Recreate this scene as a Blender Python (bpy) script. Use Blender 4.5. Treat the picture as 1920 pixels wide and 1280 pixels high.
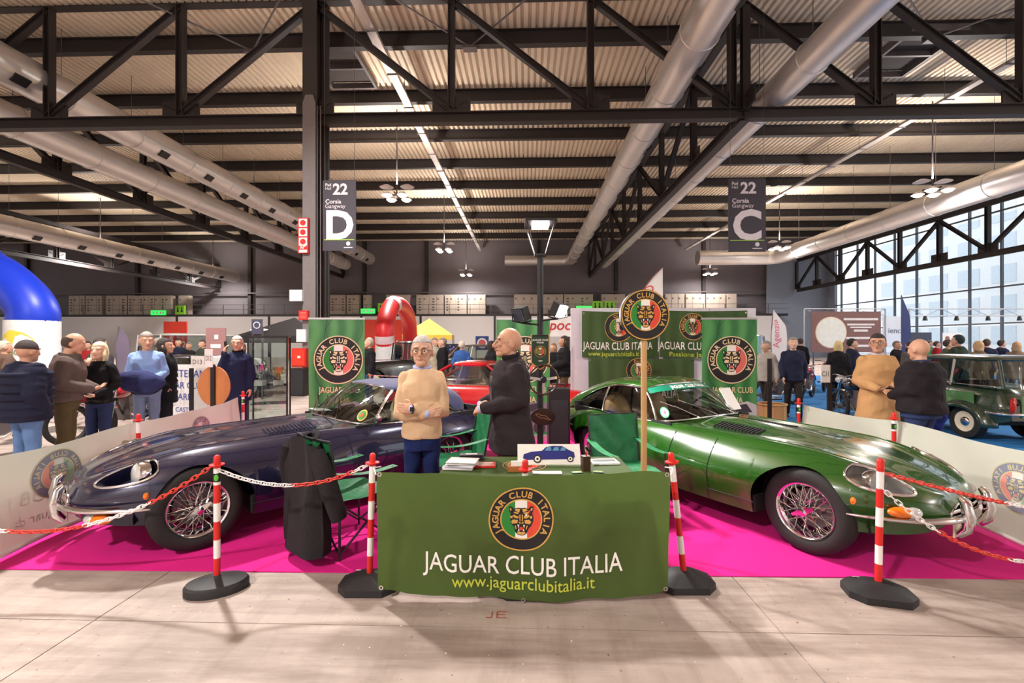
import bpy, bmesh, math, random
import numpy as np
from mathutils import Vector, Matrix
random.seed(7); RNG = np.random.default_rng(7)
PI = math.pi
for o in list(bpy.data.objects): bpy.data.objects.remove(o)
SC = bpy.context.scene
COL = SC.collection

# ------------------------------------------------------------------ camera, world, exposure
FPX, CAMH, HORIZ, YAW = 853.0, 1.65, 640.0, math.radians(1.68)
cam = bpy.data.objects.new('camera', bpy.data.cameras.new('camera')); COL.objects.link(cam)
cam.data.sensor_width = 36.0; cam.data.lens = 36.0 * FPX / 1920.0
cam.data.clip_start = 0.05; cam.data.clip_end = 300
cam.location = (0, 0, CAMH); cam.rotation_euler = (PI / 2, 0, YAW)
SC.camera = cam
SC.view_settings.view_transform = 'Standard'; SC.view_settings.look = 'None'
SC.view_settings.gamma = 1.0; SC.view_settings.use_curve_mapping = False
SC.view_settings.exposure = 0.45
W = bpy.data.worlds.new('world'); SC.world = W; W.use_nodes = True
W.node_tree.nodes['Background'].inputs[0].default_value = (0.93, 0.965, 1.0, 1)
W.node_tree.nodes['Background'].inputs[1].default_value = 1.3
LAMP_W = 1150.0          # power of one ceiling lamp cluster

def cw(r, d, z=0.0):
    """camera-aligned ground frame (metres right of the lens, metres in front of it) -> world"""
    c, s = math.cos(YAW), math.sin(YAW)
    return Vector((r * c - d * s, r * s + d * c, z))
def P(px, py, d):
    return cw((px - 960) / FPX * d, d, CAMH + (HORIZ - py) / FPX * d)
def PH(px, py, Y):
    """point on the hall plane y = Y"""
    return P(px, py, Y / (math.cos(YAW) + (px - 960) / FPX * math.sin(YAW)))
def G(px, py, z=0.0):
    return P(px, py, FPX * (CAMH - z) / (py - HORIZ))

# ------------------------------------------------------------------ materials
def lin(c):
    return tuple(((v / 255) / 12.92 if v / 255 <= 0.04045 else ((v / 255 + 0.055) / 1.055) ** 2.4) for v in c[:3]) + (1.0,)
MATS = {}
def mat(name, col, rough=0.6, metal=0.0, var=0.08, scale=6.0, bump=0.0, bscale=40.0, coat=0.0, emit=0.0, spec=0.5, sheen=0.0, trans=0.0, stretch=None):
    if name in MATS: return MATS[name]
    m = bpy.data.materials.new(name); m.use_nodes = True
    nt = m.node_tree; b = nt.nodes['Principled BSDF']
    b.inputs['Roughness'].default_value = rough; b.inputs['Metallic'].default_value = metal
    b.inputs['Specular IOR Level'].default_value = spec
    b.inputs['Coat Weight'].default_value = coat; b.inputs['Coat Roughness'].default_value = 0.03
    b.inputs['Sheen Weight'].default_value = sheen
    L = lin(col)
    tc = nt.nodes.new('ShaderNodeTexCoord')
    src = tc.outputs['Object']
    if stretch:
        mp = nt.nodes.new('ShaderNodeMapping'); mp.inputs['Scale'].default_value = stretch
        nt.links.new(src, mp.inputs[0]); src = mp.outputs[0]
    if var > 0:
        n = nt.nodes.new('ShaderNodeTexNoise'); n.inputs['Scale'].default_value = scale; n.inputs['Detail'].default_value = 4
        nt.links.new(src, n.inputs['Vector'])
        r = nt.nodes.new('ShaderNodeMix'); r.data_type = 'RGBA'
        r.inputs[6].default_value = tuple(max(0, v * (1 - var * 1.6)) for v in L[:3]) + (1,)
        r.inputs[7].default_value = tuple(min(1, v * (1 + var * 1.6)) for v in L[:3]) + (1,)
        nt.links.new(n.outputs['Fac'], r.inputs[0]); nt.links.new(r.outputs[2], b.inputs['Base Color'])
    else:
        b.inputs['Base Color'].default_value = L
    if bump > 0:
        n2 = nt.nodes.new('ShaderNodeTexNoise'); n2.inputs['Scale'].default_value = bscale; n2.inputs['Detail'].default_value = 3
        nt.links.new(src, n2.inputs['Vector'])
        bp = nt.nodes.new('ShaderNodeBump'); bp.inputs['Strength'].default_value = bump; bp.inputs['Distance'].default_value = 0.02
        nt.links.new(n2.outputs['Fac'], bp.inputs['Height']); nt.links.new(bp.outputs[0], b.inputs['Normal'])
    if emit > 0:
        b.inputs['Emission Color'].default_value = L; b.inputs['Emission Strength'].default_value = emit
    if trans > 0:      # thin cloth that lets light through
        t = nt.nodes.new('ShaderNodeBsdfTranslucent'); mx = nt.nodes.new('ShaderNodeMixShader'); mx.inputs[0].default_value = trans
        t.inputs[0].default_value = L
        nt.links.new(b.outputs[0], mx.inputs[1]); nt.links.new(t.outputs[0], mx.inputs[2])
        nt.links.new(mx.outputs[0], nt.nodes['Material Output'].inputs[0])
    MATS[name] = m
    return m
def glass(name, tint=(235, 240, 240), refl=0.10, rough=0.0, graze=0.7):
    if name in MATS: return MATS[name]
    m = bpy.data.materials.new(name); m.use_nodes = True; nt = m.node_tree
    nt.nodes.remove(nt.nodes['Principled BSDF'])
    t = nt.nodes.new('ShaderNodeBsdfTransparent'); t.inputs[0].default_value = lin(tint)
    g = nt.nodes.new('ShaderNodeBsdfGlossy'); g.inputs['Roughness'].default_value = rough
    fr = nt.nodes.new('ShaderNodeLayerWeight'); fr.inputs[0].default_value = 0.5
    pw = nt.nodes.new('ShaderNodeMath'); pw.operation = 'POWER'; pw.inputs[1].default_value = 4.0
    nt.links.new(fr.outputs['Facing'], pw.inputs[0])
    ad = nt.nodes.new('ShaderNodeMath'); ad.operation = 'MULTIPLY_ADD'; ad.inputs[1].default_value = graze; ad.inputs[2].default_value = refl; ad.use_clamp = True
    mx = nt.nodes.new('ShaderNodeMixShader')
    nt.links.new(pw.outputs[0], ad.inputs[0]); nt.links.new(ad.outputs[0], mx.inputs[0])
    nt.links.new(t.outputs[0], mx.inputs[1]); nt.links.new(g.outputs[0], mx.inputs[2])
    nt.links.new(mx.outputs[0], nt.nodes['Material Output'].inputs[0])
    MATS[name] = m
    return m

# ------------------------------------------------------------------ mesh building
class MB:
    def __init__(s): s.v = []; s.f = []; s.m = []
    def add(s, vs, fs, mi=0):
        b = len(s.v); s.v.extend(tuple(map(float, v)) for v in vs)
        for f in fs: s.f.append(tuple(i + b for i in f)); s.m.append(mi)
        return s
    def box(s, c, sz, rz=0.0, mi=0, M=None):
        x, y, z = sz[0] / 2, sz[1] / 2, sz[2] / 2
        vs = [Vector((i * x, j * y, k * z)) for k in (-1, 1) for j in (-1, 1) for i in (-1, 1)]
        R = Matrix.Rotation(rz, 3, 'Z') if M is None else M
        return s.add([R @ v + Vector(c) for v in vs], [(0, 2, 3, 1), (4, 5, 7, 6), (0, 1, 5, 4), (2, 6, 7, 3), (0, 4, 6, 2), (1, 3, 7, 5)], mi)
    def beam(s, a, b, w, h, mi=0, up=(0, 0, 1)):
        a, b = Vector(a), Vector(b); d = b - a; L = d.length; d = d / L
        u = Vector(up)
        if abs(d.dot(u)) > 0.97: u = Vector((1, 0, 0))
        sx = d.cross(u).normalized(); uu = sx.cross(d)
        M = Matrix((sx, d, uu)).transposed()
        return s.box((a + b) / 2, (w, L, h), M=M, mi=mi)
    def ibeam(s, a, b, w, h, t=0.03, mi=0, up=(0, 0, 1)):
        a, b = Vector(a), Vector(b); d = (b - a).normalized(); u = Vector(up)
        if abs(d.dot(u)) > 0.97: u = Vector((0, 1, 0))
        sx = d.cross(u).normalized(); uu = sx.cross(d)
        s.beam(a + uu * (h / 2 - t / 2), b + uu * (h / 2 - t / 2), w, t, mi, u)
        s.beam(a - uu * (h / 2 - t / 2), b - uu * (h / 2 - t / 2), w, t, mi, u)
        return s.beam(a, b, t, h - 2 * t, mi, u)
    def tube(s, path, r, n=8, closed=False, cap=True, mi=0, flat=1.0):
        pts = [Vector(p) for p in path]; N = len(pts)
        rs = r if hasattr(r, '__len__') else [r] * N
        vs, fs = [], []; up = None
        for i, p in enumerate(pts):
            if closed: t = pts[(i + 1) % N] - pts[i - 1]
            else: t = pts[min(i + 1, N - 1)] - pts[max(i - 1, 0)]
            t = t.normalized() if t.length > 1e-9 else Vector((0, 0, 1))
            if up is None:
                up = Vector((0, 0, 1)) if abs(t.z) < 0.9 else Vector((1, 0, 0))
            sx = t.cross(up)
            if sx.length < 1e-6: sx = t.cross(Vector((0, 1, 0)))
            sx.normalize(); up = sx.cross(t).normalized()
            for k in range(n):
                a = 2 * PI * k / n
                vs.append(p + sx * (math.cos(a) * rs[i]) + up * (math.sin(a) * rs[i] * flat))
        for i in range(N if closed else N - 1):
            for k in range(n):
                j = (i + 1) % N
                fs.append((i * n + k, i * n + (k + 1) % n, j * n + (k + 1) % n, j * n + k))
        if cap and not closed:
            fs.append(tuple(range(n - 1, -1, -1))); fs.append(tuple((N - 1) * n + k for k in range(n)))
        return s.add(vs, fs, mi)
    def lathe(s, prof, n=24, M=None, mi=0, a0=0.0, a1=2 * PI):
        """prof: [(radius, z)]; turned about local z"""
        full = abs(a1 - a0 - 2 * PI) < 1e-6; m = n if full else n + 1
        vs, fs = [], []
        for k in range(m):
            a = a0 + (a1 - a0) * k / n
            for r, z in prof: vs.append(Vector((r * math.cos(a), r * math.sin(a), z)))
        q = len(prof)
        for k in range(n):
            j = (k + 1) % m
            for i in range(q - 1): fs.append((k * q + i, j * q + i, j * q + i + 1, k * q + i + 1))
        if M is not None: vs = [M @ v for v in vs]
        return s.add(vs, fs, mi)
    def grid(s, fn, nu, nv, mi=0, keep=None, cu=False):
        vs = [fn(i / nu, j / nv) for i in range(nu + (0 if cu else 1)) for j in range(nv + 1)]
        q = nv + 1; mm = nu if cu else nu + 1
        fs = [(i * q + j, ((i + 1) % mm) * q + j, ((i + 1) % mm) * q + j + 1, i * q + j + 1) for i in range(nu) for j in range(nv)
              if keep is None or keep((i + .5) / nu, (j + .5) / nv)]
        return s.add(vs, fs, mi)
    def prism(s, poly, th, M=None, mi=0):
        """2-D outline (x, y), extruded along local z from 0 to th"""
        n = len(poly)
        vs = [Vector((p[0], p[1], 0)) for p in poly] + [Vector((p[0], p[1], th)) for p in poly]
        if M is not None: vs = [M @ v for v in vs]
        fs = [tuple(range(n - 1, -1, -1)), tuple(range(n, 2 * n))] + [(i, (i + 1) % n, n + (i + 1) % n, n + i) for i in range(n)]
        return s.add(vs, fs, mi)
    def ball(s, c, r, n=12, m=8, mi=0, M=None):
        r = r if hasattr(r, '__len__') else (r, r, r)
        vs, fs = [], []
        for j in range(m + 1):
            th = PI * j / m
            for i in range(n):
                a = 2 * PI * i / n
                p = Vector((r[0] * math.sin(th) * math.cos(a), r[1] * math.sin(th) * math.sin(a), r[2] * math.cos(th)))
                if M is not None: p = M @ p
                vs.append(p + Vector(c))
        for j in range(m):
            for i in range(n): fs.append((j * n + i, (j + 1) * n + i, (j + 1) * n + (i + 1) % n, j * n + (i + 1) % n))
        return s.add(vs, fs, mi)
    def mesh(s, name):
        me = bpy.data.meshes.new(name); me.from_pydata(s.v, [], s.f)
        if any(s.m): me.polygons.foreach_set('material_index', s.m)
        return me
    def build(s, name, mats, parent=None, smooth=35, world=False):
        me = s.mesh(name)
        if smooth is not None:
            me.polygons.foreach_set('use_smooth', [True] * len(me.polygons))
            me.update()
            if smooth < 180: me.set_sharp_from_angle(angle=math.radians(smooth))
        return obj(name, me, mats, parent, world)
def obj(name, me, mats, parent=None, world=False):
    for m in (mats if isinstance(mats, (list, tuple)) else [mats]):
        if m is not None: me.materials.append(m)
    o = bpy.data.objects.new(name, me); COL.objects.link(o)
    if parent is not None:
        o.parent = parent
        if world: o.matrix_parent_inverse = parent.matrix_basis.inverted()
    return o
def tag(o, label=None, cat=None, group=None, kind=None):
    if label: o['label'] = label
    if cat: o['category'] = cat
    if group: o['group'] = group
    if kind: o['kind'] = kind
    return o
def thing(name, label, cat, loc=(0, 0, 0), rz=0.0, group=None):
    o = bpy.data.objects.new(name, None); COL.objects.link(o); o.empty_display_size = 0.1
    o.location = loc; o.rotation_euler = (0, 0, rz)
    return tag(o, label, cat, group)
def struct(o): o['kind'] = 'structure'; return o
def dup(o, parent=None):
    c = o.copy(); COL.objects.link(c); c.parent = parent
    for ch in list(o.children): dup(ch, c)
    return c

# ------------------------------------------------------------------ lettering and the round club emblem
_TX = {}
def text2d(s, size=1.0, bold=0.0, spacing=1.0, shear=0.0):
    """flat lettering: (verts [(x, y)], faces, width), centred on x, baseline at y = 0"""
    k = (s, bold, spacing, shear)
    if k not in _TX:
        cu = bpy.data.curves.new('lettering', 'FONT'); cu.body = s; cu.size = 1; cu.offset = bold
        cu.space_character = spacing; cu.shear = shear; cu.align_x = 'CENTER'; cu.resolution_u = 3
        ob = bpy.data.objects.new('lettering', cu); me = bpy.data.meshes.new_from_object(ob)
        vs = [(v.co.x, v.co.y) for v in me.vertices]; fs = [tuple(p.vertices) for p in me.polygons]
        bpy.data.objects.remove(ob); bpy.data.curves.remove(cu); bpy.data.meshes.remove(me)
        _TX[k] = (vs, fs)
    vs, fs = _TX[k]
    w = (max(v[0] for v in vs) - min(v[0] for v in vs)) * size if vs else 0
    return [(x * size, y * size) for x, y in vs], fs, w
def put_text(mb, s, M, size, mi=0, bold=0.0, width=None, spacing=1.0, shear=0.0, f=None):
    """M: Matrix whose local x/y plane carries the text, or f(x, y) -> 3-D point"""
    vs, fs, w = text2d(s, size, bold, spacing, shear)
    k = (width / w) if width and w > 0 else 1.0
    pts = [(f(x * k, y) if f else M @ Vector((x * k, y, 0))) for x, y in vs]
    mb.add(pts, fs, mi)
def arc_text(mb, s, R, a0, a1, size, f, mi=0, bold=0.02):
    """letters set around a circle of radius R, from angle a0 to a1 (clockwise), feet towards the centre"""
    n = len(s)
    for i, ch in enumerate(s):
        if ch == ' ': continue
        a = a0 + (a1 - a0) * i / (n - 1); ca, sa = math.cos(a - PI / 2), math.sin(a - PI / 2)
        cx, cy = R * math.cos(a), R * math.sin(a)
        vs, fs, w = text2d(ch, size, bold)
        mb.add([f(cx + x * ca - y * sa, cy + x * sa + y * ca) for x, y in vs], fs, mi)
EM_MATS = None
def emblem_mats():
    global EM_MATS
    if EM_MATS is None:
        EM_MATS = [mat('emblem_black', (24, 20, 24), 0.6, var=0.05), mat('emblem_gold', (205, 160, 80), 0.5, var=0.05),
                   mat('emblem_green', (40, 130, 50), 0.6, var=0.05), mat('emblem_white', (235, 230, 225), 0.6, var=0.03),
                   mat('emblem_red', (215, 70, 50), 0.6, var=0.05)]
    return EM_MATS
def emblem(R, f, hi=True):
    """round club badge in the plane f(x, y, layer): dark ring with gold letters, tricolour disc and a snarling cat's head"""
    mb = MB()
    def disc(r, mi, ly, r0=0.0, n=48):
        vs = []; fs = []
        for i in range(n):
            a = 2 * PI * i / n
            vs += [f(r0 * math.cos(a), r0 * math.sin(a), ly), f(r * math.cos(a), r * math.sin(a), ly)]
        for i in range(n):
            j = (i + 1) % n; fs.append((2 * i, 2 * i + 1, 2 * j + 1, 2 * j))
        mb.add(vs, fs, mi)
    disc(R, 1, 1, R * 0.955); disc(R * 0.96, 0, 1, R * 0.635); disc(R * 0.645, 1, 1.2, R * 0.605)
    ri = R * 0.61
    for mi, x0, x1 in ((2, -1, -0.30), (3, -0.30, 0.30), (4, 0.30, 1)):
        vs, fs = [], []
        for i in range(13):
            x = (x0 + (x1 - x0) * i / 12) * ri; h = math.sqrt(max(0, ri * ri - x * x))
            vs += [f(x, -h, 1), f(x, h, 1)]
        mb.add(vs, [(2 * i, 2 * i + 2, 2 * i + 3, 2 * i + 1) for i in range(12)], mi)
    arc_text(mb, 'JAGUAR CLUB ITALIA', R * 0.70, math.radians(208), math.radians(-28), R * 0.27, lambda x, y: f(x, y, 1.6), 1, 0.025)
    def poly(pts, mi, ly, mirror=False):
        for sgn in ((1, -1) if mirror else (1,)):
            q = [f(x * sgn * R, y * R, ly) for x, y in pts]
            if sgn < 0: q.reverse()
            mb.add(q, [tuple(range(len(q)))], mi)
    # head outline, one side then mirrored
    half = [(0, .36), (.12, .37), (.22, .33), (.29, .41), (.38, .40), (.37, .27), (.33, .19), (.37, .08), (.36, -.06), (.31, -.18), (.22, -.28), (.17, -.43), (.08, -.50), (0, -.51)]
    out = half + [(-x, y) for x, y in reversed(half[1:-1])]
    c = (0, -.05)
    mb.add([f(c[0] * R, c[1] * R, 2)] + [f(x * R, y * R, 2) for x, y in out], [(0, (i + 1) % len(out) + 1, i + 1) for i in range(len(out))], 0)
    for pts, mi in (([(.07, .08), (.22, .15), (.27, .12), (.20, .05), (.10, .03)], 1), ([(.03, .33), (.15, .34), (.20, .29), (.06, .22)], 1),
                    ([(.30, .36), (.35, .36), (.34, .28), (.30, .27)], 1), ([(0.02, .17), (.06, .14), (.05, -.04), (.02, -.06)], 1),
                    ([(.10, -.02), (.24, .0), (.31, -.06), (.27, -.14), (.12, -.12)], 1), ([(.26, .10), (.34, .12), (.33, .04), (.27, .03)], 1),
                    ([(.03, -.08), (.09, -.08), (.05, -.13), (.0, -.13)], 1), ([(.0, -.40), (.11, -.38), (.13, -.44), (.06, -.48), (0, -.48)], 1),
                    ([(.07, .21), (.19, .25), (.24, .21), (.10, .17)], 1), ([(.16, -.20), (.20, -.18), (.17, -.30), (.14, -.32)], 1),
                    ([(.055, -.17), (.115, -.16), (.09, -.28)], 3), ([(.05, -.37), (.10, -.36), (.075, -.28)], 3)):
        poly(pts, mi, 3, True)
    poly([(-.05, -.24), (.05, -.24), (.06, -.34), (-.06, -.34)], 4, 3)
    return mb

def pchip(keys):
    """smooth curve through (x, value) keys without overshoot"""
    ks = sorted(keys); X = np.array([k[0] for k in ks], float); Y = np.array([k[1] for k in ks], float)
    h = np.diff(X); dl = np.diff(Y) / h; d = np.zeros(len(X))
    for i in range(1, len(X) - 1):
        if dl[i - 1] * dl[i] > 0:
            w1, w2 = 2 * h[i] + h[i - 1], h[i] + 2 * h[i - 1]
            d[i] = (w1 + w2) / (w1 / dl[i - 1] + w2 / dl[i])
    d[0], d[-1] = dl[0], dl[-1]
    def fn(x):
        x = min(max(x, X[0]), X[-1]); i = min(max(int(np.searchsorted(X, x) - 1), 0), len(h) - 1)
        t = (x - X[i]) / h[i]
        return float((2 * t**3 - 3 * t**2 + 1) * Y[i] + (t**3 - 2 * t**2 + t) * h[i] * d[i] + (-2 * t**3 + 3 * t**2) * Y[i + 1] + (t**3 - t**2) * h[i] * d[i + 1])
    return fn
def catmull(pts, n=8, closed=False):
    pts = [Vector(p) for p in pts]; N = len(pts); out = []
    for i in range(N if closed else N - 1):
        if closed: p0, p1, p2, p3 = pts[i - 1], pts[i], pts[(i + 1) % N], pts[(i + 2) % N]
        else: p0, p1, p2, p3 = pts[max(i - 1, 0)], pts[i], pts[i + 1], pts[min(i + 2, N - 1)]
        for k in range(n):
            t = k / n
            out.append(0.5 * ((2 * p1) + (p2 - p0) * t + (2 * p0 - 5 * p1 + 4 * p2 - p3) * t * t + (3 * p1 - p0 - 3 * p2 + p3) * t**3))
    if not closed: out.append(pts[-1])
    return out
# ================================================================== THE HALL
def floor_mat():
    m = bpy.data.materials.new('concrete_floor'); m.use_nodes = True; nt = m.node_tree; b = nt.nodes['Principled BSDF']
    N = nt.nodes.new; Lk = nt.links.new
    tc = N('ShaderNodeTexCoord')
    def noise(sc, det, rough=0.6, stretch=None):
        n = N('ShaderNodeTexNoise'); n.inputs['Scale'].default_value = sc; n.inputs['Detail'].default_value = det; n.inputs['Roughness'].default_value = rough
        if stretch:
            mp = N('ShaderNodeMapping'); mp.inputs['Scale'].default_value = stretch; Lk(tc.outputs['Object'], mp.inputs[0]); Lk(mp.outputs[0], n.inputs['Vector'])
        else: Lk(tc.outputs['Object'], n.inputs['Vector'])
        return n
    def ramp(src, p0, p1, c0, c1):
        r = N('ShaderNodeValToRGB'); e = r.color_ramp.elements; e[0].position = p0; e[1].position = p1; e[0].color = c0; e[1].color = c1
        Lk(src, r.inputs[0]); return r
    def mul(a, b2, fac=1.0):
        x = N('ShaderNodeMix'); x.data_type = 'RGBA'; x.blend_type = 'MULTIPLY'; x.inputs[0].default_value = fac; Lk(a, x.inputs[6]); Lk(b2, x.inputs[7]); return x.outputs[2]
    base = ramp(noise(0.9, 8, 0.65).outputs['Fac'], 0.3, 0.7, lin((152, 136, 128)), lin((194, 178, 170)))
    streak = ramp(noise(1.1, 6, 0.7, (0.35, 3.2, 1)).outputs['Fac'], 0.36, 0.56, (0.62, 0.58, 0.56, 1), (1, 1, 1, 1))
    streak2 = ramp(noise(1.4, 7, 0.7, (4.0, 0.5, 1)).outputs['Fac'], 0.33, 0.5, (0.80, 0.77, 0.75, 1), (1, 1, 1, 1))
    spots = ramp(noise(26, 2, 0.5).outputs['Fac'], 0.24, 0.29, (0.42, 0.36, 0.34, 1), (1, 1, 1, 1))
    c = mul(mul(mul(base.outputs[0], streak.outputs[0]), streak2.outputs[0], 0.8), spots.outputs[0])
    sp = ramp(noise(34, 2, 0.5).outputs['Fac'], 0.735, 0.76, (0, 0, 0, 1), (1, 1, 1, 1))
    mx = N('ShaderNodeMix'); mx.data_type = 'RGBA'; Lk(sp.outputs[0], mx.inputs[0]); Lk(c, mx.inputs[6]); mx.inputs[7].default_value = lin((225, 220, 215))
    Lk(mx.outputs[2], b.inputs['Base Color'])
    b.inputs['Roughness'].default_value = 0.55
    bp = N('ShaderNodeBump'); bp.inputs['Strength'].default_value = 0.08; Lk(noise(60, 3).outputs['Fac'], bp.inputs['Height']); Lk(bp.outputs[0], b.inputs['Normal'])
    return m
M_STEEL = mat('dark_steel', (48, 41, 40), 0.55, 0.1, 0.10, 2.0)
M_STEELR = mat('grey_steel', (98, 90, 90), 0.5, 0.2, 0.08, 2.0)
M_DUCT = mat('galvanised_duct', (224, 218, 214), 0.32, 0.6, 0.06, 1.2)
M_BLACK = mat('black_paint', (26, 24, 26), 0.5, 0, 0.05)
M_WHITE = mat('white_paint', (232, 228, 226), 0.5, 0, 0.03)
M_DECK = mat('cream_roof_deck', (222, 205, 182), 0.6, 0.0, 0.07, 0.6, stretch=(1.5, 0.15, 1))
M_CHROME = mat('chrome', (225, 222, 225), 0.08, 1.0, 0.02)
M_RED = mat('signal_red', (205, 38, 30), 0.45, 0, 0.05)

# floor: slabs with recessed joints
SLABX = [-75, -50, -26, -9.0, -2.55, 1.45, 8.2, 20, 36]; SLABY = [-8, 1.75, 2.62, 9, 18, 28, 38, 51]
fl = bpy.data.objects.new('floor', None); COL.objects.link(fl); struct(fl)
M_FLOOR = floor_mat()
sub = MB(); sub.box((-20, 21, -0.06), (114, 62, 0.08)); struct(sub.build('floor_base', mat('joint_filler', (120, 105, 95), 0.9), fl))
for i in range(len(SLABX) - 1):
    for j in range(len(SLABY) - 1):
        g = 0.0035
        s = MB(); x0, x1, y0, y1 = SLABX[i] + g, SLABX[i + 1] - g, SLABY[j] + g, SLABY[j + 1] - g
        s.box(((x0 + x1) / 2, (y0 + y1) / 2, -0.01), (x1 - x0, y1 - y0, 0.02)); s.build('slab', M_FLOOR, fl)

# ceiling: trapezoidal deck with ribs in depth, and purlins across
DECKZ, PURZ, PURH = 12.86, 12.3, 0.55
ce = bpy.data.objects.new('ceiling', None); COL.objects.link(ce); struct(ce)
d = MB(); x = -64.0; vs = []; fs = []; y0, y1 = -8.0, 50.4
prof = []
while x < 34:
    prof += [(x, DECKZ), (x + 0.13, DECKZ), (x + 0.165, DECKZ + 0.11), (x + 0.225, DECKZ + 0.11)]; x += 0.26
for (a, z) in prof: vs += [(a, y0, z), (a, y1, z)]
fs = [(2 * i, 2 * i + 1, 2 * i + 3, 2 * i + 2) for i in range(len(prof) - 1)]
d.add(vs, fs); d.box((-15, 21, DECKZ + 0.3), (100, 60, 0.1)); d.build('roof_deck', M_DECK, ce, smooth=None)
PY = [16.4 + 3.82 * i for i in range(-4, 9)]
for y in PY:
    p = MB(); p.ibeam((-64, y, PURZ + PURH / 2), (34, y, PURZ + PURH / 2), 0.26, PURH, 0.03); p.build('purlin', M_STEEL, ce, smooth=None)

# column and trusses
TY, TB, TT = 14.7, 8.75, 12.95
XC = P(583, 300, TY).x
cl = thing('steel_column', 'tall dark steel column rising from the hall floor beside the fire hose box', 'column', (XC, TY, 0))
b = MB(); b.box((0, -0.27, 6.5), (0.46, 0.05, 13)); b.box((0, 0.27, 6.5), (0.80, 0.05, 13)); b.box((0, 0, 6.5), (0.10, 0.5, 13)); b.build('column_shaft', M_STEEL, cl, smooth=None)
b = MB(); b.box((0, -0.312, 4.55), (0.42, 0.03, 9.1)); b.prism([(-.21, 0), (.21, 0), (.21, .2), (.12, .45), (-.12, .45), (-.21, .2)], .03, Matrix.Translation((0, -.30, 9.1)) @ Matrix.Rotation(PI / 2, 4, 'X')); b.build('column_casing', mat('column_grey', (118, 110, 110), .5), cl, smooth=None)
b = MB()
for k in (0.26, 0.36): b.tube([(k, -0.3, 0), (k, -0.3, 9.2)], 0.02, 6)
b.build('conduit', M_STEELR, cl)

def truss(name, label, a, bdir, n, first, panel, zb, zt, flip, w=0.28, diag=None, group=None):
    """flat truss from point a along unit bdir; one mesh per chord, vertical, diagonal and gusset"""
    a = Vector(a); u = Vector(bdir); t = thing(name, label, 'roof truss', (a.x, a.y, 0), 0, group)
    end = first + panel * n
    m = MB(); m.ibeam(a + u * 0 + Vector((0, 0, zb)), a + u * end + Vector((0, 0, zb)), w, 0.36, 0.035); m.build('bottom_chord', M_STEEL, t, None, True)
    m = MB(); m.ibeam(a + Vector((0, 0, zt)), a + u * end + Vector((0, 0, zt)), w, 0.36, 0.035); m.build('top_chord', M_STEEL, t, None, True)
    sd = Vector((-u.y, u.x, 0))
    for i in range(n + 1):
        q = a + u * (first + panel * i)
        m = MB(); m.ibeam(q + Vector((0, 0, zb + .15)), q + Vector((0, 0, zt - .15)), 0.24, 0.22, 0.03, up=u)
        m.build('vertical_strut', M_STEEL, t, None, True)
        m = MB(); m.box(q + Vector((0, 0, zb + .42)), (1.25, .05, .55) if abs(u.x) > .5 else (.05, 1.25, .55))
        for sx in (-1, 1):
            for k in range(5):
                m.box(q + u * (sx * (.14 + .09 * k)) + Vector((0, 0, zb + .35 + .05 * k)), (.04, .12, .04) if abs(u.x) > .5 else (.12, .04, .04))
        m.build('gusset_plate', M_STEEL, t, None, True)
    for i in range(n):
        p0 = a + u * (first + panel * i); p1 = a + u * (first + panel * (i + 1))
        up = flip(i)
        lo, hi = (p0, p1) if up else (p1, p0)
        m = MB(); m.ibeam(lo + Vector((0, 0, zb + .25)), hi + Vector((0, 0, zt - .2)), 0.2, 0.2, 0.025); m.build('diagonal_brace', M_STEEL, t, None, True)
    return t
pan = 262 / FPX * TY
nl = 8
truss('roof_truss', 'dark bolted steel truss crossing the whole hall above the two cars', (XC - pan * nl, TY + .1, 0), (1, 0, 0), 15, 0, pan, TB + .18, TT, lambda i: i < nl)
truss('roof_truss', 'dark steel truss receding along the left half of the hall below the silver ducts', (-20.3, TY, 0), (0, 1, 0), 8, 0, 4.45, TB + .12, TT - .5, lambda i: False, 0.24)
truss('roof_truss', 'dark steel truss receding to the back wall right of the largest duct', (7.0, TY, 0), (0, 1, 0), 8, 0, 4.45, TB + .1, TT - .5, lambda i: i % 2 == 0, 0.30)
truss('roof_truss', 'slim far steel truss at the far left below the lowest duct', (-34.5, TY, 0), (0, 1, 0), 8, 0, 4.45, 7.6, 10.2, lambda i: i % 2 == 1, 0.2)
truss('roof_truss', 'lattice steel truss running in front of the bright glazed wall', (29.0, 16, 0), (0, 1, 0), 10, 0, 3.35, 7.1, 10.3, lambda i: i % 2 == 0, 0.2)

# air ducts
def duct(label, x, z, r, ya, yb, vents, turn=None, side=1):
    t = thing('air_duct', label, 'air duct', (x, ya, z), 0)
    path = [(x, ya, z), (x, yb - 1.0, z)]
    if turn is not None:
        s = 1 if turn > x else -1
        path += [(x + s * (1 - math.cos(a)), yb - 1 + math.sin(a), z) for a in (0.4, 0.8, 1.2)] + [(x + s * 1.0, yb, z), (turn, yb, z)]
    else: path += [(x, yb, z)]
    m = MB(); m.tube(path, r, 24, cap=True); m.build('duct_body', M_DUCT, t, 60, True)
    y = ya + 1.0; k = 0
    while y < yb - 1.2:
        m = MB(); m.tube([(x + r * 1.015 * math.cos(a), y, z + r * 1.015 * math.sin(a)) for a in np.linspace(0, 2 * PI, 25)[:-1]], 0.022, 6, closed=True); m.build('joint_ring', M_DUCT, t, 60, True)
        if vents:
            c = Vector((x + side * r * .72, y + 1.2, z - r * .72))
            m = MB(); m.box(c, (.30, .46, .07), M=Matrix.Rotation(side * -PI / 4 + (PI if side < 0 else 0) * 0, 3, 'Y')); m.build('air_outlet', M_BLACK, t, None, True)
        m = MB(); m.tube([(x, y, z + r), (x, y, DECKZ)], .012, 4); m.build('hanger_rod', M_STEELR, t, None, True)
        y += 2.9
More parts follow.
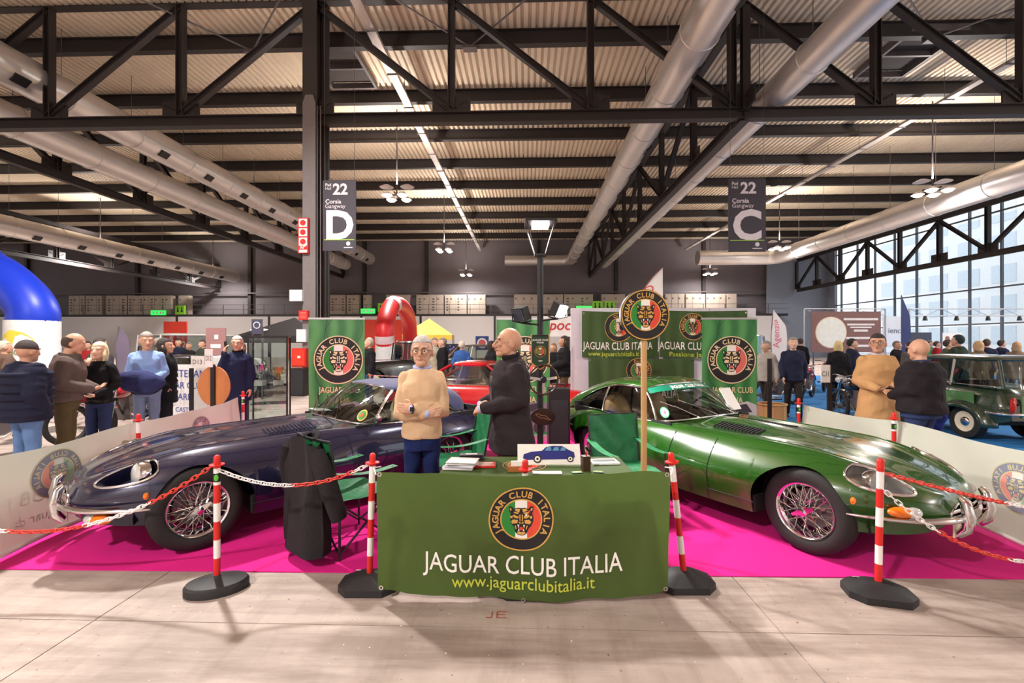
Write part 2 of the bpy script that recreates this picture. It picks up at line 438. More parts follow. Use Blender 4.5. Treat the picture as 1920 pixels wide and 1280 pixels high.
duct('largest silver round duct running down the middle, left of the right-hand truss', 4.9, 10.35, .56, 9, 49.0, True, -2.2, 1)
duct('bright silver duct hung under the right side of the receding truss', 8.0, 9.55, .46, 9, 46.5, False, None, 1)
duct('wide silver duct leading along the glazed wall, with bright lamp reflections', 20.9, 8.65, .60, 17, 38.5, False, 14.4, 1)
duct('silver duct with black outlets slanting behind the steel column at upper left', -16.6, 10.45, .62, 9, 48.0, True, None, 1)
duct('silver ribbed duct beside the left receding truss, below the upper left duct', -18.4, 9.55, .58, 9, 46.0, False, None, 1)
duct('lowest silver duct at the far left with small black outlets', -31.2, 8.6, .62, 14, 48.0, True, None, 1)

# cable trays, roof hatches, wind braces
for x, z, lab in ((-4.95, 11.6, 'pale narrow cable tray hung under the purlins right of the column'), (17.4, 11.6, 'pale cable tray hung under the purlins at upper right')):
    t = thing('cable_tray', lab, 'cable tray', (x, 14, z))
    m = MB(); m.box((x, 30, z), (.30, 40, .03)); m.box((x - .15, 30, z + .05), (.02, 40, .10)); m.box((x + .15, 30, z + .05), (.02, 40, .10)); m.build('tray', M_STEELR if False else mat('zinc_tray', (190, 180, 175), .4, .5), t, None, True)
    for y in np.arange(12, 50, 2.4):
        m = MB(); m.box((x, y, z - .03), (.42, .05, .03)); m.tube([(x - .18, y, z), (x - .18, y, DECKZ)], .01, 4); m.build('tray_bracket', M_STEELR, t, None, True)
for (px, py), lab in (((640, 120), 'dark open roof hatch next to the top of the steel column'), ((1700, 95), 'dark roof hatch at the upper right corner of the hall')):
    q = P(px, py, FPX * (DECKZ - .1 - CAMH) / (HORIZ - py))
    t = thing('roof_hatch', lab, 'roof hatch', q)
    m = MB(); m.box((0, 0, .02), (1.8, 2.6, .04)); m.build('hatch_well', mat('hatch_dark', (58, 50, 48), .8), t)
    for sx in (-1, 1):
        m = MB(); m.box((sx * .95, 0, -.10), (.10, 2.9, .24)); m.build('hatch_curb', M_STEELR, t)
    for sy in (-1, 0, 1):
        m = MB(); m.box((0, sy * 1.4, -.10), (1.8, .10, .24)); m.build('hatch_curb', M_STEELR, t)
for k, (xa, xb, y) in enumerate(((-13.9, -10, 16.4), (-6, -2, 16.4), (9.3, 14.3, 16.4), (19.6, 25, 16.4))):
    t = thing('wind_brace', ('thin steel rods crossing under the roof ' + ('above the far left ducts', 'above the middle of the stand', 'above the right-hand duct', 'at the upper right corner')[k]), 'brace')
    m = MB(); m.tube([(xa, y - 3.8, DECKZ - .1), (xb, y, PURZ)], .03, 6); m.build('rod', M_STEELR, t, None, True)
    m = MB(); m.tube([(2 * xb - xa, y - 3.8, DECKZ - .1), (xb, y, PURZ)], .03, 6); m.build('rod', M_STEELR, t, None, True)
    m = MB(); m.box((xb, y, PURZ - .06), (.5, .3, .1)); m.build('node_plate', M_STEELR, t, None, True)

# pendant lamp clusters
M_LAMPON = mat('lamp_glow', (255, 250, 246), emit=14.0, var=0); M_REFL = mat('lamp_reflector', (215, 208, 208), .35, .4)
def lamp_cluster(label, x, y, z=8.6):
    t = thing('pendant_lamp_cluster', label, 'ceiling lamp', (x, y, z), 0, 'pendant lamp clusters under the hall roof')
    m = MB(); m.tube([(0, 0, 0.1), (0, 0, DECKZ + .05 - z)], .03, 6); m.build('pendant_rod', M_STEELR, t)
    m = MB(); m.box((0, 0, .12), (.9, .06, .06)); m.box((0, 0, .12), (.06, .9, .06)); m.build('lamp_frame', M_STEELR, t)
    for k in range(4):
        a = PI / 4 + k * PI / 2; c = Vector((.52 * math.cos(a), .52 * math.sin(a), 0))
        m = MB(); m.lathe([(.05, .16), (.12, .14), (.26, 0), (.25, 0), (.11, .12), (0, .13)], 16, Matrix.Translation(c)); s = m.build('lamp_shade', M_REFL, t)
        m = MB(); m.ball(c + Vector((0, 0, .0)), (.20, .20, .11), 14, 8); m.build('lamp_lens', M_LAMPON, s)
    for sx in (-1, 1):
        m = MB(); m.lathe([(0, .62), (.14, .60), (.34, .50), (.33, .49), (0, .58)], 16, Matrix.Translation((sx * .5, 0, 0))); m.build('uplight_reflector', M_REFL, t)
    L = bpy.data.lights.new('pendant_light', 'AREA'); L.shape = 'DISK'; L.size = .5; L.energy = LAMP_W * (.4 if y > 40 else 1); L.color = (1, .95, .90)
    lo = bpy.data.objects.new('pendant_light', L); COL.objects.link(lo); lo.parent = t; lo.location = (0, 0, -.04)
    U = bpy.data.lights.new('pendant_uplight', 'AREA'); U.shape = 'DISK'; U.size = .5; U.energy = LAMP_W * .30 * (.4 if y > 40 else 1); U.color = (1, .93, .86)
    uo = bpy.data.objects.new('pendant_uplight', U); COL.objects.link(uo); uo.parent = t; uo.location = (0, 0, .64); uo.rotation_euler = (PI, 0, 0)
    return t
rowname = {-33.2: 'in the left row', -6.2: 'in the middle row', 19.0: 'in the right row'}
for x in (-33.2, -6.2, 19.0):
    for i, y in enumerate((-5.0, 7.4, 21.8, 34.6, 47.4)):
        lamp_cluster(('bright pendant lamp cluster %s, %s' % (rowname[x], ('behind the viewer', 'straight above the stand', 'nearest in view', 'second in view', 'farthest, by the back wall')[i])), x, y)

# back wall with gallery
def wallbox(name, c, sz, m): o = MB().box(c, sz).build(name, m, None, None); return struct(o)
WB = 50.6
wallbox('wall_back', (-21.7, WB + .15, 6.6), (108.6, .3, 13.2), mat('grey_upper_wall', (112, 104, 108), .7, 0, .08, .5))
lw = bpy.data.objects.new('wall_back_lower', None); COL.objects.link(lw); struct(lw); lw.location = (0, 47.6, 0)
xs = [-75, -62, -50.5, -37.2, -27.2, -17.3, -11, -3.2, 4.5, 12, 19.5, 26.0]
M_PANEL = mat('white_panel', (214, 208, 207), .55, 0, .03, .4)
for i in range(len(xs) - 1):
    m = MB(); m.box(((xs[i] + xs[i + 1]) / 2, 0, 2.15), (xs[i + 1] - xs[i] - .08, .12, 4.3)); m.build('wall_panel', M_PANEL, lw)
    m = MB(); m.box((xs[i], -.02, 2.15), (.22, .2, 4.3)); m.build('panel_post', M_STEEL, lw)
ga = thing('gallery', 'dark steel gallery along the back wall with a thin railing', 'gallery', (0, 47.6, 4.3))
m = MB(); m.box((-24, 1.5, .12), (102, 3.1, .24)); m.build('gallery_deck', M_STEEL, ga)
for z in (.75, 1.25):
    m = MB(); m.box((-24, 0, z), (102, .04, .04)); m.build('railing_bar', M_STEELR, ga)
for x in np.arange(-74, 27, 2.2):
    m = MB(); m.box((x, 0, .72), (.05, .05, 1.1)); m.build('railing_post', M_STEELR, ga)
m = MB(); m.box((-24, 2.4, 2.75), (102, .14, .14)); m.build('service_pipe', M_STEELR, ga)
for x in (-70, -57, -44, -31, -18, -11, 1.5, 10.0, 19.5):
    struct(tag(MB().box((x, WB - .2, 6.8), (.35, .4, 12)).build('trim_1', M_STEEL, None, None)))
M_CAB = mat('cabinet_cream', (176, 160, 147), .5, 0, .05); M_LOUV = mat('cabinet_louvre', (92, 80, 74), .6)
def gal_cab(px, wpx, ncol, label, kind):
    a = P(px, 560, 48.6); w = wpx / FPX * 48.6
    t = thing('electrical_cabinet', label, 'cabinet', (a.x + w / 2, 49.2, 4.54), 0, 'electrical cabinets on the gallery')
    m = MB(); m.box((0, 0, 1.08), (w, .6, 2.16)); m.build('cabinet_body', M_CAB, t)
    for k in range(ncol):
        x = -w / 2 + (k + .5) * w / ncol
        m = MB(); m.box((x, -.315, 1.08), (w / ncol - .06, .03, 2.06)); dr = m.build('cabinet_door', M_CAB, t)
        m = MB()
        if kind == 0 and k % 2 == 0:
            for q in range(5): m.box((x, -.335, .5 + q * .3), (w / ncol * .34, .02, .14))
        else: m.box((x - w / ncol * .3, -.335, 1.7), (.16, .02, .16))
        tag(m.build('louvre', M_LOUV, dr), kind='stuff')
for k, (px, w, n, kd) in enumerate(((98, 32, 3, 0), (132, 32, 3, 0), (172, 42, 3, 0), (216, 42, 4, 0), (258, 44, 4, 0), (316, 20, 1, 1), (612, 30, 3, 0), (644, 24, 2, 0), (676, 14, 1, 1), (720, 45, 4, 0), (778, 52, 4, 0), (832, 42, 4, 0), (876, 34, 3, 1),
                                    (964, 92, 6, 1), (1058, 54, 4, 0), (1128, 44, 2, 1), (1246, 36, 3, 1), (1284, 36, 3, 1), (1322, 36, 3, 1), (1360, 18, 1, 1))):
    gal_cab(px, w, n, '%s pale electrical cabinet from the left end of the gallery' % 'first second third fourth fifth sixth seventh eighth ninth tenth eleventh twelfth thirteenth fourteenth fifteenth sixteenth seventeenth eighteenth nineteenth twentieth'.split()[k], kd)

def sign_box(name, label, cat, c, w, h, m, text=None, tm=None, rows=None, glow=False):
    t = thing(name, label, cat, c)
    b = MB(); b.box((0, 0, 0), (w, .12, h)); b.build('sign_panel', m, t)
    if text:
        q = MB(); R = Matrix.Translation((0, -.07, 0)) @ Matrix.Rotation(PI / 2, 4, 'X')
        for tx, zz, sz in text: put_text(q, tx, Matrix.Translation((0, -.07, zz)) @ Matrix.Rotation(PI / 2, 4, 'X'), sz, bold=.02)
        q.build('lettering', tm, t, None)
    return t
M_EXIT = mat('exit_green', (40, 200, 80), .4, emit=1.2, var=0)
for (px, py), w, lab in (((297, 586), 1.6, 'lit green exit sign left of the red door'), ((690, 583), 1.5, 'lit green exit sign behind the red inflatable arch'), ((1095, 578), 1.6, 'lit green exit sign above the stand partition')):
    t = sign_box('exit_sign', lab, 'sign', PH(px, py, 47.46), w, .5, M_EXIT)
    m = MB()
    for k in (-.5, -.1, .3, .6): m.box((k * w * .6, -.065, 0), (.16, .02, .26))
    m.build('pictogram', M_WHITE, t)
for (px, py), lab in (((338, 581), 'lime green toilet sign hung from the gallery on the left'), ((718, 577), 'lime green toilet sign behind the red arch'), ((1120, 573), 'lime green toilet sign left above the partition'), ((1143, 573), 'lime green toilet sign right above the partition')):
    t = sign_box('toilet_sign', lab, 'sign', PH(px, py, 47.48), 1.05, .95, mat('lime', (130, 200, 40), .5))
    m = MB()
    for k in (-.22, .22): m.ball((k, -.07, .2), .08, 8, 6); m.prism([(k - .12, -.22), (k + .12, -.22), (k + .05, .1), (k - .05, .1)], .02, Matrix.Translation((0, -.06, 0)) @ Matrix.Rotation(PI / 2, 4, 'X'))
    tag(m.build('pictogram', M_BLACK, t), kind='stuff')
dr = struct(bpy.data.objects.new('door_1', None)); COL.objects.link(dr); dr.location = PH(329, 630, 47.46)
m = MB(); m.box((0, 0, 0), (2.5, .12, 3.1)); m.build('door_leaf', mat('orange_red', (218, 62, 40), .5), dr)
m = MB(); put_text(m, '22', Matrix.Translation((.7, -.08, -1.25)) @ Matrix.Rotation(PI / 2, 4, 'X'), 1.0, bold=.02); m.build('lettering', M_WHITE, dr, None)
dr = struct(bpy.data.objects.new('door_2', None)); COL.objects.link(dr); dr.location = PH(722, 640, 47.46)
m = MB(); m.box((0, 0, 0), (4.5, .12, 4.6)); m.build('door_leaf', MATS['orange_red'], dr)

# glazed wall on the right
GX = 32.5
gw = struct(bpy.data.objects.new('window_1', None)); COL.objects.link(gw); gw.location = (GX, 30, 0)
M_MULL = mat('mullion_blue_grey', (104, 112, 124), .5, .3)
M_PANE = glass('window_pane', (244, 247, 250), .03, 0, .12)
ys = np.arange(14, 50.5, 2.25); zs = [0.3, 2.9, 5.4, 7.9, 10.6]
for y in ys:
    m = MB(); m.box((GX, y, 5.6), (.16, .10, 11.2)); m.build('mullion', M_MULL, gw, None, True)
for z in zs + [11.2]:
    m = MB(); m.box((GX, 32, z), (.13, 36.5, .10)); m.build('transom', M_MULL, gw, None, True)
pm = MB().box((0, 0, 0), (.02, 2.15, 2.4)).mesh('pane'); pm.materials.append(M_PANE)
for y in ys[:-1]:
    for z in zs[:-1]:
        o = bpy.data.objects.new('pane', pm); COL.objects.link(o); o.parent = gw; o.location = (0, y + 1.125 - 30, z + 1.28)
wallbox('wall_right', (GX, 49.6, 6.5), (.3, 2.0, 13), mat('blue_grey_daylight_wall', (140, 146, 160), .7))
wallbox('wall_back_right', (29.2, 49.8, 5.5), (6.4, .2, 11), MATS['blue_grey_daylight_wall'])  # paler blue-grey colour stands in for daylight on this end of the back wall
wallbox('wall_right_top', (GX, 21, 12.2), (.3, 58, 1.8), M_STEELR)
wallbox('wall_front', (-21.7, -8.1, 6.6), (108.6, .3, 13.2), mat('pale_closing_wall', (205, 200, 196), .7))  # unseen wall behind the camera, added to close the hall and cut ambient light
wallbox('wall_left', (-75.8, 21, 6.6), (.3, 59, 13.2), MATS['pale_closing_wall'])  # unseen too, added to keep sky light out on the left
# pale office building across the forecourt
bd = thing('office_building', 'pale office building seen through the glazed wall', 'building', (58, 40, 0))
m = MB(); m.box((0, 0, 9), (10, 60, 18)); m.build('facade', mat('pale_facade', (242, 244, 246), .6), bd)
for y in np.arange(-28, 29, 4):
    for z in np.arange(1.5, 17, 3.4):
        m = MB(); m.box((-5.02, y, z + .9), (.1, 2.6, 2.0)); m.build('facade_window', mat('facade_glass', (214, 224, 232), .2), bd, None)
gr = MB(); gr.box((75, 25, -.1), (84, 90, .1)); struct(gr.build('ground_outside', mat('forecourt', (190, 190, 188), .8), None, None))

# hanging hall signs
def hall_sign(letter, x0, y0, x1, y1, label):
    d0 = 14.2; a = P((x0 + x1) / 2, (y0 + y1) / 2, d0); w = (x1 - x0) / FPX * d0; h = (y1 - y0) / FPX * d0
    t = thing('hanging_hall_sign', label, 'sign', a)
    m = MB(); m.box((0, 0, 0), (w, .03, h)); m.build('sign_panel', mat('sign_charcoal', (52, 46, 58), .6), t)
    m = MB(); X = lambda x, z: Matrix.Translation((x, -.02, z)) @ Matrix.Rotation(PI / 2, 4, 'X')
    put_text(m, '22', X(.03 * w, h * .30), h * .215, bold=.03); put_text(m, 'Pad', X(-.33 * w, h * .415), h * .06, bold=.02); put_text(m, 'Hall', X(-.33 * w, h * .365), h * .055, bold=.0)
    put_text(m, 'Corsia', X(-.18 * w, h * .17), h * .085, bold=.02); put_text(m, 'Gangway', X(-.12 * w, h * .105), h * .08)
    put_text(m, letter, X(0, -h * .325), h * .56, bold=.035)
    m.ball((.27 * w, -.02, -h * .40), (.03 * h, .004, .03 * h), 14, 8); m.box((.27 * w, -.02, -h * .455), (.26 * w, .004, .012 * h))
    m.build('lettering', mat('sign_grey_letters', (214, 205, 212), .6), t, None)
    m = MB(); m.box((0, -.02, -h * .345), (w * .9, .012, .025)); m.build('green_stripe', mat('sign_green', (150, 190, 60), .5), t)
    for sx in (-.45, .45):
        m = MB(); m.tube([(sx * w, 0, h / 2), (sx * w, 0, DECKZ - a.z)], .006, 4); m.build('hanging_wire', M_STEELR, t)
hall_sign('D', 605, 338, 668, 470, 'dark hanging sign with a large letter D beside the column')
hall_sign('C', 1366, 335, 1435, 472, 'dark hanging sign with a large letter C right of the ducts')
# things fixed to the column
def on_col(px, py, w, h, name, label, cat, m, text=None, tm=None, dep=14.3):
    return sign_box(name, label, cat, PH(px, py, 14.31), w, h, m, text, tm)
M_OFFW = mat('off_white_plastic', (225, 224, 226), .4)
t = on_col(570, 442, .33, 1.12, 'fire_point_sign', 'tall red fire equipment sign strip high on the column', 'sign', M_RED)
m = MB()
for k in range(3): m.box((0, -.066, .40 - k * .30), (.26, .01, .25), mi=1); m.lathe([(0, 0), (.09, 0), (.09, .01), (0, .01)], 14, Matrix.Translation((0, -.072, .40 - k * .30)) @ Matrix.Rotation(PI / 2, 4, 'X'), 0)
m.box((0, -.066, -.50), (.26, .01, .09), mi=1); put_text(m, 'N°', Matrix.Translation((0, -.072, -.43)) @ Matrix.Rotation(PI / 2, 4, 'X'), .14, 1, .03)
m.build('pictogram', [M_RED, M_WHITE], t, None)
on_col(556, 554, .40, .36, 'wireless_router_box', 'white rounded router box fixed to the left edge of the column', 'router box', M_OFFW)
t = on_col(570, 591, .29, .30, 'red_notice', 'small red notice plate on the column above the banner', 'notice', M_RED, None, None)
m = MB()
for z in (.09, .04, -.03, -.08): m.box((0, -.064, z), (.20, .008, .014))
tag(m.build('printed_lines', mat('notice_pink', (236, 170, 160), .6), t, None), kind='stuff')
on_col(566, 629, .30, .40, 'socket_panel', 'pale socket panel with blue and red outlets on the column', 'socket box', M_OFFW)
t = thing('fire_hose_box', 'red metal fire hose box on the column beside the green banner', 'fire box', PH(564, 670, 14.22))
m = MB(); m.box((0, 0, 0), (.44, .28, .58)); m.build('box_body', M_RED, t)
m = MB(); m.box((0, -.15, 0), (.38, .02, .50)); m.build('box_door', mat('fire_red', (222, 60, 40), .4), t)
m = MB(); m.box((.02, -.165, .02), (.09, .01, .07)); m.build('label_plate', M_WHITE, t)
t = thing('loudspeaker', 'black loudspeaker box on the floor at the foot of the column', 'speaker', (P(566, 740, 14.0).x, 13.7, 0))
m = MB(); m.box((0, 0, .42), (.46, .42, .84)); m.build('speaker_cabinet', M_BLACK, t)
m = MB(); m.box((0, -.215, .42), (.40, .02, .76)); m.build('speaker_grille', mat('grille', (38, 36, 40), .8, bump=.3, bscale=200), t)
# ================================================================== CARS
M_TYRE = mat('tyre_rubber', (30, 28, 29), .75, 0, .1, 30); M_DARK = mat('dark_underbody', (16, 15, 16), .8)
M_GLASS = glass('car_glass', (205, 214, 210), .09); M_AMBER = mat('amber_lens', (235, 120, 25), .15, coat=.5); M_CLEARL = mat('clear_lens', (205, 205, 205), .12, .3, coat=.6)
M_LEATHER = mat('tan_leather', (186, 140, 96), .55); M_BLEATH = mat('cream_leather', (196, 182, 160), .55)
RX90 = Matrix.Rotation(PI / 2, 4, 'X')
def wire_wheel(parent, loc, side, rim_mat):
    """spoked wheel; side +1 = outer face towards +y"""
    w = bpy.data.objects.new('wheel', None); COL.objects.link(w); w.parent = parent; w.location = loc
    w.rotation_euler = (-PI / 2 * side, 0, 0)          # local z -> outwards
    R = .325
    m = MB(); m.lathe([(.205, -.085), (.24, -.095), (.29, -.09), (.315, -.075), (R, -.05), (R, .05), (.315, .075), (.29, .09), (.25, .092), (.222, .082), (.206, .07)], 48); m.build('tyre', M_TYRE, w, 50)
    m = MB(); m.lathe([(.206, -.08), (.196, -.07), (.180, -.04), (.175, 0), (.183, .045), (.197, .062), (.200, .080), (.214, .086), (.219, .078), (.210, .066)], 48); m.build('rim', rim_mat, w, 60)
    m = MB()
    for k in range(54):
        a = 2 * PI * k / 54; off = (.42 if k % 2 else -.42); lay = k % 3
        z0, z1 = ((.082, .035), (.040, -.005), (-.035, -.03))[lay]
        h = (.046 if lay == 0 else .052) * (1 if lay < 2 else 1)
        m.tube([(h * math.cos(a + off * 1.6), h * math.sin(a + off * 1.6), z0), (.186 * math.cos(a), .186 * math.sin(a), z1)], .0030, 4, cap=False)
    tag(m.build('spokes', rim_mat, w, 60), kind='stuff')
    m = MB(); m.lathe([(.055, -.05), (.055, .03), (.045, .07), (.042, .095), (.036, .11), (.02, .118), (0, .12)], 20); hb = m.build('hub', M_CHROME, w, 40)
    m = MB()
    for s in (-1, 1): m.prism([(s * .02, -.022), (s * .088, -.010), (s * .092, .006), (s * .02, .022)][::s], .016, Matrix.Rotation(.5, 4, 'Z') @ Matrix.Translation((0, 0, .098)))
    m.build('knock_off_spinner', M_CHROME, hb, 30)
    m = MB(); m.lathe([(0, -.06), (.15, -.06), (.15, -.05), (0, -.05)], 20); m.build('brake_disc', M_STEELR, w)
    return w

class Body:
    """half cross-sections along x (nose +): spline through centre, valley, crest, widest and sill points"""
    def __init__(s, K, arches, xn, xt): s.K = {k: pchip(v) for k, v in K.items()}; s.arches = arches; s.xn, s.xt = xn, xt; s.cache = {}
    def sec(s, x):
        k = round(x, 4)
        if k in s.cache: return s.cache[k]
        q = {n: f(x) for n, f in s.K.items()}
        yv = q['yf'] * .55; zv = q['zf'] + q['bul'] * (q['zc'] - q['zf'])
        pts = [(-yv, 0, zv), (0, 0, q['zc']), (yv, 0, zv), (q['yf'], 0, q['zf']), (q['ym'], 0, q['zm']), (q['yb'], 0, q['zb'])]
        c = catmull(pts, 16)[16:]
        a = np.array([(p.x, p.z) for p in c]); s.cache[k] = a
        return a
    def zarch(s, x):
        z = -1
        for xa, ra, rb, zc in s.arches:
            if abs(x - xa) <= ra: z = max(z, zc + rb * math.sqrt(max(0, 1 - ((x - xa) / ra) ** 2)))
        return z
    def ring(s, x, n1, n2):
        a = s.sec(x); ic = 32          # crest index
        za = s.zarch(x)
        side = a[ic:]
        if za > side[-1, 1]:
            k = np.argmax(side[:, 1] < za)
            if k > 0:
                t = (side[k - 1, 1] - za) / max(1e-9, side[k - 1, 1] - side[k, 1]); e = side[k - 1] + (side[k] - side[k - 1]) * t
                side = np.vstack([side[:k], e[None]])
        def rs(p, n):
            d = np.concatenate([[0], np.cumsum(np.hypot(*np.diff(p, axis=0).T))]); u = np.linspace(0, d[-1], n)
            return np.stack([np.interp(u, d, p[:, 0]), np.interp(u, d, p[:, 1])], 1)
        return np.vstack([rs(a[:ic + 1], n1), rs(side, n2)[1:]])
    def side_y(s, x, z):
        a = s.sec(x)[32:]; return float(np.interp(-z, -a[:, 1], a[:, 0]))
    def top_z(s, x, y):
        a = s.sec(x)[:33]; return float(np.interp(abs(y), a[:, 0], a[:, 1]))
    def arc(s, x, da):
        """point at signed arc distance da from the crest (positive = down the flank)"""
        a = s.sec(x); d = np.concatenate([[0], np.cumsum(np.hypot(*np.diff(a, axis=0).T))]); u = d[32] + da
        return Vector((x, float(np.interp(u, d, a[:, 0])), float(np.interp(u, d, a[:, 1]))))
    def normal(s, x, da):
        p = s.arc(x, da); n = (s.arc(x + .01, da) - s.arc(x - .01, da)).cross(s.arc(x, da + .01) - s.arc(x, da - .01))
        n.normalize(); return n if n.y > 0 or n.z > 0 else -n
    def stations(s, fine):
        xs = list(np.arange(s.xt, s.xn, .05)) + [s.xn]
        for xa, ra, rb, zc in s.arches:
            xs += list(xa + ra * np.cos(np.linspace(0, PI, 27))) + [xa - ra - .002, xa + ra + .002]
        for a, b, st in fine: xs += list(np.arange(a, b, st))
        xs = sorted(set(round(x, 4) for x in xs if s.xt <= x <= s.xn))
        return [x for i, x in enumerate(xs) if i == 0 or x - xs[i - 1] > .0015]
    def shell(s, fine, skip, n1=26, n2=30):
        """skip(x, y, z) -> True leaves the face open"""
        mb = MB(); xs = s.stations(fine)
        for sg in (1, -1):
            rings = [[(x, sg * p[0], p[1]) for p in s.ring(x, n1, n2)] for x in xs]; n = len(rings[0])
            vs = [v for r in rings for v in r]; fs = []
            for i in range(len(xs) - 1):
                for j in range(n - 1):
                    c = [rings[i][j], rings[i + 1][j], rings[i + 1][j + 1], rings[i][j + 1]]
                    m = [sum(v[k] for v in c) / 4 for k in range(3)]
                    if skip(*m): continue
                    f = (i * n + j, (i + 1) * n + j, (i + 1) * n + j + 1, i * n + j + 1)
                    fs.append(f if sg > 0 else f[::-1])
            mb.add(vs, fs)
        return mb
def weld(o, d=.0006):
    bm = bmesh.new(); bm.from_mesh(o.data); bmesh.ops.remove_doubles(bm, verts=bm.verts, dist=d)
    bmesh.ops.recalc_face_normals(bm, faces=bm.faces); bm.to_mesh(o.data); bm.free()

EK = dict(
 zc=[(2.13, .505), (2.09, .56), (1.98, .615), (1.75, .685), (1.4, .755), (1.0, .80), (.6, .828), (.2, .838), (-.05, .83), (-.3, .795), (-1.0, .785), (-1.5, .81), (-1.75, .785), (-2.05, .70), (-2.22, .605), (-2.28, .55)],
 yf=[(2.13, .17), (2.09, .25), (1.98, .36), (1.75, .475), (1.4, .565), (1.0, .60), (.6, .62), (.2, .645), (-.3, .70), (-1.2, .665), (-1.75, .57), (-2.05, .43), (-2.22, .30), (-2.28, .2)],
 zf=[(2.13, .50), (2.09, .55), (1.98, .60), (1.75, .668), (1.4, .736), (1.2, .758), (1.0, .766), (.6, .770), (.2, .770), (-.3, .765), (-.8, .765), (-1.2, .795), (-1.5, .787), (-1.75, .745), (-2.05, .655), (-2.22, .58), (-2.28, .53)],
 ym=[(2.13, .27), (2.09, .36), (1.98, .49), (1.75, .635), (1.4, .755), (1.2, .795), (.8, .815), (.2, .83), (-.5, .83), (-1.2, .815), (-1.7, .735), (-2.0, .61), (-2.2, .44), (-2.28, .30)],
 zm=[(2.13, .455), (1.95, .50), (1.7, .53), (1.2, .54), (.5, .51), (-.5, .50), (-1.2, .55), (-1.8, .57), (-2.28, .50)],
 yb=[(2.13, .23), (2.09, .31), (1.98, .42), (1.75, .55), (1.4, .68), (1.2, .74), (.8, .765), (.2, .765), (-.5, .765), (-1.2, .76), (-1.7, .67), (-2.0, .54), (-2.2, .38), (-2.28, .24)],
 zb=[(2.13, .405), (2.09, .36), (1.98, .31), (1.75, .27), (1.4, .245), (.8, .205), (.2, .195), (-.7, .195), (-1.2, .25), (-1.7, .31), (-2.0, .36), (-2.2, .43), (-2.28, .46)],
 bul=[(2.13, .4), (1.9, .15), (1.4, .12), (.4, .15), (-.1, .3), (-.4, .5), (-2.28, .5)])

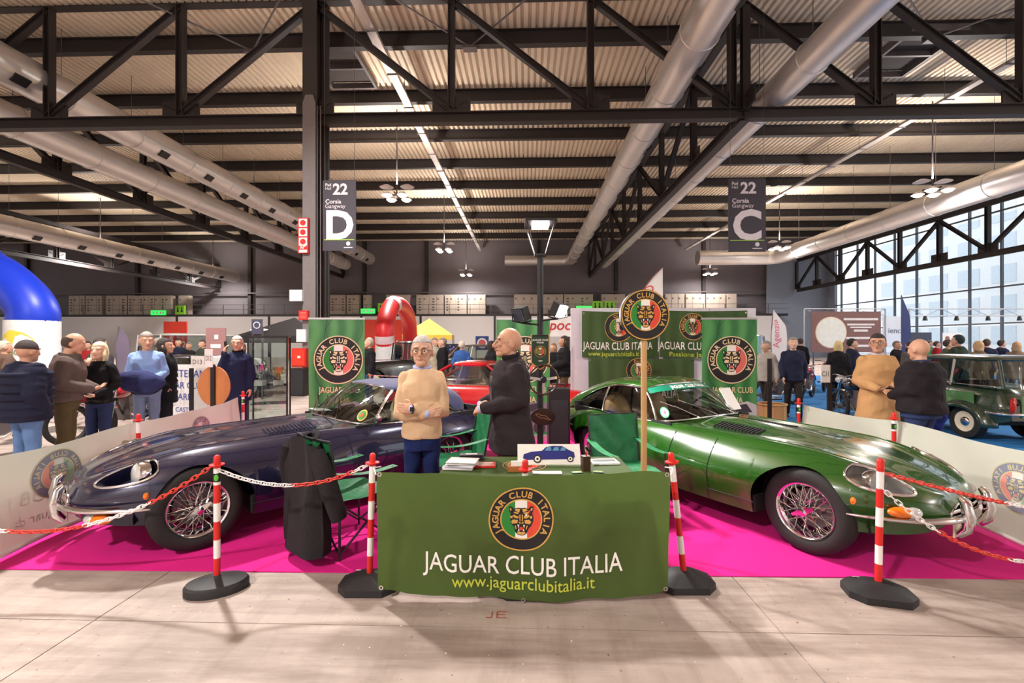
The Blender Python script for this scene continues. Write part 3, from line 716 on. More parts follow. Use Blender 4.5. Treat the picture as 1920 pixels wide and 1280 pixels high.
def stretch_ends(t):
    """short nose, longer tail"""
    for o in t.children_recursive:
        if o.type != 'MESH' or (o.parent and o.parent.name.startswith('wheel')) or o.name.startswith('wheel'): continue
        for v in o.data.vertices:
            x = v.co.x
            if x > 1.22: v.co.x = 1.22 + (x - 1.22) * .80
            elif x < -1.22: v.co.x = -1.22 + (x + 1.22) * 1.13
def etype(name, label, loc, rz, paint, soft, side, leather, cover):
    t = thing(name, label, 'car', loc, rz)
    B = Body(EK, [(1.22, .375, .345, .325), (-1.22, .36, .27, .325)], 2.13, -2.28)
    # headlight opening: teardrop along the front wing
    hx0, hx1 = 1.52, 1.955
    def hw(x):
        u = (x - hx0) / (hx1 - hx0)
        return .104 * math.sqrt(max(0, math.sin(PI * min(1, max(0, u)) ** .62 if u < 1 else 0))) if 0 < u < 1 else -1
    hc = lambda x: .055 + .02 * (x - 1.4)
    def inlamp(x, y, z, g=0.0):
        if not hx0 < x < hx1: return False
        a = B.sec(x); d = np.concatenate([[0], np.cumsum(np.hypot(*np.diff(a, axis=0).T))])
        i = int(np.argmin((a[:, 0] - abs(y)) ** 2 + (a[:, 1] - z) ** 2))
        return abs(d[i] - d[32] - hc(x)) < hw(x) + g
    cock = lambda x, y, z: (-1.45 if soft else -1.6) < x < -.12 and abs(y) < (.60 if x > -.25 else .64) and z > .715
    mb = B.shell([(1.36, 2.0, .012)], lambda x, y, z: cock(x, y, z) or inlamp(x, y, z), 30, 44)
    # closed undersides ahead of the front and behind the rear wheels
    for xa, xb in ((1.60, 2.13), (-2.28, -1.58)):
        n = 10; vs = []; fs = []
        for i in range(n + 1):
            x = xa + (xb - xa) * i / n; yb, zb = B.K['yb'](x), B.K['zb'](x); vs += [(x, yb, zb), (x, 0, zb - .02), (x, -yb, zb)]
        for i in range(n):
            for j in range(2): fs.append((3 * i + j, 3 * i + j + 1, 3 * i + j + 4, 3 * i + j + 3))
        mb.add(vs, fs)
    x = -2.28; a = B.sec(x)          # tail closing panel
    ring = [(x, p[0], p[1]) for p in a[::4]] + [(x, -p[0], p[1]) for p in a[::-4]]
    mb.add(ring, [tuple(range(len(ring)))])
    bo = mb.build('body', paint, t, 180); weld(bo); bo.data.polygons.foreach_set('use_smooth', [True] * len(bo.data.polygons)); bo.data.set_sharp_from_angle(angle=math.radians(48))
    # mouth: dark oval tunnel, chrome lip and bar
    mouth = [(2.128, p[0], p[1]) for p in B.sec(2.13)[::6]]; mouth += [(2.128, -p[1], p[2]) for p in mouth[::-1] if p[1] > .01]
    m = MB(); cen = Vector((1.96, 0, .455)); n = len(mouth)
    m.add([Vector(p) for p in mouth] + [Vector((1.92, p[1] * .9, .455 + (p[2] - .455) * .9)) for p in mouth] + [cen], [(i, (i + 1) % n, n + (i + 1) % n, n + i) for i in range(n)] + [(n + i, n + (i + 1) % n, 2 * n) for i in range(n)])
    m.build('air_intake', M_DARK, t, 60)
    m = MB(); m.tube([(p[0] + .004, p[1], p[2]) for p in mouth], .010, 6, closed=True); m.build('intake_trim', M_CHROME, t, 60)
    m = MB(); m.tube([(2.12, -.25, .455), (2.15, 0, .46), (2.12, .25, .455)], .014, 8); m.ball((2.155, 0, .462), (.012, .035, .035), 12, 8); m.build('intake_bar', M_CHROME, t, 60)
    # bumpers with overriders, indicators, side lamps, headlamps
    for s in (1, -1):
        S = lambda v: Vector((v[0], v[1] * s, v[2]))
        path = [S(v) for v in ((2.19, .20, .43), (2.16, .33, .43), (2.06, .47, .425), (1.90, .60, .42), (1.72, .70, .415), (1.60, .745, .412))]
        m = MB(); m.tube(catmull(path, 6), [.034 - .026 * (i / 30) ** 1.5 for i in range(31)], 10, flat=.75); m.build('front_bumper', M_CHROME, t, 60)
        m = MB(); m.tube([S((2.16, .205, .31)), S((2.21, .205, .36)), S((2.225, .205, .44)), S((2.20, .205, .54)), S((2.16, .205, .57))], [.028, .042, .045, .038, .02], 12); m.build('overrider', M_CHROME, t, 60)
        iz = .352 if soft else .475; iy = 0 if soft else .045
        m = MB(); m.ball(S((1.93, .535 + iy, iz)), (.105, .05, .036), 16, 10, M=Matrix.Rotation(-.78 * s, 3, 'Z')); il = m.build('indicator_lamp', M_AMBER, t, 60)
        m = MB(); m.ball(S((1.985, .485 + iy, iz)), (.062, .046, .038), 16, 10, M=Matrix.Rotation(-.78 * s, 3, 'Z')); m.build('side_lamp_lens', M_CLEARL, il, 60)
        y = B.side_y(1.62, .50); m = MB(); m.lathe([(.0, .014), (.014, .012), (.020, .004), (.026, .004), (.026, -.004)], 14, Matrix.Translation((1.62, s * y, .50)) @ Matrix.Rotation(-PI / 2 * s, 4, 'X')); m.build('side_repeater', M_AMBER, t, 60)
        # headlamp
        us = np.linspace(0, 1, 26); loop = []
        for u in us: x = hx0 + (hx1 - hx0) * (.5 - .5 * math.cos(PI * u)); loop.append((x, hc(x) + max(0, hw(x))))
        for u in us[::-1][1:-1]: x = hx0 + (hx1 - hx0) * (.5 - .5 * math.cos(PI * u)); loop.append((x, hc(x) - max(0, hw(x))))
        L3 = [S(B.arc(x, da) + B.normal(x, da) * .004) for x, da in loop]
        m = MB(); m.tube(L3, .0145 if cover else .012, 6, closed=True); m.build('headlamp_rim', M_CHROME, t, 60)
        ce = sum(L3, Vector()) / len(L3); inn = S(B.normal(1.7, .06)) * -1.0
        m = MB(); n = len(L3); deep = [ce + (p - ce) * .72 + inn * (.11 if cover else .12) for p in L3]
        m.add(L3 + deep + [ce + inn * .13], [(i, (i + 1) % n, n + (i + 1) % n, n + i) for i in range(n)] + [(n + i, n + (i + 1) % n, 2 * n) for i in range(n)]); m.build('headlamp_scoop', paint if not cover else mat('lamp_bowl', (150, 150, 152), .35, .5), t, 60)
        hl = S(B.arc(1.68 if not cover else 1.73, .05)) + inn * (.03 if not cover else .05)
        D = Matrix.Translation(hl) @ Vector((1, .30 * s, .12)).to_track_quat('Z', 'Y').to_matrix().to_4x4()
        m = MB(); m.lathe([(.092, -.08), (.091, 0), (.083, .012), (.080, .006)], 24, D); hr = m.build('headlamp_ring', M_CHROME, t, 60)
        m = MB(); m.lathe([(.081, .004), (.062, .022), (.035, .033), (0, .037)], 24, D); m.build('headlamp_lens', M_CLEARL, hr, 60)
        if cover:
            m = MB(); nn = 14
            def gp(u, v, B=B, S=S):
                x = hx0 + .004 + (hx1 - hx0 - .008) * (.5 - .5 * math.cos(PI * u)); da = hc(x) + (2 * v - 1) * max(0, hw(x)); b = 1 - (2 * v - 1) ** 2
                return S(B.arc(x, da) + B.normal(x, da) * (.004 + .022 * b * math.sin(PI * u)))
            m.grid(gp, 24, 12); m.build('headlamp_cover', glass('lamp_cover', (232, 236, 236), .16), t, 60)
        # louvres on the bonnet
        sl = MB()
        for k in range(13):
            x = .18 + .036 * k; ya, yb = .20, .36
            za, zb = B.top_z(x, ya), B.top_z(x, yb)
            sl.beam((x, s * ya, za + .004), (x, s * yb, zb + .004), .017, .014)
        tag(sl.build('bonnet_louvres', M_DARK if not soft else paint, t, None), kind='stuff')
        # shut lines: door, bonnet edge, sill
        for xl, z0, z1 in ((-.02, .28, .74), (-.98, .34, .745), (.42, .21, .745)):
            pts = [(xl + (.03 * math.sin((z - z0) * 4)), B.side_y(xl, z) + .0008, z) for z in np.linspace(z0, z1, 14)]
            m = MB(); m.tube([S(p) for p in pts], .0042, 4); m.build('shut_line', M_DARK, t, 60)
        pts = [(x, B.side_y(x, .30) + .001, .30) for x in np.linspace(.42, .86, 8)]; m = MB(); m.tube([S(p) for p in pts], .004, 4); m.build('shut_line', M_DARK, t, 60)
        pts = [(x, B.arc(x, -.10).y, B.arc(x, -.10).z + .001) for x in np.linspace(.1, 1.9, 30)]; m = MB(); m.tube([S(p) for p in pts], .0035, 4); m.build('bonnet_seam', paint, t, 60)
        y = B.side_y(-.86, .69); m = MB(); m.beam((-.90, s * (y + .02), .69), (-.76, s * (y + .02), .69), .016, .016); m.build('door_handle', M_CHROME, t, None)
        # rear bumper and tail lamp
        path = [S(v) for v in ((-1.55, .775, .56), (-1.80, .715, .555), (-2.05, .60, .55), (-2.22, .43, .545), (-2.29, .26, .54))]
        m = MB(); m.tube(catmull(path, 6), [.012] + [.012 + .022 * min(1, i / 12) for i in range(24)], 10, flat=.75); m.build('rear_bumper', M_CHROME, t, 60)
        m = MB(); m.ball(S((-2.17, .47, .62)), (.07, .035, .045), 12, 8, M=Matrix.Rotation(.9 * s, 3, 'Z')); m.build('tail_lamp', mat('tail_red', (170, 20, 20), .15), t, 60)
        wire_wheel(t, (1.22, s * .625, .325), s, M_CHROME); wire_wheel(t, (-1.22, s * .63, .325), s, M_CHROME)
        # wheel wells
        for xa in (1.22, -1.22):
            m = MB(); m.lathe([(.39, -.12), (.40, .10), (.10, .10)], 24, Matrix.Translation((xa, s * .50, .335)) @ Matrix.Rotation(PI / 2 * s, 4, 'X'), a0=s * PI / 2 - 1.75, a1=s * PI / 2 + 1.75); m.build('wheel_well', M_DARK, t, 60)
    m = MB(); m.box((0, 0, .27), (1.7, 1.48, .14)); m.box((1.2, 0, .36), (.8, .7, .22)); m.box((-1.35, 0, .40), (1.2, .8, .16)); m.build('underbody', M_DARK, t, None)
    for sy in (-.12, .12):
        m = MB(); m.tube([(-1.6, sy, .26), (-2.34, sy, .27)], .024, 10); m.build('exhaust_pipe', M_CHROME, t)
    m = MB(); m.box((2.135, -.02, .335), (.012, .42, .10)); npl = m.build('number_plate', mat('plate_cream', (222, 212, 190), .5), t)
    m = MB()
    if not soft: put_text(m, '5731', Matrix.Translation((2.143, -.02, .31)) @ Matrix.Rotation(PI / 2, 4, 'Z') @ RX90, .07, bold=.01); m.build('lettering', M_BLACK, npl, None)
    # cockpit
    m = MB(); m.box((-.85, 0, .36), (1.5, 1.3, .04)); m.box((-.14, 0, .65), (.10, 1.28, .24)); m.box((-1.62, 0, .62), (.06, 1.3, .46)); m.box((-.8, 0, .46), (1.3, .20, .22)); m.box((-.85, .66, .58), (1.5, .03, .44)); m.box((-.85, -.66, .58), (1.5, .03, .44)); m.build('cockpit_lining', M_DARK, t, None)
    for s in (1, -1):
        m = MB(); m.ball((-.88, s * .34, .47), (.27, .22, .10), 14, 10); m.build('seat_cushion', leather, t, 60)
        m = MB(); m.ball((-1.20, s * .34, .70), (.10, .22, .30), 14, 10, M=Matrix.Rotation(-.25, 3, 'Y')); m.build('seat_back', leather, t, 60)
    m = MB(); m.tube([(-.52 + .05 * math.sin(a), .34 + .19 * math.cos(a), .80 + .165 * math.sin(a)) for a in np.linspace(0, 2 * PI, 29)[:-1]], .011, 6, closed=True); sw = m.build('steering_wheel', mat('dark_wood_rim', (58, 36, 26), .3, coat=.5), t, 60)
    m = MB()
    for a in (.2, PI - .2, -PI / 2): m.beam((-.52, .34, .80), (-.52 + .05 * math.sin(a), .34 + .18 * math.cos(a), .80 + .16 * math.sin(a)), .03, .006)
    m.tube([(-.52, .34, .80), (-.16, .34, .70)], .022, 8); m.build('steering_column', M_STEELR, sw)
    # windscreen: glass between base and top curves, chrome frame
    base = [(-.30, .655, .785), (-.16, .56, .803), (-.05, .34, .826), (-.02, 0, .836)]; top = [(-.60, .505, 1.105), (-.54, .40, 1.135), (-.505, .21, 1.148), (-.495, 0, 1.153)]
    mir = lambda c: [Vector(p) for p in c] + [Vector((p[0], -p[1], p[2])) for p in c[-2::-1]]
    bc, tcv = catmull(mir(base), 5), catmull(mir(top), 5); nb = len(bc) - 1
    m = MB(); m.grid(lambda u, v: bc[round(u * nb)].lerp(tcv[round(u * nb)], v) + Vector((.03, 0, .012)) * math.sin(PI * v), nb, 6); m.build('windscreen', M_GLASS, t, 60)
    for nm, c, r in (('windscreen_trim', bc, .010), ('windscreen_header', tcv, .011)):
        m = MB(); m.tube(c, r, 6); m.build(nm, M_CHROME, t, 60)
    for s in (0, -1):
        m = MB(); m.tube([bc[s].lerp(tcv[s], v) + Vector((.02, 0, .01)) * math.sin(PI * v) for v in np.linspace(0, 1, 7)], .016, 8); m.build('windscreen_pillar', M_CHROME, t, 60)
    for k, (yb_, yt_) in enumerate(((.30, .12), (.0, -.18), (-.30, -.46))):
        p0 = Vector((-.02 if abs(yb_) < .2 else -.05, yb_, .842)); p1 = Vector((-.19, yt_ - .05, .955))
        m = MB(); m.tube([p0 + Vector((.02, 0, -.01)), p0, p1], .006, 6); m.beam(p1 + Vector((-.06, -.15, .05)), p1 + Vector((.04, .13, -.055)), .010, .008); m.build('wiper', M_CHROME, t)
    m = MB(); m.ball((-.42, 0, 1.07), (.015, .11, .03), 12, 8); m.build('rear_view_mirror', M_CHROME, t, 60)
    # roof
    if soft:
        zc = pchip([(-.495, 1.157), (-.8, 1.18), (-1.15, 1.165), (-1.42, 1.10), (-1.56, 1.01), (-1.66, .89), (-1.72, .81)])
        ry = pchip([(-.495, .0), (-.51, .30), (-.60, .52), (-.9, .565), (-1.2, .575), (-1.42, .585), (-1.55, .50), (-1.66, .30), (-1.72, .0)])
        rzz = pchip([(-.495, 1.157), (-.60, 1.11), (-.9, 1.11), (-1.15, 1.04), (-1.30, .90), (-1.42, .80), (-1.55, .80), (-1.72, .805)])
        x0, x1 = -.495, -1.72; rm = mat('navy_hood_cloth', (58, 60, 98), .9, 0, .06, 60, bump=.15, bscale=400, sheen=.2)
    else:
        zc = pchip([(-.495, 1.16), (-.8, 1.20), (-1.1, 1.195), (-1.5, 1.10), (-1.9, .92), (-2.15, .75), (-2.26, .63)])
        ry = pchip([(-.495, .0), (-.51, .30), (-.60, .52), (-.9, .555), (-1.2, .56), (-1.5, .55), (-1.74, .575), (-2.0, .45), (-2.2, .30), (-2.26, .20)])
        rzz = pchip([(-.495, 1.16), (-.60, 1.115), (-.9, 1.125), (-1.2, 1.07), (-1.5, .94), (-1.74, .775), (-2.0, .69), (-2.2, .58), (-2.26, .56)])
        x0, x1 = -.495, -2.26; rm = paint
    def roof(u, v):
        x = x0 + (x1 - x0) * (u + .10 * math.sin(2 * PI * u) * -.5); y1, z0, z1 = ry(x), zc(x), rzz(x); a = abs(2 * v - 1)
        return Vector((x, (1 if v > .5 else -1) * y1 * math.sin(a * PI / 2) ** .92, z1 + (z0 - z1) * (1 - a ** 2.4)))
    m = MB(); m.grid(roof, 44, 32); m.build('soft_top' if soft else 'roof', rm, t, 70)
    # side windows
    end = -1.38 if soft else -1.70
    belt = lambda x: Vector((x, float(np.interp(-x, [.30, .8, 1.2, 1.5, 1.74], [.655, .70, .675, .625, .578])), float(np.interp(-x, [.30, .8, 1.2, 1.5, 1.74], [.783, .770, .795, .79, .775]))))
    rail = lambda x: Vector((x, ry(x) + .004, rzz(x) - .004))
    for s in (1, -1):
        S = lambda v: Vector((v[0], v[1] * s, v[2]))
        xb0, xt0, xm = -.30, -.60, -1.12
        def wp(a, b):
            def f(u, v):
                xb = a[0] + (b[0] - a[0]) * u; xt = a[1] + (b[1] - a[1]) * u
                p, q = belt(xb), rail(xt); r = p.lerp(q, v); r.y += .018 * math.sin(PI * v); return S(r)
            return f
        m = MB(); m.grid(wp((xb0, xt0), (xm, xm)), 14, 6); m.build('door_window', M_GLASS, t, 60)
        m = MB(); m.grid(wp((xm, xm), (end, end)), 12, 6); m.build('quarter_window', M_GLASS if not soft else glass('hood_window', (190, 190, 186), .12), t, 60)
        m = MB(); m.tube([S(belt(x) + Vector((0, .006, .004))) for x in np.linspace(xb0, end - .03, 24)], .010, 6); m.build('belt_trim', M_CHROME, t, 60)
        if not soft:
            m = MB(); m.tube([S(rail(x) + Vector((0, .006, 0))) for x in np.linspace(xt0, end - .03, 24)], .011, 6); m.build('roof_trim', M_CHROME, t, 60)
            m = MB(); m.tube([wp((xm, xm), (end, end))(0, v) + Vector((0, s * .004, 0)) for v in np.linspace(0, 1, 6)], .012, 6); m.build('window_divider', M_CHROME, t, 60)
        elif s == side:
            m = MB(); m.tube([(-.26, s * .70, .78), (-.27, s * .75, .85), (-.28, s * .77, .865)], .008, 6); m.ball((-.28, s * .775, .875), (.03, .055, .042), 12, 8); m.build('door_mirror', M_CHROME, t, 60)
    stretch_ends(t)
    return t, B, (bc, tcv)
def paintmat(name, col, metal=0.0, rough=.22):
    return mat(name, col, rough, metal, .03, 2.0, coat=1.0)
P_GREEN = paintmat('green_car_paint', (28, 74, 15)); P_BLUE = paintmat('midnight_blue_paint', (32, 32, 62), .35, .22)
def place_car(front, rear, side):
    """ground points (right, depth) of the visible outer wheel faces -> car origin (mid wheelbase, centre line) and heading"""
    f, r = Vector(front), Vector(rear); h = (f - r).normalized(); ang = math.atan2(h.y, h.x); left = Vector((-h.y, h.x))
    c = f - h * 1.22 - left * side * .70
    return cw(c.x, c.y, 0.011), ang + YAW
loc, rz = place_car((2.27, 3.53), (1.05, 5.62), -1)
green, GB, gws = etype('sports_coupe', 'glossy green classic fastback coupe with chrome wire wheels', loc, rz, P_GREEN, False, -1, M_LEATHER, True)
loc, rz = place_car((-2.46, 3.57), (-.72, 5.30), 1)
blue, BB, bws = etype('convertible_sports_car', 'midnight blue classic convertible with navy soft top raised', loc, rz, P_BLUE, True, 1, M_BLEATH, False)
# sun strip, club stickers and papers in the windscreens
bc, tc_ = gws; nb = len(bc) - 1
def wsp(u, v, off=.006):
    i = u * nb; k = min(int(i), nb - 1); f = i - k
    return bc[k].lerp(bc[k + 1], f).lerp(tc_[k].lerp(tc_[k + 1], f), v) + Vector((.03, 0, .012)) * math.sin(PI * v) + Vector((off, 0, off * .6))
m = MB(); m.grid(lambda u, v: wsp(.03 + .94 * u, .80 + .17 * v, .004), 24, 2); st = m.build('sun_strip', mat('sun_strip_green', (20, 110, 85), .4), green, 60)
m = MB(); put_text(m, 'JAGUAR  CLUB  ITALIA', None, .055, bold=.02, f=lambda x, y: wsp(.5 - x / 1.35, .83 + y / .40, .017)); m.build('lettering', M_WHITE, st, None)
def sticker(car, f3, cols, name='club_sticker'):
    m = MB()
    for k, (r, mi) in enumerate(((.052, 0), (.040, 1), (.018, 2))):
        m.add([f3(0, 0, k)] + [f3(r * math.cos(a), r * math.sin(a), k) for a in np.linspace(0, 2 * PI, 25)[:-1]], [(0, i + 1, (i + 1) % 24 + 1) for i in range(24)], mi)
    m.build(name, cols, car, None)
sticker(green, lambda x, y, k: wsp(.89 - x / 1.25, .22 + y / .36, .006 + .002 * k), [mat('sticker_green', (60, 160, 110), .5), mat('sticker_pale', (215, 225, 205), .5), mat('sticker_pink', (190, 90, 120), .5)])
bc, tc_ = bws
sticker(blue, lambda x, y, k: wsp(.15 - x / 1.25, .20 + y / .36, .006 + .002 * k), [mat('sticker_gold', (210, 180, 90), .5), mat('sticker_green2', (60, 140, 60), .5), mat('sticker_red', (200, 80, 50), .5)])
m = MB(); m.box((-.16, -.36, .85), (.17, .24, .006), M=Matrix.Rotation(-.1, 3, 'Y')); m.build('parking_paper', M_WHITE, blue)
m = MB(); m.prism([(-.10, 0), (.10, 0), (.10, .28), (-.10, .28)], .004, Matrix.Translation((-.12, .46, .85)) @ Matrix.Rotation(PI / 2, 4, 'Z') @ Matrix.Rotation(1.0, 4, 'X')); m.build('info_sheet', M_WHITE, green)
# ================================================================== THE STAND
M_CLOTH = mat('banner_green', (78, 99, 44), .75, 0, .14, 2.2, bump=.35, bscale=5, trans=.34)
M_CLOTH2 = mat('banner_dark_green', (58, 84, 40), .8, 0, .10, 3.0, bump=.15, bscale=7)
M_POLEW = mat('post_white', (236, 230, 228), .45, 0, .03); M_POLER = mat('post_red', (208, 34, 28), .45, 0, .04); M_BASE = mat('rubber_base', (34, 33, 36), .6, 0, .08, 20)
M_LIME = mat('lime_letters', (190, 200, 70), .6, 0, .03); M_PRINTW = mat('print_white', (238, 234, 228), .6, 0, .03)
a, b_, c_, d_ = G(-40, 1068), G(1960, 1087), cw(4.0, 8.5), cw(-4.05, 8.5)
a2, b2 = cw(-4.3, 3.30), cw(4.2, 3.14)
cp = MB(); cp.prism([(p.x, p.y) for p in (a2, b2, c_, d_)], .006, Matrix.Translation((0, 0, .002)))
tag(cp.build('carpet', mat('magenta_carpet', (216, 4, 128), .95, 0, .05, 60, bump=.1, bscale=300), None, None), 'bright magenta carpet covering the stand floor', 'carpet')
CZ = .008
# barrier posts
def post(label, r, d, lean=(0, 0), kind='octagon', rot=0.0, h=.86, flange=True, emb=True):
    t = thing('barrier_post', label, 'barrier post', cw(r, d, CZ if d > 3.3 else 0), YAW + rot, 'red and white barrier posts')
    m = MB()
    if kind == 'oval':
        out = [(.19 * math.cos(a) , .13 * math.sin(a)) for a in np.linspace(0, 2 * PI, 33)[:-1]]
        prof = [(1.0, 0), (1.0, .045), (.93, .062), (.30, .085), (.16, .10)]
    else:
        out = [(.19, .065), (.12, .135), (-.12, .135), (-.19, .065), (-.19, -.065), (-.12, -.135), (.12, -.135), (.19, -.065)]
        prof = [(1.0, 0), (1.0, .045), (.86, .058), (.42, .095), (.22, .10)]
    n = len(out); vs = [(x * k, y * k, z) for k, z in prof for x, y in out]
    fs = [(i * n + j, i * n + (j + 1) % n, (i + 1) * n + (j + 1) % n, (i + 1) * n + j) for i in range(len(prof) - 1) for j in range(n)]
    m.add(vs, fs + [tuple((len(prof) - 1) * n + j for j in range(n)), tuple(range(n - 1, -1, -1))]); m.build('post_base', M_BASE, t, 30)
    if kind != 'oval':
        m = MB(); m.box((-.09, .07, .0785), (.045, .022, .003), M=Matrix.Rotation(-.5, 3, 'X')); m.build('base_sticker', M_WHITE, t, None)
    lx, ly = lean; P0 = Vector((0, 0, .09)); P1 = Vector((lx, ly, h - .04)); nb = 6
    for k in range(nb):
        m = MB(); m.tube([P0.lerp(P1, k / nb), P0.lerp(P1, (k + 1) / nb)], .0205, 16, cap=False); m.build('pole_band', M_POLER if k % 2 == 0 else M_POLEW, t, 60)
    if emb:
        m = MB(); q = P0.lerp(P1, .86); m.tube([q, P0.lerp(P1, .94)], .0212, 16, cap=False); m.build('club_wrap', [mat('wrap_black', (30, 30, 28), .5)], t, 60)
        m = MB(); q = P0.lerp(P1, .90); m.ball(q + Vector((0, -.0205, 0)), (.014, .004, .022), 12, 8); m.build('wrap_badge', mat('wrap_green', (90, 180, 50), .5), t, 60)
    m = MB(); dirv = (P1 - P0).normalized(); Q = dirv.to_track_quat('Z', 'Y').to_matrix().to_4x4()
    m.lathe([(.0, .075), (.012, .074), (.019, .066), (.021, .055), (.021, .018), (.046, .014) if flange else (.022, .014), (.046, .006) if flange else (.022, .006), (.021, .002), (.021, -.01)], 16, Matrix.Translation(P1) @ Q); m.build('post_cap', M_POLER, t, 50)
    return t, t.matrix_basis @ P1
pA = post('red and white post on an oval black base before the blue car', -1.965, 3.03, (0, 0), 'oval', .35)
pB = post('red and white post at the left end of the green front banner', -.957, 3.06, (.012, .02), 'octagon', 0, emb=False)
pC = post('red and white post at the right end of the green front banner', 1.165, 3.09, (-.075, .01), 'octagon', 0, emb=False)
pD = post('red and white post on a black base before the green car', 2.375, 2.95, (.012, 0), 'octagon', -.25, flange=False, emb=False)
pE = post('red and white post standing behind the middle of the green front banner', .088, 3.025, (0, 0), 'octagon', 0, emb=False, h=.83)
pF = post('red and white post on the left fabric barrier next to the blonde woman', -3.86, 4.70, (0, 0), emb=False)
pG = post('red and white post at the far end of the left fabric barrier', -4.05, 6.85, (0, 0), emb=True)
pH = post('red and white post at the far end of the right fabric barrier', 3.78, 6.0, (0, 0), emb=True)
pI = post('red and white post on the right fabric barrier before the man in black', 4.03, 4.80, (0, 0), emb=True)
# chains: links of a red stretch and a white stretch
def chain(label, A, B_, sag, nred, order):
    t = thing('barrier_chain', label, 'chain', A)
    A, B_ = Vector(A), Vector(B_); L = (B_ - A).length * 1.06; n = int(L / .037); path = []
    for i in range(n + 1):
        u = i / n; q = A.lerp(B_, u); q.z -= sag * 4 * u * (1 - u); path.append(q)
    mm = {}
    for key, mt in (('r', mat('chain_red', (216, 58, 40), .45)), ('w', mat('chain_white', (236, 230, 230), .45))):
        lk = MB(); lk.tube([(.0225 * math.cos(a) + (.006 if math.cos(a) > 0 else -.006), .0125 * math.sin(a), 0) for a in np.linspace(0, 2 * PI, 13)[:-1]], .0042, 5, closed=True)
        me = lk.mesh('link'); me.materials.append(mt); me.polygons.foreach_set('use_smooth', [True] * len(me.polygons)); mm[key] = me
    for i in range(n):
        key = order(i / n)
        o = bpy.data.objects.new('link', mm[key]); COL.objects.link(o); o.parent = t
        q = (path[i + 1] - path[i]).to_track_quat('X', 'Z')
        o.rotation_mode = 'QUATERNION'; o.rotation_quaternion = q @ Matrix.Rotation(PI / 2 * (i % 2) + .3, 4, 'X').to_quaternion()
        o.location = (path[i] + path[i + 1]) / 2 - A
up = Vector((0, 0, .035))
chain('red and white chain hanging in front of the nose of the blue car', P(-60, 985, 2.95), pA[1] + up * .2 + cw(-.025, 0, -.0), .19, 0, lambda u: 'w' if u < .14 or .45 < u < .72 else 'r')
chain('red and white chain from the oval based post to the front banner', pA[1] + cw(.025, 0, -.03), pB[1] + cw(-.02, 0, .0), .12, 0, lambda u: 'w' if u < .46 or u > .88 else 'r')
chain('lower red and white chain sagging right of the post by the green car', pD[1] + cw(-.02, -.02, -.10), P(2010, 1050, 2.85), .17, 0, lambda u: 'w' if u < .30 or u > .66 else 'r')
chain('upper red and white chain leading to the nose of the green car', pD[1] + cw(.02, .0, -.02), P(2020, 968, 3.05), .02, 0, lambda u: 'r' if u < .62 else 'w')
# the front banner
BW, BH, BD = 1.85, .80, 2.865
BC = cw((981 - 960) / FPX * BD, BD, 0)
bn = thing('front_banner', 'large green cloth banner hung low between two posts at the front', 'banner', (BC.x, BC.y, 0), YAW)
def bf(x, z, off=0.0):
    """banner surface: x along, z height"""
    u = x / BW + .5; v = z / .79
    y = .026 * math.sin(7.5 * u + 1.5 * v) * (1 - .3 * v) + .013 * math.sin(19 * u - 3 * v) + .007 * math.sin(37 * u + 6 * v) + .02 * (1 - v) * math.sin(3.1 * u + .4) - .012 * math.exp(-((u - .03 - .16 * (1 - v)) / .035) ** 2) + .010 * math.exp(-((u - .93 + .05 * (1 - v)) / .03) ** 2)
    sagt = -.020 * math.sin(PI * u) * v; bot = -.03 * math.sin(PI * min(1, max(0, u))) * (1 - v) + .035 * max(0, .10 - u) / .10 * (1 - v) + .03 * max(0, u - .9) / .1 * (1 - v)
    return Vector((x * (1 - .008 * (1 - v)), y - off, max(.012, z * .985 + sagt + bot + .050)))
m = MB(); m.grid(lambda u, v: bf((u - .5) * BW, v * .79), 96, 32); m.build('banner_cloth', M_CLOTH, bn, 180)
emblem(.205, lambda x, y, l=0: bf(x - .013, y + .515, .003 + .0015 * l)).build('emblem', emblem_mats(), bn, None)
m = MB(); put_text(m, 'JAGUAR CLUB ITALIA', None, .165, bold=.004, width=1.276, f=lambda x, y: bf(x, y + .165, .005)); m.build('club_lettering', M_PRINTW, bn, None)
m = MB(); put_text(m, 'www.jaguarclubitalia.it', None, .112, bold=.004, width=.91, f=lambda x, y: bf(x, y + .068, .005)); m.build('web_address', M_LIME, bn, None)
for x in (-BW / 2 + .02, 0, BW / 2 - .02):
    for z in ((.015, .775) if x else (.005,)):
        q = bf(x, z, .004); m = MB(); m.lathe([(.007, 0), (.014, 0), (.014, .003), (.007, .003)], 14, Matrix.Translation(q) @ RX90); m.build('eyelet', M_CHROME, bn)
for x in (-BW / 2 - .005, BW / 2 + .005):
    q = bf(x, .77); m = MB(); m.tube([q, q + Vector((.03 if x > 0 else -.03, .05, .03)), q + Vector((.0, .11, .02))], .004, 5); m.build('tie_cord', M_PRINTW, bn)
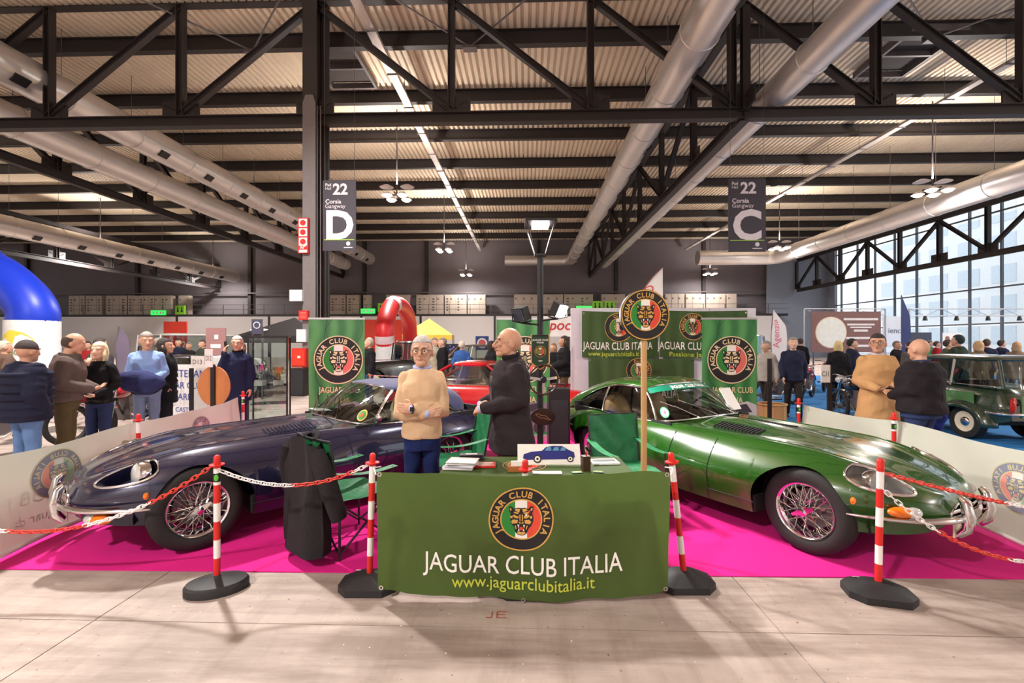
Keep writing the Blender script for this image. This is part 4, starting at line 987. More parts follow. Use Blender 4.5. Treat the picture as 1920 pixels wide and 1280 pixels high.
# table
TR0, TR1, TD0, TD1, TZ = -.50, .84, 3.06, 3.60, .74
tb = thing('display_table', 'table under a green cloth behind the front banner', 'table', cw((TR0 + TR1) / 2, (TD0 + TD1) / 2, CZ), YAW)
tw, td = TR1 - TR0, TD1 - TD0
m = MB(); m.box((0, 0, TZ - .03), (tw - .02, td - .02, .03)); m.build('table_top', M_WHITE, tb)
for sx in (-1, 1):
    for sy in (-1, 1): m = MB(); m.tube([(sx * (tw / 2 - .07), sy * (td / 2 - .06), 0), (sx * (tw / 2 - .07), sy * (td / 2 - .06), TZ - .04)], .016, 10); m.build('table_leg', M_STEELR, tb)
def cloth(u, v):
    x = (u - .5) * 2; y = (v - .5) * 2; ex, ey = max(0, abs(x) - .80), max(0, abs(y) - .62)
    px = math.copysign(min(abs(x), .80) / .80 * tw / 2 + min(ex, .02), x); py = math.copysign(min(abs(y), .62) / .62 * td / 2 + min(ey, .015), y)
    drop = max(ex * 1.4, ey * .75)
    return Vector((px + .008 * math.sin(9 * v) * (drop > .02), py + .008 * math.sin(14 * u) * (drop > .02), TZ - CZ + .002 - drop))
m = MB(); m.grid(cloth, 60, 44); m.build('table_cloth', MATS['banner_green'], tb, 60)
emblem(.16, lambda x, y, l=0: Vector((x - .08, y * .9 - .0, TZ - CZ + .0035 + .0012 * l))).build('emblem', emblem_mats(), tb, None)
def tt(px, py): return G(px, py, TZ)
def on_table(name, label, cat, px, py, rz=0.0):
    q = tt(px, py); q.z = TZ + .005; return thing(name, label, cat, q, YAW + rz)
t = on_table('brochure_stack', 'fanned stack of white printed leaflets at the left of the table', 'leaflets', 862, 877, -.1)
for k in range(9): m = MB(); m.box((random.uniform(-.01, .012) + .004 * k, random.uniform(-.01, .01), .004 + .006 * k), (.21, .145, .005), rz=random.uniform(-.12, .12)); m.build('leaflet', [M_WHITE, mat('paper_lilac', (214, 208, 226), .6)][k % 2], t)
t = on_table('document_case', 'flat black document case behind the leaflets', 'case', 884, 862, .05)
m = MB(); m.box((0, 0, .02), (.18, .07, .04)); m.build('case_body', M_BLACK, t); m = MB(); m.box((0, .0, .0415), (.09, .035, .003)); m.build('case_label', M_WHITE, t)
t = on_table('red_magazine', 'red and white magazine beside the leaflets on the table', 'magazine', 908, 874, .05)
m = MB(); m.box((0, 0, .006), (.165, .12, .012)); m.build('magazine_pages', M_RED, t)
m = MB()
for k in range(4): m.box((random.uniform(-.02, .02), -.035 + .024 * k, .0135), (.12, .012, .002))
tag(m.build('magazine_print', mat('print_mix', (225, 205, 200), .5), t), kind='stuff')
t = on_table('painted_car_board', 'white board with a blue vintage saloon painted on it', 'picture', 1029, 872, 0)
TIL = Matrix.Rotation(PI / 2 - .55, 4, 'X')
m = MB(); m.box((0, 0, .075), (.46, .012, .15), M=Matrix.Rotation(-.45, 3, 'X')); m.build('board', M_PRINTW, t)
def bp(x, y, l=0): return Matrix.Rotation(-.45, 4, 'X') @ Vector((x, -.0075 - .0012 * l, y)) + Vector((0, 0, .075))
carb = [(-.19, -.03), (-.185, .0), (-.13, .018), (-.05, .025), (-.02, .052), (.03, .062), (.10, .06), (.15, .03), (.185, .015), (.19, -.02), (.17, -.035), (-.16, -.042)]
m = MB(); m.add([bp(0, 0, 0)] + [bp(x, y, 0) for x, y in carb], [(0, i + 1, (i + 1) % len(carb) + 1) for i in range(len(carb))], 0)
for x0, x1 in ((-.03, .02), (.027, .075), (.082, .125)): m.add([bp(x0, .026, 1), bp(x1, .026, 1), bp(x1 - .004, .052, 1), bp(x0 + .018, .052, 1)], [(0, 1, 2, 3)], 1)
for cx, rr in ((-.085, .03), (.155, .024)):
    for k, (r, mi) in enumerate(((rr, 2), (rr * .66, 3), (rr * .3, 2))): m.add([bp(cx, -.035, 2 + k)] + [bp(cx + r * math.cos(q), -.035 + r * math.sin(q), 2 + k) for q in np.linspace(0, 2 * PI, 17)[:-1]], [(0, i + 1, (i + 1) % 16 + 1) for i in range(16)], mi)
m.build('painted_car', [mat('painted_blue', (34, 40, 120), .4), mat('painted_sky', (90, 150, 180), .4), M_BLACK, M_PRINTW], t, None)
t = on_table('pen_holder', 'dark wooden pen holder with a red pen on the table', 'pen holder', 1098, 882, .2)
m = MB(); m.box((0, 0, .05), (.055, .055, .10)); m.build('holder_box', mat('dark_wood', (62, 40, 28), .4), t); m = MB(); m.tube([(.0, .0, .08), (.012, .0, .135)], .005, 6); m.build('pen', M_RED, t)
t = on_table('car_magazine', 'open glossy magazine with a grey car at the right of the table', 'magazine', 1133, 868, .1)
m = MB(); m.box((0, 0, .006), (.20, .135, .012)); m.build('magazine_pages', M_WHITE, t)
m = MB(); m.box((.0, .012, .0125), (.17, .06, .002)); m.build('cover_photo', mat('print_grey', (120, 126, 120), .35, 0, .35, 30), t)
t = on_table('card_block', 'small wooden block holding business cards on the table', 'card holder', 966, 884, 0)
m = MB(); m.box((0, 0, .018), (.105, .05, .036)); m.build('wood_block', mat('orange_wood', (172, 106, 56), .45, 0, .15, 30, stretch=(1, 8, 8)), t); m = MB(); m.box((.01, .0, .045), (.08, .012, .05)); m.build('card_stack', M_PRINTW, t)
t = on_table('white_envelope', 'white envelope lying at the front edge of the table', 'envelope', 1026, 888, 0); m = MB(); m.box((0, 0, .003), (.20, .055, .006)); m.build('paper', M_WHITE, t); m = MB(); m.prism([(-.1, .027), (.1, .027), (0, -.015)], .001, Matrix.Translation((0, 0, .006))); m.build('flap', M_PRINTW, t)
for k, (px, py, lab) in enumerate(((1082, 887, 'dark green card left of the pen holder foot'), (1122, 886, 'dark green card right of the pen holder foot'))):
    t = on_table('green_card', lab, 'card', px, py, .15 * (1 - 2 * k)); m = MB(); m.box((0, 0, .002), (.075, .045, .004)); m.build('card', mat('card_green', (30, 84, 66), .5), t); m = MB(); m.box((0, 0, .0045), (.05, .02, .001)); m.build('card_print', M_LIME, t)
for px, lab in ((1008, 'small white folded name card at the left of the lamp post'), (1035, 'small white folded name card at the right of the lamp post')):
    t = on_table('name_card', lab, 'card', px, 857, 0)
    for s in (-1, 1): m = MB(); m.box((0, s * .014, .035), (.10, .002, .075), M=Matrix.Rotation(s * .38, 3, 'X')); m.build('card_panel', M_WHITE, t)
# fabric side barriers, printed side outwards
M_VEIL = mat('pale_barrier_fabric', (196, 198, 184), .8, 0, .09, 2.2, trans=.30)
def barrier(label, pts, ems, texts):
    """pts: ground points (right, depth) of the posts it is tied to"""
    t = thing('fabric_barrier', label, 'barrier', cw(*pts[0], 0)); W3 = [cw(r, d, 0) for r, d in pts]
    seg = [0.0]
    for i in range(1, len(W3)): seg.append(seg[-1] + (W3[i] - W3[i - 1]).length)
    def f(s, z, off=0.0):
        i = min(max(int(np.searchsorted(seg, s) - 1), 0), len(W3) - 2); u = (s - seg[i]) / (seg[i + 1] - seg[i]); dv = (W3[i + 1] - W3[i]).normalized(); nrm = Vector((dv.y, -dv.x, 0))
        q = W3[i].lerp(W3[i + 1], u); bow = .03 * math.sin(5 * s + z * 4) + .05 * math.sin(PI * u) * (.8 - z)
        return q + nrm * (bow + off) + Vector((0, 0, z - .03 * math.sin(PI * min(1, max(0, u))) * (z / .8)))
    m = MB(); m.grid(lambda u, v: f(u * seg[-1], .05 + .76 * v), 70, 14); m.build('barrier_cloth', M_VEIL, t, 180, True)
    m = MB(); m.tube([f(s, .055) for s in np.linspace(0, seg[-1], 60)], .018, 8); m.build('hem_tube', M_POLEW, t, 60, True)
    for s, z, R, side in ems: emblem(R, lambda x, y, l=0: f(s - x * side, z + y, side * (.004 + .0015 * l))).build('emblem', [mat('faded_navy', (120, 124, 140), .8), mat('faded_gold', (190, 180, 140), .8), mat('faded_green', (150, 172, 140), .8), mat('faded_white', (205, 205, 198), .8), mat('faded_red', (205, 140, 125), .8)], t, None, True)
    for s, z, tx, sz, side in texts:
        m = MB(); put_text(m, tx, None, sz, bold=.004, f=lambda x, y: f(s - x * side, z + y, side * .005)); tag(m.build('show_through_lettering', mat('faded_letters', (214, 214, 204), .8), t, None, True), kind='stuff')
barrier('pale fabric barrier along the left edge of the stand', [(-3.82, 2.9), (-3.92, 4.72), (-4.11, 6.87)], [(.95, .56, .21, 1), (3.0, .50, .21, 1)], [(.92, .36, 'JAGUAR CLUB ITALIA', .16, 1), (1.0, .20, 'Passione Jaguar dal', .11, 1)])
barrier('pale fabric barrier along the right edge of the stand', [(3.86, 6.02), (4.10, 4.82), (4.05, 2.9)], [(2.42, .50, .21, 1)], [])
# sign on a wooden pole
q = cw(1.038, 3.58, CZ)
t = thing('round_club_sign', 'round black and gold club sign on a tall wooden pole', 'sign', q, YAW + .12)
m = MB(); m.tube([(0, 0, .03), (0, 0, 1.66)], .0235, 14); m.build('wooden_pole', mat('pale_wood', (190, 150, 98), .5, 0, .12, 18, stretch=(6, 6, .6)), t)
m = MB(); m.tube([(0, 0, .0), (0, 0, .03)], .14, 20); m.build('pole_foot', M_BASE, t)
m = MB(); m.lathe([(0, -.02), (.196, -.02), (.2, -.016), (.2, .016), (.196, .02), (0, .02)], 48, Matrix.Translation((0, -.01, 1.85)) @ RX90); m.build('sign_disc', M_BLACK, t, 40)
emblem(.196, lambda x, y, l=0: Vector((x, -.031 - .0012 * l, 1.85 + y))).build('emblem', emblem_mats(), t, None)
# lamp post with its fittings
q = cw((1013 - 960) / FPX * 5.0, 5.0, CZ); LZ = lambda py: CAMH + (HORIZ - py) / FPX * 5.0
t = thing('lantern_post', 'black lantern post with a lit lamp head rising behind the table', 'lamp post', q, YAW)
m = MB(); m.tube([(0, 0, 0), (0, 0, LZ(484))], .034, 14); m.build('lamp_pole', M_BLACK, t)
m = MB(); m.lathe([(0, 0), (.2, 0), (.2, .03), (.06, .06), (.05, .25), (.04, .27)], 20); m.build('pole_base', M_BLACK, t)
zt, zb = LZ(420), LZ(480)
m = MB(); m.box((0, 0, zt), (.34, .34, .025)); m.build('lantern_cap', M_BLACK, t)
m = MB(); m.box((0, 0, zb), (.13, .13, .02)); m.build('lantern_collar', M_BLACK, t)
for sx in (-1, 1):
    for sy in (-1, 1): m = MB(); m.tube([(sx * .155, sy * .155, zt), (sx * .055, sy * .055, zb)], .008, 6); m.build('lantern_bar', M_BLACK, t)
m = MB(); m.box((0, 0, zt - .03), (.18, .18, .03)); m.build('lamp_panel', mat('lantern_glow', (255, 250, 240), emit=18, var=0), t)
L = bpy.data.lights.new('lantern_light', 'AREA'); L.size = .18; L.energy = 40; L.color = (1, .96, .9); lo = bpy.data.objects.new('lantern_light', L); COL.objects.link(lo); lo.parent = t; lo.location = (0, 0, zt - .06)
def floodlight(label, px, py, aim, lit):
    p0 = P(px, py, 4.95); t = thing('floodlight', label, 'floodlight', p0, YAW)
    Q = Vector(aim).to_track_quat('Y', 'Z').to_matrix().to_4x4()
    m = MB(); m.prism([(-.085, -.075), (.085, -.075), (.095, .075), (-.095, .075)], .09, Q @ Matrix.Translation((0, .05, 0)) @ Matrix.Rotation(PI / 2, 4, 'X')); m.build('housing', M_BLACK, t)
    m = MB(); m.box((0, 0, 0), (.165, .012, .13), M=(Q @ Matrix.Translation((0, .058, 0))).to_3x3()); o = m.build('lamp_glass', mat('flood_glow', (255, 250, 240), emit=30, var=0) if lit else mat('flood_off', (60, 62, 66), .1), t); o.location = Q @ Vector((0, .058, 0))
    m = MB(); m.tube([(-.1, 0, 0), (-.1, 0, -.08), (0, 0, -.10), (.1, 0, -.08), (.1, 0, 0)], .009, 6); br = m.build('yoke', M_BLACK, t)
    s = 1 if px < 1013 else -1; m = MB(); m.tube([(0, 0, -.10), (s * abs(px - 1013) / FPX * 4.95, .03, -.12)], .012, 6); m.build('arm', M_BLACK, t)
    if lit:
        L = bpy.data.lights.new('flood_light', 'SPOT'); L.energy = 220; L.spot_size = 2.2; L.spot_blend = .6; L.shadow_soft_size = .08; L.color = (1, .95, .9)
        lo = bpy.data.objects.new('flood_light', L); COL.objects.link(lo); lo.parent = t; lo.location = Q @ Vector((0, .09, 0)); lo.rotation_euler = Vector(aim).to_track_quat('-Z', 'Y').to_euler()
floodlight('black floodlight on the left of the lantern post', 978, 588, (-.7, -.55, -.35), False)
floodlight('lit black floodlight on the right of the lantern post', 1046, 580, (.75, -.5, -.45), True)
t = thing('club_pennant', 'dark green pennant with gold fringe hung on the lantern post', 'pennant', cw((1013 - 960) / FPX * 4.9, 4.9, LZ(660)), YAW)
pn = [(-.09, .18), (.09, .18), (.09, -.11), (0, -.175), (-.09, -.11)]
m = MB(); m.prism(pn, .006, Matrix.Translation((0, .0, 0)) @ RX90); m.build('pennant_cloth', mat('pennant_green', (28, 58, 40), .7), t, None)
m = MB(); m.tube([(x * 1.06, -.003, z * 1.04) for x, z in pn], .009, 5, closed=True); m.build('gold_fringe', mat('gold_fringe', (205, 150, 70), .7), t, None)
m = MB(); m.tube([(-.085, -.01, .185), (.085, -.01, .185)], .006, 6); m.build('hanger_bar', M_BLACK, t)
emblem(.062, lambda x, y, l=0: Vector((x, -.008 - .0008 * l, y + .01))).build('emblem', emblem_mats(), t, None)
m = MB(); put_text(m, 'JAGUAR CLUB', Matrix.Translation((0, -.0085, .125)) @ RX90, .026, bold=.02); put_text(m, 'ITALIA', Matrix.Translation((0, -.0085, .098)) @ RX90, .026, bold=.02); put_text(m, '1967', Matrix.Translation((0, -.0085, -.10)) @ RX90, .022, bold=.02); m.build('lettering', M_PRINTW, t, None)
t = thing('display_steering_wheel', 'classic three spoke steering wheel mounted on the lantern post', 'steering wheel', cw((1019 - 960) / FPX * 4.88, 4.88, LZ(710)), YAW + .15)
m = MB(); m.tube([(.158 * math.cos(a), 0, .158 * math.sin(a)) for a in np.linspace(0, 2 * PI, 41)[:-1]], .0115, 8, closed=True); m.build('wheel_rim', MATS['dark_wood_rim'], t, 60)
for a in (.15, PI - .15, -PI / 2): m = MB(); m.beam((0, 0, 0), (.155 * math.cos(a), 0, .155 * math.sin(a)), .008, .028); m.build('wheel_spoke', M_CHROME, t)
m = MB(); m.lathe([(0, .02), (.03, .018), (.038, 0), (0, 0)], 18, RX90); m.build('wheel_hub', M_BLACK, t)
t = thing('oval_plaque', 'dark oval plaque with a leaping cat outline on the lantern post', 'plaque', cw((1018 - 960) / FPX * 4.9, 4.9, LZ(778)), YAW)
m = MB(); m.prism([(.135 * math.cos(a), .09 * math.sin(a)) for a in np.linspace(0, 2 * PI, 33)[:-1]], .02, RX90); m.build('plaque_plate', mat('plaque_brown', (48, 28, 24), .35), t)
m = MB(); m.tube([(x, -.024, z) for x, z in ((-.08, .03), (-.05, .035), (-.02, .015), (.03, .012), (.06, -.02), (.09, -.03), (.05, -.03), (.02, -.015), (-.03, -.01), (-.06, .01), (-.08, .03))], .004, 5); m.build('cat_outline', mat('old_gold', (150, 110, 70), .4), t)
t = thing('floor_loudspeaker', 'tall black loudspeaker standing behind the lantern post', 'speaker', cw((1047 - 960) / FPX * 5.9, 5.9, CZ), YAW)
m = MB(); m.box((0, 0, .52), (.27, .28, 1.04)); m.build('speaker_cabinet', M_BLACK, t); m = MB(); m.box((0, -.145, .50), (.22, .012, .80)); m.build('speaker_grille', MATS['grille'], t); m = MB(); m.tube([(-.08, -.0, 1.04), (-.08, 0, 1.09), (.08, 0, 1.09), (.08, 0, 1.04)], .01, 6); m.build('carry_handle', M_BLACK, t)
# camping chairs
M_CHG = mat('camp_chair_green', (22, 104, 62), .55, 0, .22, 9, bump=.5, bscale=14); M_CHF = mat('chair_tube', (70, 66, 68), .35, .6)
def camp_chair(label, r, d, rz, wide=1.0):
    t = thing('camping_chair', label, 'chair', cw(r, d, CZ), YAW + rz, 'green folding camping chairs')   # faces -y locally
    w = .26
    for s in (-1, 1):
        m = MB(); m.tube([(s * w, .22, .44), (s * (w + .01), .30, .90)], .010, 8); m.build('back_tube', M_CHF, t)
        m = MB(); m.tube([(s * w, -.24, .0), (s * w, -.24, .62)], .010, 8); m.build('front_leg', M_CHF, t)
        m = MB(); m.tube([(s * w, .22, 0), (s * w, .22, .44)], .010, 8); m.build('rear_leg', M_CHF, t)
        for a, b in (((s * w, -.24, .04), (s * w, .22, .42)), ((s * w, .22, .04), (s * w, -.24, .42))): m = MB(); m.tube([a, b], .009, 6); m.build('side_brace', M_CHF, t)
        m = MB(); m.grid(lambda u, v, s=s: Vector((s * (w + .0) + (v - .5) * .075, -.27 + .55 * u, .62 - .03 * math.sin(PI * u) + .045 * u)), 8, 2); m.build('armrest', M_CHG, t, 60)
    for y0, y1 in ((-.24, -.24), (.22, .22)):
        for s in (-1, 1): m = MB(); m.tube([(-s * w, y0, .04), (s * w, y1, .42)], .009, 6); m.build('cross_brace', M_CHF, t)
    m = MB(); m.grid(lambda u, v: Vector(((u - .5) * 2 * w, -.25 + .48 * v, .43 - .05 * math.sin(PI * u) * math.sin(PI * v) + .008 * math.sin(17 * u + 9 * v))), 14, 12); m.build('seat', M_CHG, t, 180)
    m = MB(); m.grid(lambda u, v: Vector(((u - .5) * 2 * (w + .008), .225 + .075 * v + .045 * math.sin(PI * u) * math.sin(PI * (.15 + .8 * v)) + .009 * math.sin(13 * u + 11 * v), .40 + .50 * v)), 16, 14); m.build('backrest', M_CHG, t, 180)
    m = MB(); m.tube([((u - .5) * 2 * (w + .008), .30 + .045 * math.sin(PI * u) * .58, .90) for u in np.linspace(0, 1, 12)], .010, 6); m.build('back_piping', M_BLACK, t, 60)
    return t
c1 = camp_chair('green camping chair with a grey jacket hung over its back', -1.34, 3.74, PI / 2 + .85)
c2 = camp_chair('green camping chair standing between the two men', -.58, 4.75, -PI / 2 + .35)
c3 = camp_chair('green camping chair at the right behind the table by the wooden pole', 1.10, 4.36, .25)
# grey jacket over the chair
cc = c1.matrix_basis
J = thing('hanging_jacket', 'dark grey wool jacket hung over the back of the left camping chair', 'jacket', cc @ Vector((0, .33, .0)), c1.rotation_euler.z)
M_WOOL = mat('charcoal_wool', (46, 42, 45), .95, 0, .15, 40, bump=.25, bscale=220, spec=.15)
def jk(u, v):
    a = 2 * PI * u; w = .20 + .10 * min(1, v * 3.2) - .02 * v; dp = .055 + .05 * v + .02 * math.sin(3 * a + 2 * v)
    z = .92 - .84 * v - .06 * (math.sin(a) ** 2) * (1 - v) * 0; k = (abs(math.cos(a)) ** .7) * math.copysign(1, math.cos(a))
    sh = .055 * (abs(math.cos(a)) ** 2) * max(0, 1 - 4 * v)
    return Vector((w * k + .012 * math.sin(9 * v + a), .03 + dp * math.sin(a) + .012 * math.sin(6 * a), z - sh))
m = MB(); m.grid(jk, 40, 26, cu=True); m.add([(.02 * math.cos(a), .03, .925) for a in (0, 2, 4)], [(0, 1, 2)]); m.build('jacket_body', M_WOOL, J, 180)
for s in (-1, 1):
    m = MB(); m.tube(catmull([(s * .22, .05, .84), (s * .30, .03, .70), (s * .345, -.01, .52), (s * .37, -.05, .36)], 6), [.062, .068, .07, .066] and [.06 + .012 * math.sin(PI * i / 18) for i in range(19)], 14, flat=.8); sl = m.build('jacket_sleeve', M_WOOL, J, 60)
    for k in range(3): m = MB(); m.ball((s * .372 + .0, -.05 - .052, .385 + .022 * k), .007, 8, 6); m.build('sleeve_button', M_BLACK, sl)
m = MB(); m.tube(catmull([(-.10, .0, .90), (-.05, -.05, .935), (.05, -.05, .935), (.10, .0, .90)], 5), .022, 8, flat=.6); m.build('jacket_collar', M_WOOL, J, 60)
for s in (-1, 1): m = MB(); m.add([(s * .03, -.062, .90), (s * .12, -.068, .84), (s * .10, -.09, .70), (s * .02, -.095, .60)], [(0, 1, 2, 3)]); m.build('jacket_lapel', M_WOOL, J, 60)
# roll-up banners
def rollup_mat():
    m = bpy.data.materials.new('rollup_print'); m.use_nodes = True; nt = m.node_tree; b = nt.nodes['Principled BSDF']; b.inputs['Roughness'].default_value = .35
    tc = nt.nodes.new('ShaderNodeTexCoord'); w = nt.nodes.new('ShaderNodeTexWave'); w.inputs['Scale'].default_value = 1.1; w.inputs['Distortion'].default_value = 6; w.inputs['Detail'].default_value = 1; w.inputs['Detail Scale'].default_value = .7
    r = nt.nodes.new('ShaderNodeValToRGB'); e = r.color_ramp.elements; e[0].color = lin((48, 116, 62)); e[1].color = lin((82, 152, 86)); e[0].position = .1; e[1].position = .95
    nt.links.new(tc.outputs['Object'], w.inputs['Vector']); nt.links.new(w.outputs['Fac'], r.inputs[0]); nt.links.new(r.outputs[0], b.inputs['Base Color']); return m
M_RU = rollup_mat(); M_CREAML = mat('cream_letters', (222, 205, 160), .6, 0, .03)
def rollup(label, px0, px1, d, rot=0.0, paint=(190, 190, 196)):
    w = (px1 - px0) / FPX * d; t = thing('rollup_banner', label, 'roll-up banner', cw(((px0 + px1) / 2 - 960) / FPX * d, d, CZ), YAW + rot, 'green roll-up banners')
    H = 2.02
    m = MB(); m.box((0, 0, .045), (w + .06, .20, .09)); m.build('banner_base', M_CHROME if False else mat('alu', (190, 190, 192), .35, .7), t)
    m = MB(); m.box((0, 0, H), (w + .01, .03, .03)); m.build('top_rail', MATS['alu'], t)
    m = MB(); m.tube([(0, .05, .08), (0, .05, H)], .012, 8); m.build('support_pole', MATS['alu'], t)
    m = MB(); m.grid(lambda u, v: Vector(((u - .5) * w, .006 * math.sin(6 * v), .09 + (H - .09) * v)), 4, 24); bo = m.build('banner_print', M_RU, t, 180)
    F = lambda x, y, l=0: Vector((x, -.010 - .0012 * l, y))
    R = w * .44
    for rr, cx, cz in ((.30, .12, 1.86), (.42, .22, 1.70), (.24, -.10, 1.1)):
        pts = [(cx + rr * math.cos(a), cz + rr * math.sin(a)) for a in np.linspace(0, 2 * PI, 61)]
        m = MB(); vs = []; fs = []
        for i, (x, z) in enumerate(pts[:-1]):
            a = 2 * PI * i / 60; q = [(cx + (rr + k) * math.cos(a), cz + (rr + k) * math.sin(a)) for k in (-.004, .004)]
            vs += [F(min(max(x_, -w / 2), w / 2), min(z_, H - .02), 0) for x_, z_ in q]
        fs = [(2 * i, 2 * i + 1, 2 * ((i + 1) % 60) + 1, 2 * ((i + 1) % 60)) for i in range(60)]
        m.add(vs, fs); m.build('printed_ring', mat('print_dark_green', (28, 84, 44), .4), t, None)
    e = [mat('emblem_black', (0, 0, 0)), mat('ru_cream', (226, 208, 165), .5), MATS['emblem_green'], MATS['emblem_white'], mat('ru_red', (226, 110, 100), .5)]
    emblem(R, lambda x, y, l=0: F(x + .03, y + 1.34, 1 + l)).build('emblem', e, t, None)
    m = MB(); put_text(m, 'JAGUAR CLUB', None, .135, bold=.012, width=w * .74, f=lambda x, y: F(x + .05, y + .80, 2)); put_text(m, 'ITALIA', None, .135, bold=.012, width=w * .36, f=lambda x, y: F(x + .05, y + .63, 2)); m.build('lettering', M_CREAML, t, None)
    body = [(-.45, .14), (-.44, .26), (-.36, .36), (-.12, .46), (.02, .60), (.30, .66), (.45, .60), (.45, .14)]
    m = MB(); m.add([F(0, .3, 1)] + [F(x * w / .92, z, 1) for x, z in body], [(0, i + 1, (i + 1) % len(body) + 1) for i in range(len(body))], 0)
    m.add([F(x * w / .92, z, 2) for x, z in ((.0, .47), (.06, .58), (.28, .62), (.38, .48))], [(0, 1, 2, 3)], 1)
    for cx in (-.26, .28): m.add([F(cx * w / .92, .20, 3)] + [F(cx * w / .92 + .10 * math.cos(a), .20 + .10 * math.sin(a), 3) for a in np.linspace(0, 2 * PI, 21)[:-1]], [(0, i + 1, (i + 1) % 20 + 1) for i in range(20)], 1)
    m.build('printed_car', [mat('print_silver_%d' % paint[0], paint, .4, 0, .12, 4), mat('print_dark', (60, 60, 66), .4)], t, None)
    return t
rollup('green roll-up banner beside the steel column behind the blue car', 580, 683, 7.5, .06)
rollup('green roll-up banner half hidden behind the man in the dark jacket', 931, 1031, 7.6, 0, (120, 112, 122))
rollup('green roll-up banner behind the windscreen of the green car', 1317, 1418, 7.5, -.05)
# partition with cloth banners
q0, q1 = cw((1070 - 960) / FPX * 8.6, 8.6), cw((1416 - 960) / FPX * 8.6, 8.6)
pw = thing('partition_wall', 'white free-standing partition behind the green coupe', 'partition', (q0 + q1) / 2, YAW)
PWW = (q1 - q0).length
for k in range(4): m = MB(); m.box(((k - 1.5) * PWW / 4, 0, 1.14), (PWW / 4 - .006, .06, 2.28)); m.build('partition_panel', mat('partition_white', (214, 210, 220), .6), pw)
for s in (-1, 1): m = MB(); m.box((s * PWW / 2, .25, .02), (.08, .7, .04)); m.build('partition_foot', M_STEELR, pw)
def wall_banner(label, px0, px1, py0, py1, d, ex, ey, R, lines):
    a, b = P(px0, py0, d), P(px1, py1, d); w = (Vector((b.x, b.y, 0)) - Vector((a.x, a.y, 0))).length; h = a.z - b.z
    t = thing('wall_banner', label, 'banner', ((a.x + b.x) / 2, (a.y + b.y) / 2, b.z), YAW)
    f = lambda x, z, off=0: Vector((x, .015 * math.sin(9 * x + 3 * z) + .008 * math.sin(23 * x) - off - .02, z - .015 * math.sin(PI * (x / w + .5))))
    m = MB(); m.grid(lambda u, v: f((u - .5) * w, v * h), 40, 12); m.build('banner_cloth', M_CLOTH2, t, 180)
    cx = (ex - (px0 + px1) / 2) / FPX * d; cz = (py1 - ey) / FPX * d
    emblem(R, lambda x, y, l=0: f(x + cx, y + cz, .003 + .0015 * l)).build('emblem', emblem_mats(), t, None)
    for (tx, px, py, sz, wd, mt) in lines:
        m = MB(); put_text(m, tx, None, sz, bold=.006, width=wd, f=lambda x, y: f(x + (px - (px0 + px1) / 2) / FPX * d, y + (py1 - py) / FPX * d, .006)); m.build('lettering', mt, t, None)
    for sx in (-1, 1): m = MB(); q = f(sx * (w / 2 - .03), h - .04, .004); m.lathe([(.008, 0), (.016, 0), (.016, .003), (.008, .003)], 12, Matrix.Translation(q) @ RX90); m.build('eyelet', M_CHROME, t)
wall_banner('dark green wall banner with club name at the upper left of the partition', 1091, 1232, 583, 670, 8.5, 1160, 612, .27, [('JAGUAR CLUB ITALIA', 1158, 654, .20, 1.30, M_PRINTW), ('www.jaguarclubitalia.it', 1150, 666, .12, .95, M_LIME)])
wall_banner('dark green wall banner at the upper right of the partition', 1236, 1400, 582, 669, 8.46, 1298, 611, .25, [('JAGUAR CLUB ITALIA', 1300, 654, .20, 1.36, M_PRINTW), ('Passione Jaguar dal', 1305, 667, .12, 1.0, M_LIME)])
wall_banner('dark green wall banner hung lowest on the partition', 1103, 1300, 671, 765, 8.42, 1197, 693, .23, [('JAGUAR CLUB ITALIA', 1197, 744, .22, 1.45, M_PRINTW)])
# cardboard bin
t = thing('cardboard_bin', 'brown cardboard waste bin beside the right roll-up banner', 'bin', cw((1447 - 960) / FPX * 8.05, 8.05, 0), YAW)
oc = [(.23 * math.cos(a), .23 * math.sin(a)) for a in np.linspace(PI / 8, 2 * PI + PI / 8, 9)[:-1]]
m = MB(); n = 8; m.add([(x, y, 0) for x, y in oc] + [(x, y, .55) for x, y in oc], [(i, (i + 1) % n, n + (i + 1) % n, n + i) for i in range(n)] + [tuple(range(n - 1, -1, -1))]); m.build('bin_body', mat('cardboard', (176, 134, 88), .8, 0, .08, 8), t, None)
m = MB(); m.tube([(x * 1.03, y * 1.03, .545) for x, y in oc], .018, 6, closed=True); m.build('bin_rim', MATS['cardboard'], t, None)
# fairground letters sprayed on the floor
g = thing('floor_marking', 'small red paint marking on the concrete before the front banner', 'marking', (0, 0, 0))
m = MB(); q = G(935, 1152)
for x0, y0, x1, y1 in ((-.04, -.03, -.04, .03), (-.075, -.03, -.04, -.03), (-.01, -.03, -.01, .03), (-.01, .03, .05, .03), (-.01, 0, .04, 0), (-.01, -.03, .05, -.03)): m.beam(q + Vector((x0, y0, .001)), q + Vector((x1, y1, .001)), .008, .001)
m.build('paint_stroke', mat('faded_red_paint', (150, 74, 66), .8), g, None)
